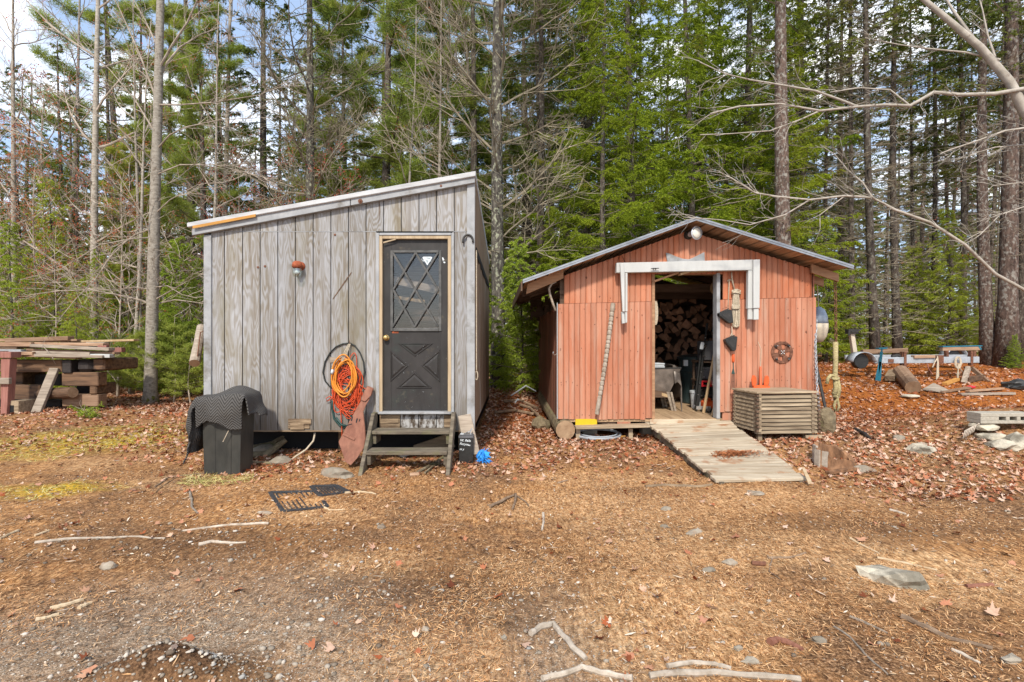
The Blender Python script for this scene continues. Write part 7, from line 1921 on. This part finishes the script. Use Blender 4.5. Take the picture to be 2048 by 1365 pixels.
put('pine', 240, 21.0, 1.25, 'pale yellow-green pine deep behind the thin maple stems and lumber pile', rz=1.2)
for px, D, k, sc, rz, lab in ((1705, 13.4, 1, 1.0, .3, 'dark trunk standing left of the trailer winch'), (1752, 12.9, 0, 1.0, 1.9, 'dark brown spruce trunk behind the left trailer fender'), (1797, 13.3, 0, .95, 3.0, 'brown spruce trunk behind the middle of the trailer rail'), (1862, 15.0, 1, 1.0, 4.2, 'thin spruce trunk behind the gap between the trailer bunks'),
                              (1925, 14.0, 1, 1.05, 5.4, 'slim spruce trunk above the teal-topped trailer bunk'), (1650, 14.5, 2, 1.1, .9, 'thin dark trunk right behind the corner of the red shed'), (1620, 15.5, 1, 1.0, 2.2, 'slender trunk just right of the thick red-brown trunk'), (2040, 13.4, 0, 1.0, 5.5, 'spruce trunk farthest right beyond the trailer')):
    put('high', px, D, sc, lab, rz=rz, k=k)
put('red', 1978, 12.3, .75, 'pale speckled brown spruce trunk right of the trailer', rz=.2)
put('red', 2012, 12.0, 1.0, 'thickest dark trunk right of the pale speckled one', rz=4.1)
for px, D, sc, rz, k, lab in ((828, 13.2, 1.0, .5, 1, 'left of two thin pale trunks above the grey shed roof'), (858, 13.6, .9, 1.7, 2, 'right of two thin pale trunks above the grey shed roof'), (262, 12.8, .95, 3.0, 1, 'thin pale maple stem nearest the left of the grey maple'), (280, 13.6, .85, 4.2, 2, 'slender maple stem close behind the left side of the grey maple'),
                              (398, 12.8, 1.0, 5.0, 1, 'thin leaning maple between the grey maple and the grey shed'), (440, 14.8, 1.25, .2, 0, 'tan mossy maple behind the low corner of the grey shed'), (188, 14.0, 1.35, 1.3, 0, 'forked grey maple at the left behind the lumber pile'), (110, 16.0, 1.2, 2.5, 2, 'slender bare maple far left above the lumber pile'), (30, 14.5, 1.1, 3.6, 0, 'bare maple farthest left behind the lumber pile')):
    put('bare', px, D, sc, lab, rz=rz, k=k)
for px, D, k, sc, rz, lab in ((1036, 10.3, 0, .95, .3, 'young fir standing in the gap between the two sheds'), (1000, 12.0, 1, .62, 1.3, 'young fir half hidden behind the right wall of the grey shed'), (1105, 12.4, 1, .85, 2.2, 'young fir behind the left wall of the red shed'), (95, 14.2, 1, 1.15, 3.2, 'tall pale green fir behind the left end of the lumber pile'),
                              (20, 12.6, 1, .85, 4.2, 'bushy fir farthest left behind the lumber pile'), (200, 13.4, 1, .72, 5.1, 'fir behind the right end of the lumber pile'), (360, 12.2, 0, 1.15, .8, 'young fir between the grey maple and the grey shed corner'), (395, 13.4, 1, .7, 2.9, 'fir tucked close behind the left wall of the grey shed'), (150, 12.2, 1, .55, 1.6, 'low fir right behind the middle of the lumber pile'), (250, 15.0, 1, .9, .4, 'fir in shade behind the thin pale maple stems')):
    put('fir', px, D, sc, lab, rz=rz, k=k)
put('brush', 470, 13.2, 1.2, 'pale leafless brush behind the low end of the grey shed roof', k=0); put('brush', 60, 15.0, 1.5, 'pale leafless brush above the left end of the lumber pile', k=1); put('brush', 250, 13.8, 1.3, 'pale leafless brush behind the thin maple stems', k=0)
for px, D, sc, rz, lab in ((345, 11.2, 1.0, .3, 'feathery yellow-green young pine right of the grey maple'), (282, 11.4, .85, 2.0, 'feathery young pine just left of the grey maple foot'), (385, 10.8, .75, 4.0, 'feathery young pine at the left wall of the grey shed'), (318, 12.2, 1.1, 5.1, 'feathery young pine behind the grey maple foot'), (232, 12.4, .9, 1.4, 'feathery young pine at the right end of the lumber pile')):
    put('softpine', px, D, sc, lab, rz=rz)
p = G(160, 836); put('seedling', 160, p.y, 1.0, 'tiny fir seedling among leaves in front of the lumber pile', rz=.5, cat='seedling')
p = G(2010, 722); put('fir', 2030, 11.6, .24, 'low fir spray on the needle bank at the far right', rz=.5, k=0)
for px, D, sc, rz, lab in ((60, 13.5, 1.15, .2, 'red-budded bare sapling above the left end of the lumber pile'), (150, 15.0, 1.35, 1.5, 'red-budded bare sapling behind the forked grey maple'), (235, 12.3, 1.0, 2.7, 'red-budded bare sapling left of the thin pale maple stems'), (500, 14.5, 1.25, 3.9, 'red-budded bare sapling behind the low end of the grey shed roof'), (700, 13.5, 1.15, 5.0, 'red-budded bare sapling behind the middle of the grey shed roof'), (-40, 15.5, 1.5, .9, 'tall red-budded sapling farthest left beyond the lumber pile'), (560, 16.0, 1.4, .4, 'taller red-budded sapling behind the grey shed')):
    put('bush', px, D, sc, lab, rz=rz)
for px, D, sc, rz, lab in ((90, 12.8, .8, 1, 'short red-budded sapling just behind the middle of the lumber pile'), (215, 16.5, 1.5, 2, 'wide red-budded sapling between the forked maple and the grey maple'), (450, 13.4, .95, 3, 'red-budded sapling between the leaning maple and the grey shed roof'), (10, 17.5, 1.7, 4, 'tallest red-budded sapling above the left lumber'), (640, 14.6, 1.25, 5, 'red-budded sapling beside the dark mossy spruce')): put('bush', px, D, sc, lab, rz=rz)
for px, D, sc, k, lab in ((1700, 14.2, .9, 0, 'green fir spray behind the winch post of the trailer'), (1830, 14.6, 1.0, 0, 'young fir behind the gap of the trailer bunks'), (1890, 13.6, .8, 1, 'young fir behind the teal-topped trailer bunk'), (1650, 13.2, .75, 1, 'young fir behind the boat fender and chain')): put('fir', px, D, sc, lab, k=k)
put('full', 1545, 13.0, .8, 'smaller bright spruce in front of the thick red-brown trunk', k=1, rz=1.0)
put('full', 1210, 11.9, .72, 'short bright spruce touching the left slope of the red shed roof', k=0, rz=4.4)

for px, D, sc, k, lab in ((35, 17.0, .66, 0, 'dark spruce whose tip stands out against the sky farthest left'), (135, 18.5, .72, 1, 'dark rusty-tipped spruce between the left edge maple and the forked maple'), (225, 17.5, .80, 0, 'dark spruce just right of the forked grey maple'), (295, 19.0, 1.0, 1, 'dark spruce directly behind the grey maple trunk'), (375, 16.5, 1.0, 0, 'dark spruce right of the grey maple trunk'), (455, 18.0, 1.05, 1, 'dark spruce above the orange trim strip of the grey shed'), (535, 16.5, 1.0, 0, 'dark spruce left of the mossy spruce above the grey shed'), (680, 17.0, 1.0, 1, 'dark spruce right of the mossy spruce above the grey shed'), (930, 16.0, 1.0, 0, 'dark spruce behind the high corner of the grey shed roof')):
    put('dk', px, D, sc, lab, k=k)

# the grey maple in front of the left woods: trunk and main limbs set out one by one
def grey_maple():
    D = 11.0; b = P(302, 805, D); b.z = gz(b.x, D); t = thing('grey_maple', 'smooth grey maple with long low bare branches left of the grey shed', 'tree', b)
    c = [(302, 812, 15.5), (301, 780, 12.2), (303, 700, 11), (305, 600, 10.6), (308, 480, 10), (311, 370, 9.2), (315, 250, 8.4), (318, 120, 7.6), (321, 0, 6.8), (325, -140, 5.8), (329, -300, 4)]
    mb = MB(); mb.tube([P(x, y, D) for x, y, r in c], [r * D / F for x, y, r in c], 14); part('trunk', mb, M['b_maple'], t, smooth=True)
    mb = MB(); rnd = random.Random(3); p = P(302, 800, D)
    for k in range(9): a = k * .7; mb.rock((p.x + .11 * math.cos(a), p.y + .11 * math.sin(a), b.z + .03 + .04 * (k % 3)), .045, .045, .08, k, .4, 0, 2)
    part('moss', mb, M['mossgreen'], t)
    br = MB(); tips = []
    limbs = [([(306, 612), (285, 602), (262, 596), (225, 588), (180, 580), (120, 582), (60, 590)], .024, 0), ([(306, 612), (322, 606), (350, 600), (385, 604), (415, 610)], .022, .2), ([(305, 580), (270, 575), (230, 580), (190, 578)], .016, -.2),
             ([(310, 455), (270, 470), (230, 500), (190, 560), (150, 600), (110, 650)], .018, -.5), ([(309, 475), (265, 478), (200, 490), (120, 540), (40, 560)], .016, -.6), ([(310, 600), (345, 580), (380, 560), (400, 550)], .018, -.3),
             ([(308, 575), (335, 572), (365, 590), (395, 597)], .013, -.4), ([(313, 300), (340, 270), (370, 255), (440, 240), (540, 235)], .020, -.4), ([(316, 160), (335, 125), (360, 95), (400, 70), (440, 55)], .030, .2), ([(317, 140), (345, 90), (375, 45), (395, 0), (420, -60)], .028, -.3),
             ([(312, 330), (285, 300), (230, 250), (160, 210), (80, 160)], .018, -.5), ([(313, 270), (270, 200), (220, 140), (150, 80)], .018, .3), ([(314, 210), (360, 210), (430, 205), (520, 190), (600, 150)], .020, -.6), ([(315, 205), (280, 110), (240, 20), (200, -60)], .022, .3),
             ([(312, 350), (360, 330), (430, 330), (510, 350), (590, 375)], .016, -.7), ([(316, 95), (290, 40), (250, -30)], .02, .4), ([(308, 430), (340, 400), (395, 370), (430, 365)], .014, -.3), ([(309, 500), (290, 440), (250, 370), (200, 300), (150, 250)], .015, -.4)]
    for pts, r, dy in limbs:
        n = len(pts); q = [P(x, y, D + dy * i / (n - 1) * 2.0) for i, (x, y) in enumerate(pts)]
        br.tube(q, [max(.005, r * (1 - .75 * i / (n - 1))) for i in range(n)], 6, cap=False)
        L = sum((b_ - a_).length for a_, b_ in zip(q[:-1], q[1:]))
        for k in range(int(L * 5.0)):
            u = rnd.uniform(.15, 1) * (n - 1); i = min(int(u), n - 2); w = q[i].lerp(q[i + 1], u - i); d = (q[i + 1] - q[i]).normalized()
            e = (d * .7 + Vector((rnd.uniform(-.8, .8), rnd.uniform(-.8, .8), rnd.uniform(-.5, .7)))).normalized()
            grow(br, rnd, w, e, rnd.uniform(.35, 1.0), .0066, 2, tips, 3, 4, .05, .25, (2, 4), (.3, .95), .0038)
    part('branches', br, M['b_twig'], t); buds(tips, np.random.default_rng(4), 2, .03, 'n_bud', t, .14)
grey_maple()

# maple whose limbs reach in from the right
def right_maple():
    D = 6.4; bx = P(2230, 0, D).x; b = Vector((bx, D - .1, gz(bx, D - .1))); t = thing('leaning_maple', 'bare maple whose crooked pale limbs overhang the right bank', 'tree', b)
    mb = MB(); tr = [b + Vector((.05, 0, -.1)), b + Vector((0, 0, .9)), P(2215, 480, D), P(2160, 340, D), P(2090, 270, D)]
    mb.tube(tr, [.15, .125, .115, .10, .085], 12); part('trunk', mb, M['b_maple'], t, smooth=True)
    br = MB(); tips = []; rnd = random.Random(8)
    limbs = [([(2090, 270), (2048, 222), (2020, 165), (1960, 95), (1890, 35), (1830, -15), (1770, -70)], .066, 0, 0), ([(2045, 215), (2010, 160), (1960, 95), (1905, 20), (1870, -40)], .034, .3, 0),
             ([(2150, 330), (2100, 200), (2048, 178), (1990, 188), (1920, 190), (1868, 185), (1820, 212), (1770, 210), (1715, 214), (1640, 222), (1560, 208), (1480, 213), (1420, 228)], .030, -.2, 1), ([(1715, 214), (1680, 200), (1630, 182), (1560, 170), (1500, 160), (1450, 148), (1400, 125)], .017, -.3, 1), ([(1820, 212), (1780, 180), (1720, 176), (1660, 185)], .012, .1, 1), ([(1640, 222), (1600, 240), (1540, 262), (1460, 268), (1400, 270)], .011, -.4, 1),
             ([(2225, 700), (2150, 640), (2080, 600), (2048, 580), (1990, 548), (1930, 490), (1860, 445), (1790, 420), (1745, 396), (1690, 392), (1620, 400), (1550, 393), (1510, 386), (1465, 358), (1440, 345)], .024, -.2, 1), ([(1745, 396), (1725, 365), (1695, 340), (1670, 310), (1640, 290)], .011, .1, 1), ([(1620, 400), (1570, 430), (1500, 450), (1440, 440), (1370, 435)], .010, -.2, 1), ([(1690, 392), (1640, 430), (1640, 455)], .008, 0, 1),
             ([(2160, 340), (2110, 265), (2060, 255), (2010, 262), (1960, 280), (1900, 300), (1880, 308)], .018, -.4, 2), ([(2170, 360), (2110, 300), (2050, 290), (1990, 295), (1940, 310)], .016, .3, 2), ([(2000, 120), (1930, 105), (1860, 98), (1800, 90), (1730, 76)], .014, .2, 1), ([(1990, 115), (1975, 70), (1965, 20), (1950, -30)], .014, .1, 1), ([(2215, 470), (2120, 400), (2050, 365), (1985, 372), (1960, 400)], .014, .3, 2), ([(2215, 480), (2130, 440), (2060, 410), (2000, 430), (1960, 470)], .013, -.3, 2)]
    for pts, r, dy, tw in limbs:
        n = len(pts); q = [P(x, y, D + dy * i / (n - 1) * 1.4) for i, (x, y) in enumerate(pts)]
        br.tube(q, [max(.0055, r * (1 - .72 * i / (n - 1))) for i in range(n)], 8, cap=False)
        if not tw: continue
        L = sum((b_ - a_).length for a_, b_ in zip(q[:-1], q[1:]))
        for k in range(int(L * (6.0 if tw == 1 else 8))):
            u = rnd.uniform(.25, 1) * (n - 1); i = min(int(u), n - 2); w = q[i].lerp(q[i + 1], u - i)
            if w.x / w.y > 1.02: continue
            d = (q[i + 1] - q[i]).normalized(); e = (d * .8 + Vector((rnd.uniform(-.5, .5), rnd.uniform(-.6, .6), rnd.uniform(-.55, .6)))).normalized()
            grow(br, rnd, w, e, rnd.uniform(.15, .55), .0048, 2, tips, 3, 5, .03, .30, (2, 3), (.3, .95), .0021)
    part('limbs', br, M['b_pale'], t, smooth=True); buds(tips, np.random.default_rng(6), 3, .022, 'n_bud', t, .10)
right_maple()

# background: jittered rows of copies
def background():
    rnd = random.Random(77); n = 0
    lab = {'high': 'slender dark spruce with dead lower twigs deep in the woods', 'dk': 'dense dark green spruce deep in the woods', 'bare': 'thin bare maple stem deep in the woods', 'pine': 'soft pale green pine deep in the woods', 'full': 'mid green spruce deep in the woods', 'bush': 'bare budded sapling deep in the woods', 'fir': 'low young fir deep in the woods', 'brush': 'pale leafless brush between trunks deep in the woods'}
    nm = {'high': 'slender background spruces', 'dk': 'dark background spruces', 'bare': 'bare background maples', 'pine': 'background pines', 'full': 'green background spruces', 'bush': 'background saplings', 'fir': 'background young firs', 'brush': 'background brush'}
    y = 15.5
    while y < 46:
        step = 1.25 + .035 * y; half = y * 1.06 + 1.5; x = -half
        while x < half:
            xx = x + rnd.uniform(-.6, .6); yy = y + rnd.uniform(-.9, .9); px = xx / yy * F + 1024; r_ = rnd.random()
            if px < 560: kind = 'dk' if r_ < .27 else ('bare' if r_ < .42 else ('pine' if r_ < .47 else ('full' if r_ < .51 else ('bush' if r_ < .84 else ('brush' if r_ < .92 else 'fir')))))
            elif px < 1120: kind = 'high' if r_ < .38 else ('dk' if r_ < .60 else ('bare' if r_ < .74 else ('pine' if r_ < .84 else 'bush')))
            elif px < 1560: kind = 'high' if r_ < .5 else ('dk' if r_ < .8 else 'full')
            else: kind = 'high' if r_ < .54 else ('dk' if r_ < .58 else ('brush' if r_ < .86 else ('full' if r_ < .90 else ('fir' if r_ < .94 else 'bare'))))
            # keep the sky open at the upper left
            skip = .12 if px < 300 and kind in ('dk', 'pine', 'full') else .06
            if rnd.random() > skip:
                sc = rnd.uniform(.8, 1.15) * (1.5 if kind == 'bush' and px < 900 else 1)
                if px < 420 and kind in ('dk', 'full', 'pine', 'high'): sc *= .62 + .01 * (46 - y) * .3
                put(kind, px, yy, sc, lab[kind], nm[kind], k=rnd.randint(0, 9)); n += 1
            x += step * rnd.uniform(.8, 1.2)
        y += 1.9 + .05 * y
    print('background trees', n)
background()
for v in PR.values():
    for t_ in v: hide_away(t_)

# far wood behind everything, one mass
def far_wood():
    rng = np.random.default_rng(5); Q = []
    for i in range(330):
        a = rng.uniform(-.90, .90); d = rng.uniform(50, 75); x, y = d * math.tan(a), d
        h = rng.uniform(8, 14) if x < -12 else rng.uniform(10, 18); z0 = gz(x, y); m = 190
        u = rng.random(m) ** .8; r_ = 2.6 * (1 - u) ** .7 + .2; an = rng.uniform(0, 6.28, m); rr = r_ * np.sqrt(rng.random(m))
        p = np.stack([x + rr * np.cos(an), y + rr * np.sin(an), z0 + .3 + (h - .3) * u], -1); dd = np.stack([np.cos(an), np.sin(an), rng.uniform(-.6, .2, m)], -1); w = np.cross(dd, rng.normal(0, 1, (m, 3))); w /= np.linalg.norm(w, axis=-1, keepdims=True) + 1e-9
        l = rng.uniform(.4, 1.1, m)[:, None]; Q.append(np.stack([p, p + dd * l * .5 + w * .16, p + dd * l, p + dd * l * .5 - w * .16], 1))
    me = np_mesh('far_wood', cat_q(Q), 4, M['n_dark']); o = bpy.data.objects.new('far_wood', me); COL.objects.link(o); tag(o, 'dim mass of far conifers closing off the woods', 'woods', kind='stuff')
far_wood()
# ------------------------------------------------------------------ litter on the ground
def scatter(n, box, dens, seed):
    """points (x, y) in a box kept with probability dens(x, y)"""
    rng = np.random.default_rng(seed); x = rng.uniform(box[0], box[1], n); y = rng.uniform(box[2], box[3], n)
    k = (rng.random(n) < dens(x, y)) & (np.abs(x) < y * 1.08 + .6)
    # nothing inside the sheds, on the ramp or in the bin
    ing = (x > -3.6) & (x < -.45) & (y > 6.3) & (y < 9.5); inr = (x > .62) & (x < 4.1) & (y > 7.15) & (y < 10.2)
    k &= ~(ing | inr)
    return x[k], y[k], rng
def frame(x, y, rng, tilt):
    n = len(x); z = ground_z(x, y); e = .03
    nx = -(ground_z(x + e, y) - ground_z(x - e, y)) / (2 * e); ny = -(ground_z(x, y + e) - ground_z(x, y - e)) / (2 * e)
    N = np.stack([nx, ny, np.ones(n)], -1) + rng.normal(0, tilt, (n, 3)); N /= np.linalg.norm(N, axis=-1, keepdims=True)
    a = rng.uniform(0, 6.283, n); T = np.stack([np.cos(a), np.sin(a), np.zeros(n)], -1); T -= N * (T * N).sum(-1, keepdims=True); T /= np.linalg.norm(T, axis=-1, keepdims=True)
    return np.stack([x, y, z], -1), N, T, np.cross(N, T)
def stuff(name, me, label, cat):
    o = bpy.data.objects.new(name, me); COL.objects.link(o); return tag(o, label, cat, kind='stuff')

def leaf_colors(name, stops, rough=.85):
    t = NT(name); c = t.ramp(t.island(), stops, 'LINEAR'); v = t.coord('Position'); c = t.hsv(c, v=t.math('MULTIPLY_ADD', t.noise(v, 60, 3), .7, .65))
    return t.done(c, rough, spec=.15)
M['leaf'] = leaf_colors('dead_maple_leaves', [(0, (.10, .030, .014)), (.2, (.30, .085, .032)), (.38, (.40, .17, .095)), (.56, (.42, .24, .15)), (.8, (.58, .42, .32)), (1, (.26, .085, .038))])
M['needlelit'] = leaf_colors('fallen_needles', [(0, (.15, .058, .02)), (.3, (.38, .18, .072)), (.6, (.58, .33, .15)), (.85, (.70, .46, .25)), (1, (.24, .10, .042))])
M['duff'] = leaf_colors('red_needle_duff', [(0, (.10, .03, .015)), (.5, (.32, .11, .04)), (1, (.48, .20, .085))])
M['pebble'] = leaf_colors('gravel_pebbles', [(0, (.12, .09, .065)), (.35, (.24, .20, .155)), (.65, (.36, .31, .25)), (.9, (.54, .48, .41)), (1, (.24, .24, .23))])
M['sliver'] = leaf_colors('wood_slivers', [(0, (.16, .09, .05)), (.35, (.45, .32, .20)), (.75, (.66, .56, .44)), (1, (.28, .14, .08))])
M['blade'] = leaf_colors('dry_grass', [(0, (.20, .22, .05)), (.4, (.42, .36, .13)), (.8, (.55, .45, .20)), (1, (.30, .30, .08))])

def leaves():
    def dens(x, y):
        n = vnoise(x, y, .9, 8) * .5 + vnoise(x, y, 2.6, 9) * .35
        front = sstep(4.7, 6.0, y + .75 * n) * sstep(-3.9, -2.6, x) * (1 - sstep(4.4, 5.2, x) * 0)
        right = sstep(2.9, 4.1, x + .8 * n) * sstep(3.9, 4.9, y - .10 * (x - 4) + .6 * n)
        left = sstep(5.6, 7.2, y + n) * sstep(2.2, 3.2, -x) * .8
        far = sstep(7, 8, y)
        d = np.maximum.reduce([front * .95, right * .95, left * .9, far * .55])
        d = d * np.clip(.72 + 1.3 * n, .10, 1) ; red = sstep(7.6, 9.5, y) * sstep(2.5, 4, x); d = d * (1 - .72 * red)
        return np.clip(np.maximum(d, .022 + .03 * np.clip(n, 0, 1)), 0, 1)
    x, y, rng = scatter(190000, (-13, 14, 1.9, 15), dens, 21); n = len(x)
    C, N, T, B = frame(x, y, rng, .40)
    an = np.array([0, .42, .80, 1.25, 1.60, 2.25, 3.14, 4.03, 4.68, 5.03, 5.48, 5.86]); ra = np.array([1.0, .50, .88, .42, .78, .55, .35, .55, .78, .42, .88, .50])
    s = rng.uniform(.028, .058, n)[:, None] * (1 + .25 * (y[:, None] > 9)); rv = ra[None] * rng.uniform(.62, 1.12, (n, 12)); px = s * rv * np.cos(an)[None] * rng.uniform(.7, 1.1, (n, 1)); py = s * rv * np.sin(an)[None] * rng.uniform(.45, 1.0, (n, 1))
    cu = rng.uniform(-.3, 1.3, (n, 1)); cv = rng.uniform(-.4, 1.5, (n, 1)); pz = (cu * px ** 2 + cv * py ** 2) / s * .75 + rng.normal(0, .06, px.shape) * s
    V = C[:, None, :] + T[:, None, :] * px[..., None] + B[:, None, :] * py[..., None] + N[:, None, :] * (pz + .006 + rng.uniform(0, .016, (n, 1)))[..., None]
    print('leaves', n); stuff('leaf_litter', np_mesh('leaf_litter', V, 12, M['leaf']), 'layer of dead curled maple leaves over the ground', 'leaf litter')
leaves()

def strips(name, mat, nraw, box, dens, seed, l0, l1, w0, w1, tilt, label, cat, lift=.004, bend=.25):
    x, y, rng = scatter(nraw, box, dens, seed); n = len(x); C, N, T, B = frame(x, y, rng, tilt)
    l = rng.uniform(l0, l1, (n, 1)); w = rng.uniform(w0, w1, (n, 1)); b = rng.uniform(-bend, bend, (n, 1)); C = C + N * (lift + rng.uniform(0, lift * 1.5, (n, 1)))
    V = np.stack([C - T * l - B * w * .4, C - B * w + B * b * l * .4, C + T * l - B * w * .2 + B * b * l * .2, C + T * l + B * w * .2 + B * b * l * .2, C + B * w + B * b * l * .4, C - T * l + B * w * .4], 1)
    print(name, n); return stuff(name, np_mesh(name, V, 6, M[mat]), label, cat)
def d_need(x, y):
    n = vnoise(x, y, 1.3, 12) * .6 + vnoise(x, y, 3.6, 13) * .4
    tp = zone_masks(x, y)['tanpatch']; return np.clip(.10 + 1.3 * n + .85 * tp, .03, 1) * np.clip(1 - .9 * np.clip(1.1 - np.hypot((x + 1.75) / 1.7, (y - 2.1) / .8), 0, 1), .1, 1) * np.clip((6.5 / np.maximum(y, 1)) ** 1.2 * .7, 0, 1)
strips('needle_litter', 'needlelit', 420000, (-6.5, 7, 1.85, 6.6), d_need, 31, .007, .023, .0009, .0024, .25, 'fine tan fallen needles scattered over the dirt yard', 'needles')
strips('needle_duff', 'duff', 42000, (-1, 14, 6.3, 15), lambda x, y: np.clip(.5 + vnoise(x, y, 1.5, 3) * .5, .1, 1), 32, .03, .07, .003, .007, .35, 'red-brown needle duff under the spruces', 'needles')
strips('wood_slivers', 'sliver', 26000, (-6, 6.5, 1.9, 7.0), lambda x, y: np.clip(.22 + vnoise(x, y, 1.0, 14) * .5 + vnoise(x, y, 3.1, 15) * .45, .02, 1), 33, .003, .016, .0018, .0052, .35, 'small pale wood slivers scattered over the yard', 'wood chips', .006)
strips('moss_blades', 'blade', 60000, (-8, -1.5, 4.4, 11), lambda x, y: zone_masks(x, y)['moss'] * .8, 34, .012, .035, .002, .005, .8, 'short yellow moss and dry grass at the left', 'moss', .008)
# grass tufts at the foot of the bin
strips('large_slivers', 'sliver', 900, (-6, 6.5, 1.9, 7.0), lambda x, y: .5 + 0 * x, 36, .015, .04, .004, .008, .15, 'larger pale wood slivers strewn over the yard', 'wood chips', .008)
strips('dry_grass', 'blade', 700, (-3.3, -2.6, 5.05, 5.25), lambda x, y: .6 + 0 * x, 35, .03, .08, .0015, .003, 1.6, 'thin dry grass tufts at the foot of the covered bin', 'grass', .03)

def pebbles():
    import bmesh
    bm = bmesh.new(); bmesh.ops.create_icosphere(bm, subdivisions=1, radius=1); tv = np.array([tuple(v.co) for v in bm.verts]); bm.verts.index_update(); tf = np.array([[v.index for v in f.verts] for f in bm.faces]); bm.free()
    def dens(x, y):
        m = zone_masks(x, y); heap = 2.5 * np.exp(-((x + 1.44) / .34) ** 2 - ((y - 2.13) / .15) ** 2)
        return np.clip(.07 + .85 * m['gravel'] + .25 * m['darkearth'] + heap + .12 * vnoise(x, y, 1.1, 17), 0.02, 1) * np.clip((4.2 / np.maximum(y, 1)) ** 1.6, 0, 1)
    x, y, rng = scatter(90000, (-4.5, 5, 1.85, 5.4), dens, 41); n = len(x)
    hp = np.exp(-((x + 1.44) / .32) ** 2 - ((y - 2.13) / .15) ** 2)
    s = .0022 + .0045 * rng.random(n) ** 2.2 + .010 * (rng.random(n) < .03) + .011 * hp * rng.random(n) ** 1.3
    a = rng.uniform(0, 6.283, n); ca, sa = np.cos(a), np.sin(a); sc = rng.uniform(.6, 1.25, (n, 3)) * s[:, None]; sc[:, 2] *= .62
    V = tv[None] * sc[:, None, :] * (1 + rng.normal(0, .13, (n, len(tv), 1))); X = V[..., 0] * ca[:, None] - V[..., 1] * sa[:, None]; Y = V[..., 0] * sa[:, None] + V[..., 1] * ca[:, None]
    z = ground_z(x, y) + s * .22; V = np.stack([X + x[:, None], Y + y[:, None], V[..., 2] + z[:, None]], -1)
    Fc = (np.arange(n)[:, None, None] * len(tv) + tf[None]).reshape(-1, 3).astype(np.int32); me = bpy.data.meshes.new('gravel')
    me.vertices.add(n * len(tv)); me.vertices.foreach_set('co', V.astype(np.float32).reshape(-1)); me.loops.add(Fc.size); me.loops.foreach_set('vertex_index', Fc.reshape(-1))
    me.polygons.add(len(Fc)); me.polygons.foreach_set('loop_start', np.arange(0, Fc.size, 3, dtype=np.int32)); me.polygons.foreach_set('loop_total', np.full(len(Fc), 3, dtype=np.int32)); me.update(calc_edges=True); me.materials.append(M['pebble'])
    print('pebbles', n); stuff('gravel', me, 'loose gravel pebbles scattered over the dirt, heaped at the bottom left', 'gravel')
pebbles()
V = np.array([[tuple(v) for v in q] for q in RAMP_DEBRIS]); stuff('ramp_needles', np_mesh('ramp_needles', V, 4, M['duff']), 'clump of brown needles lying on the plank ramp', 'needles')
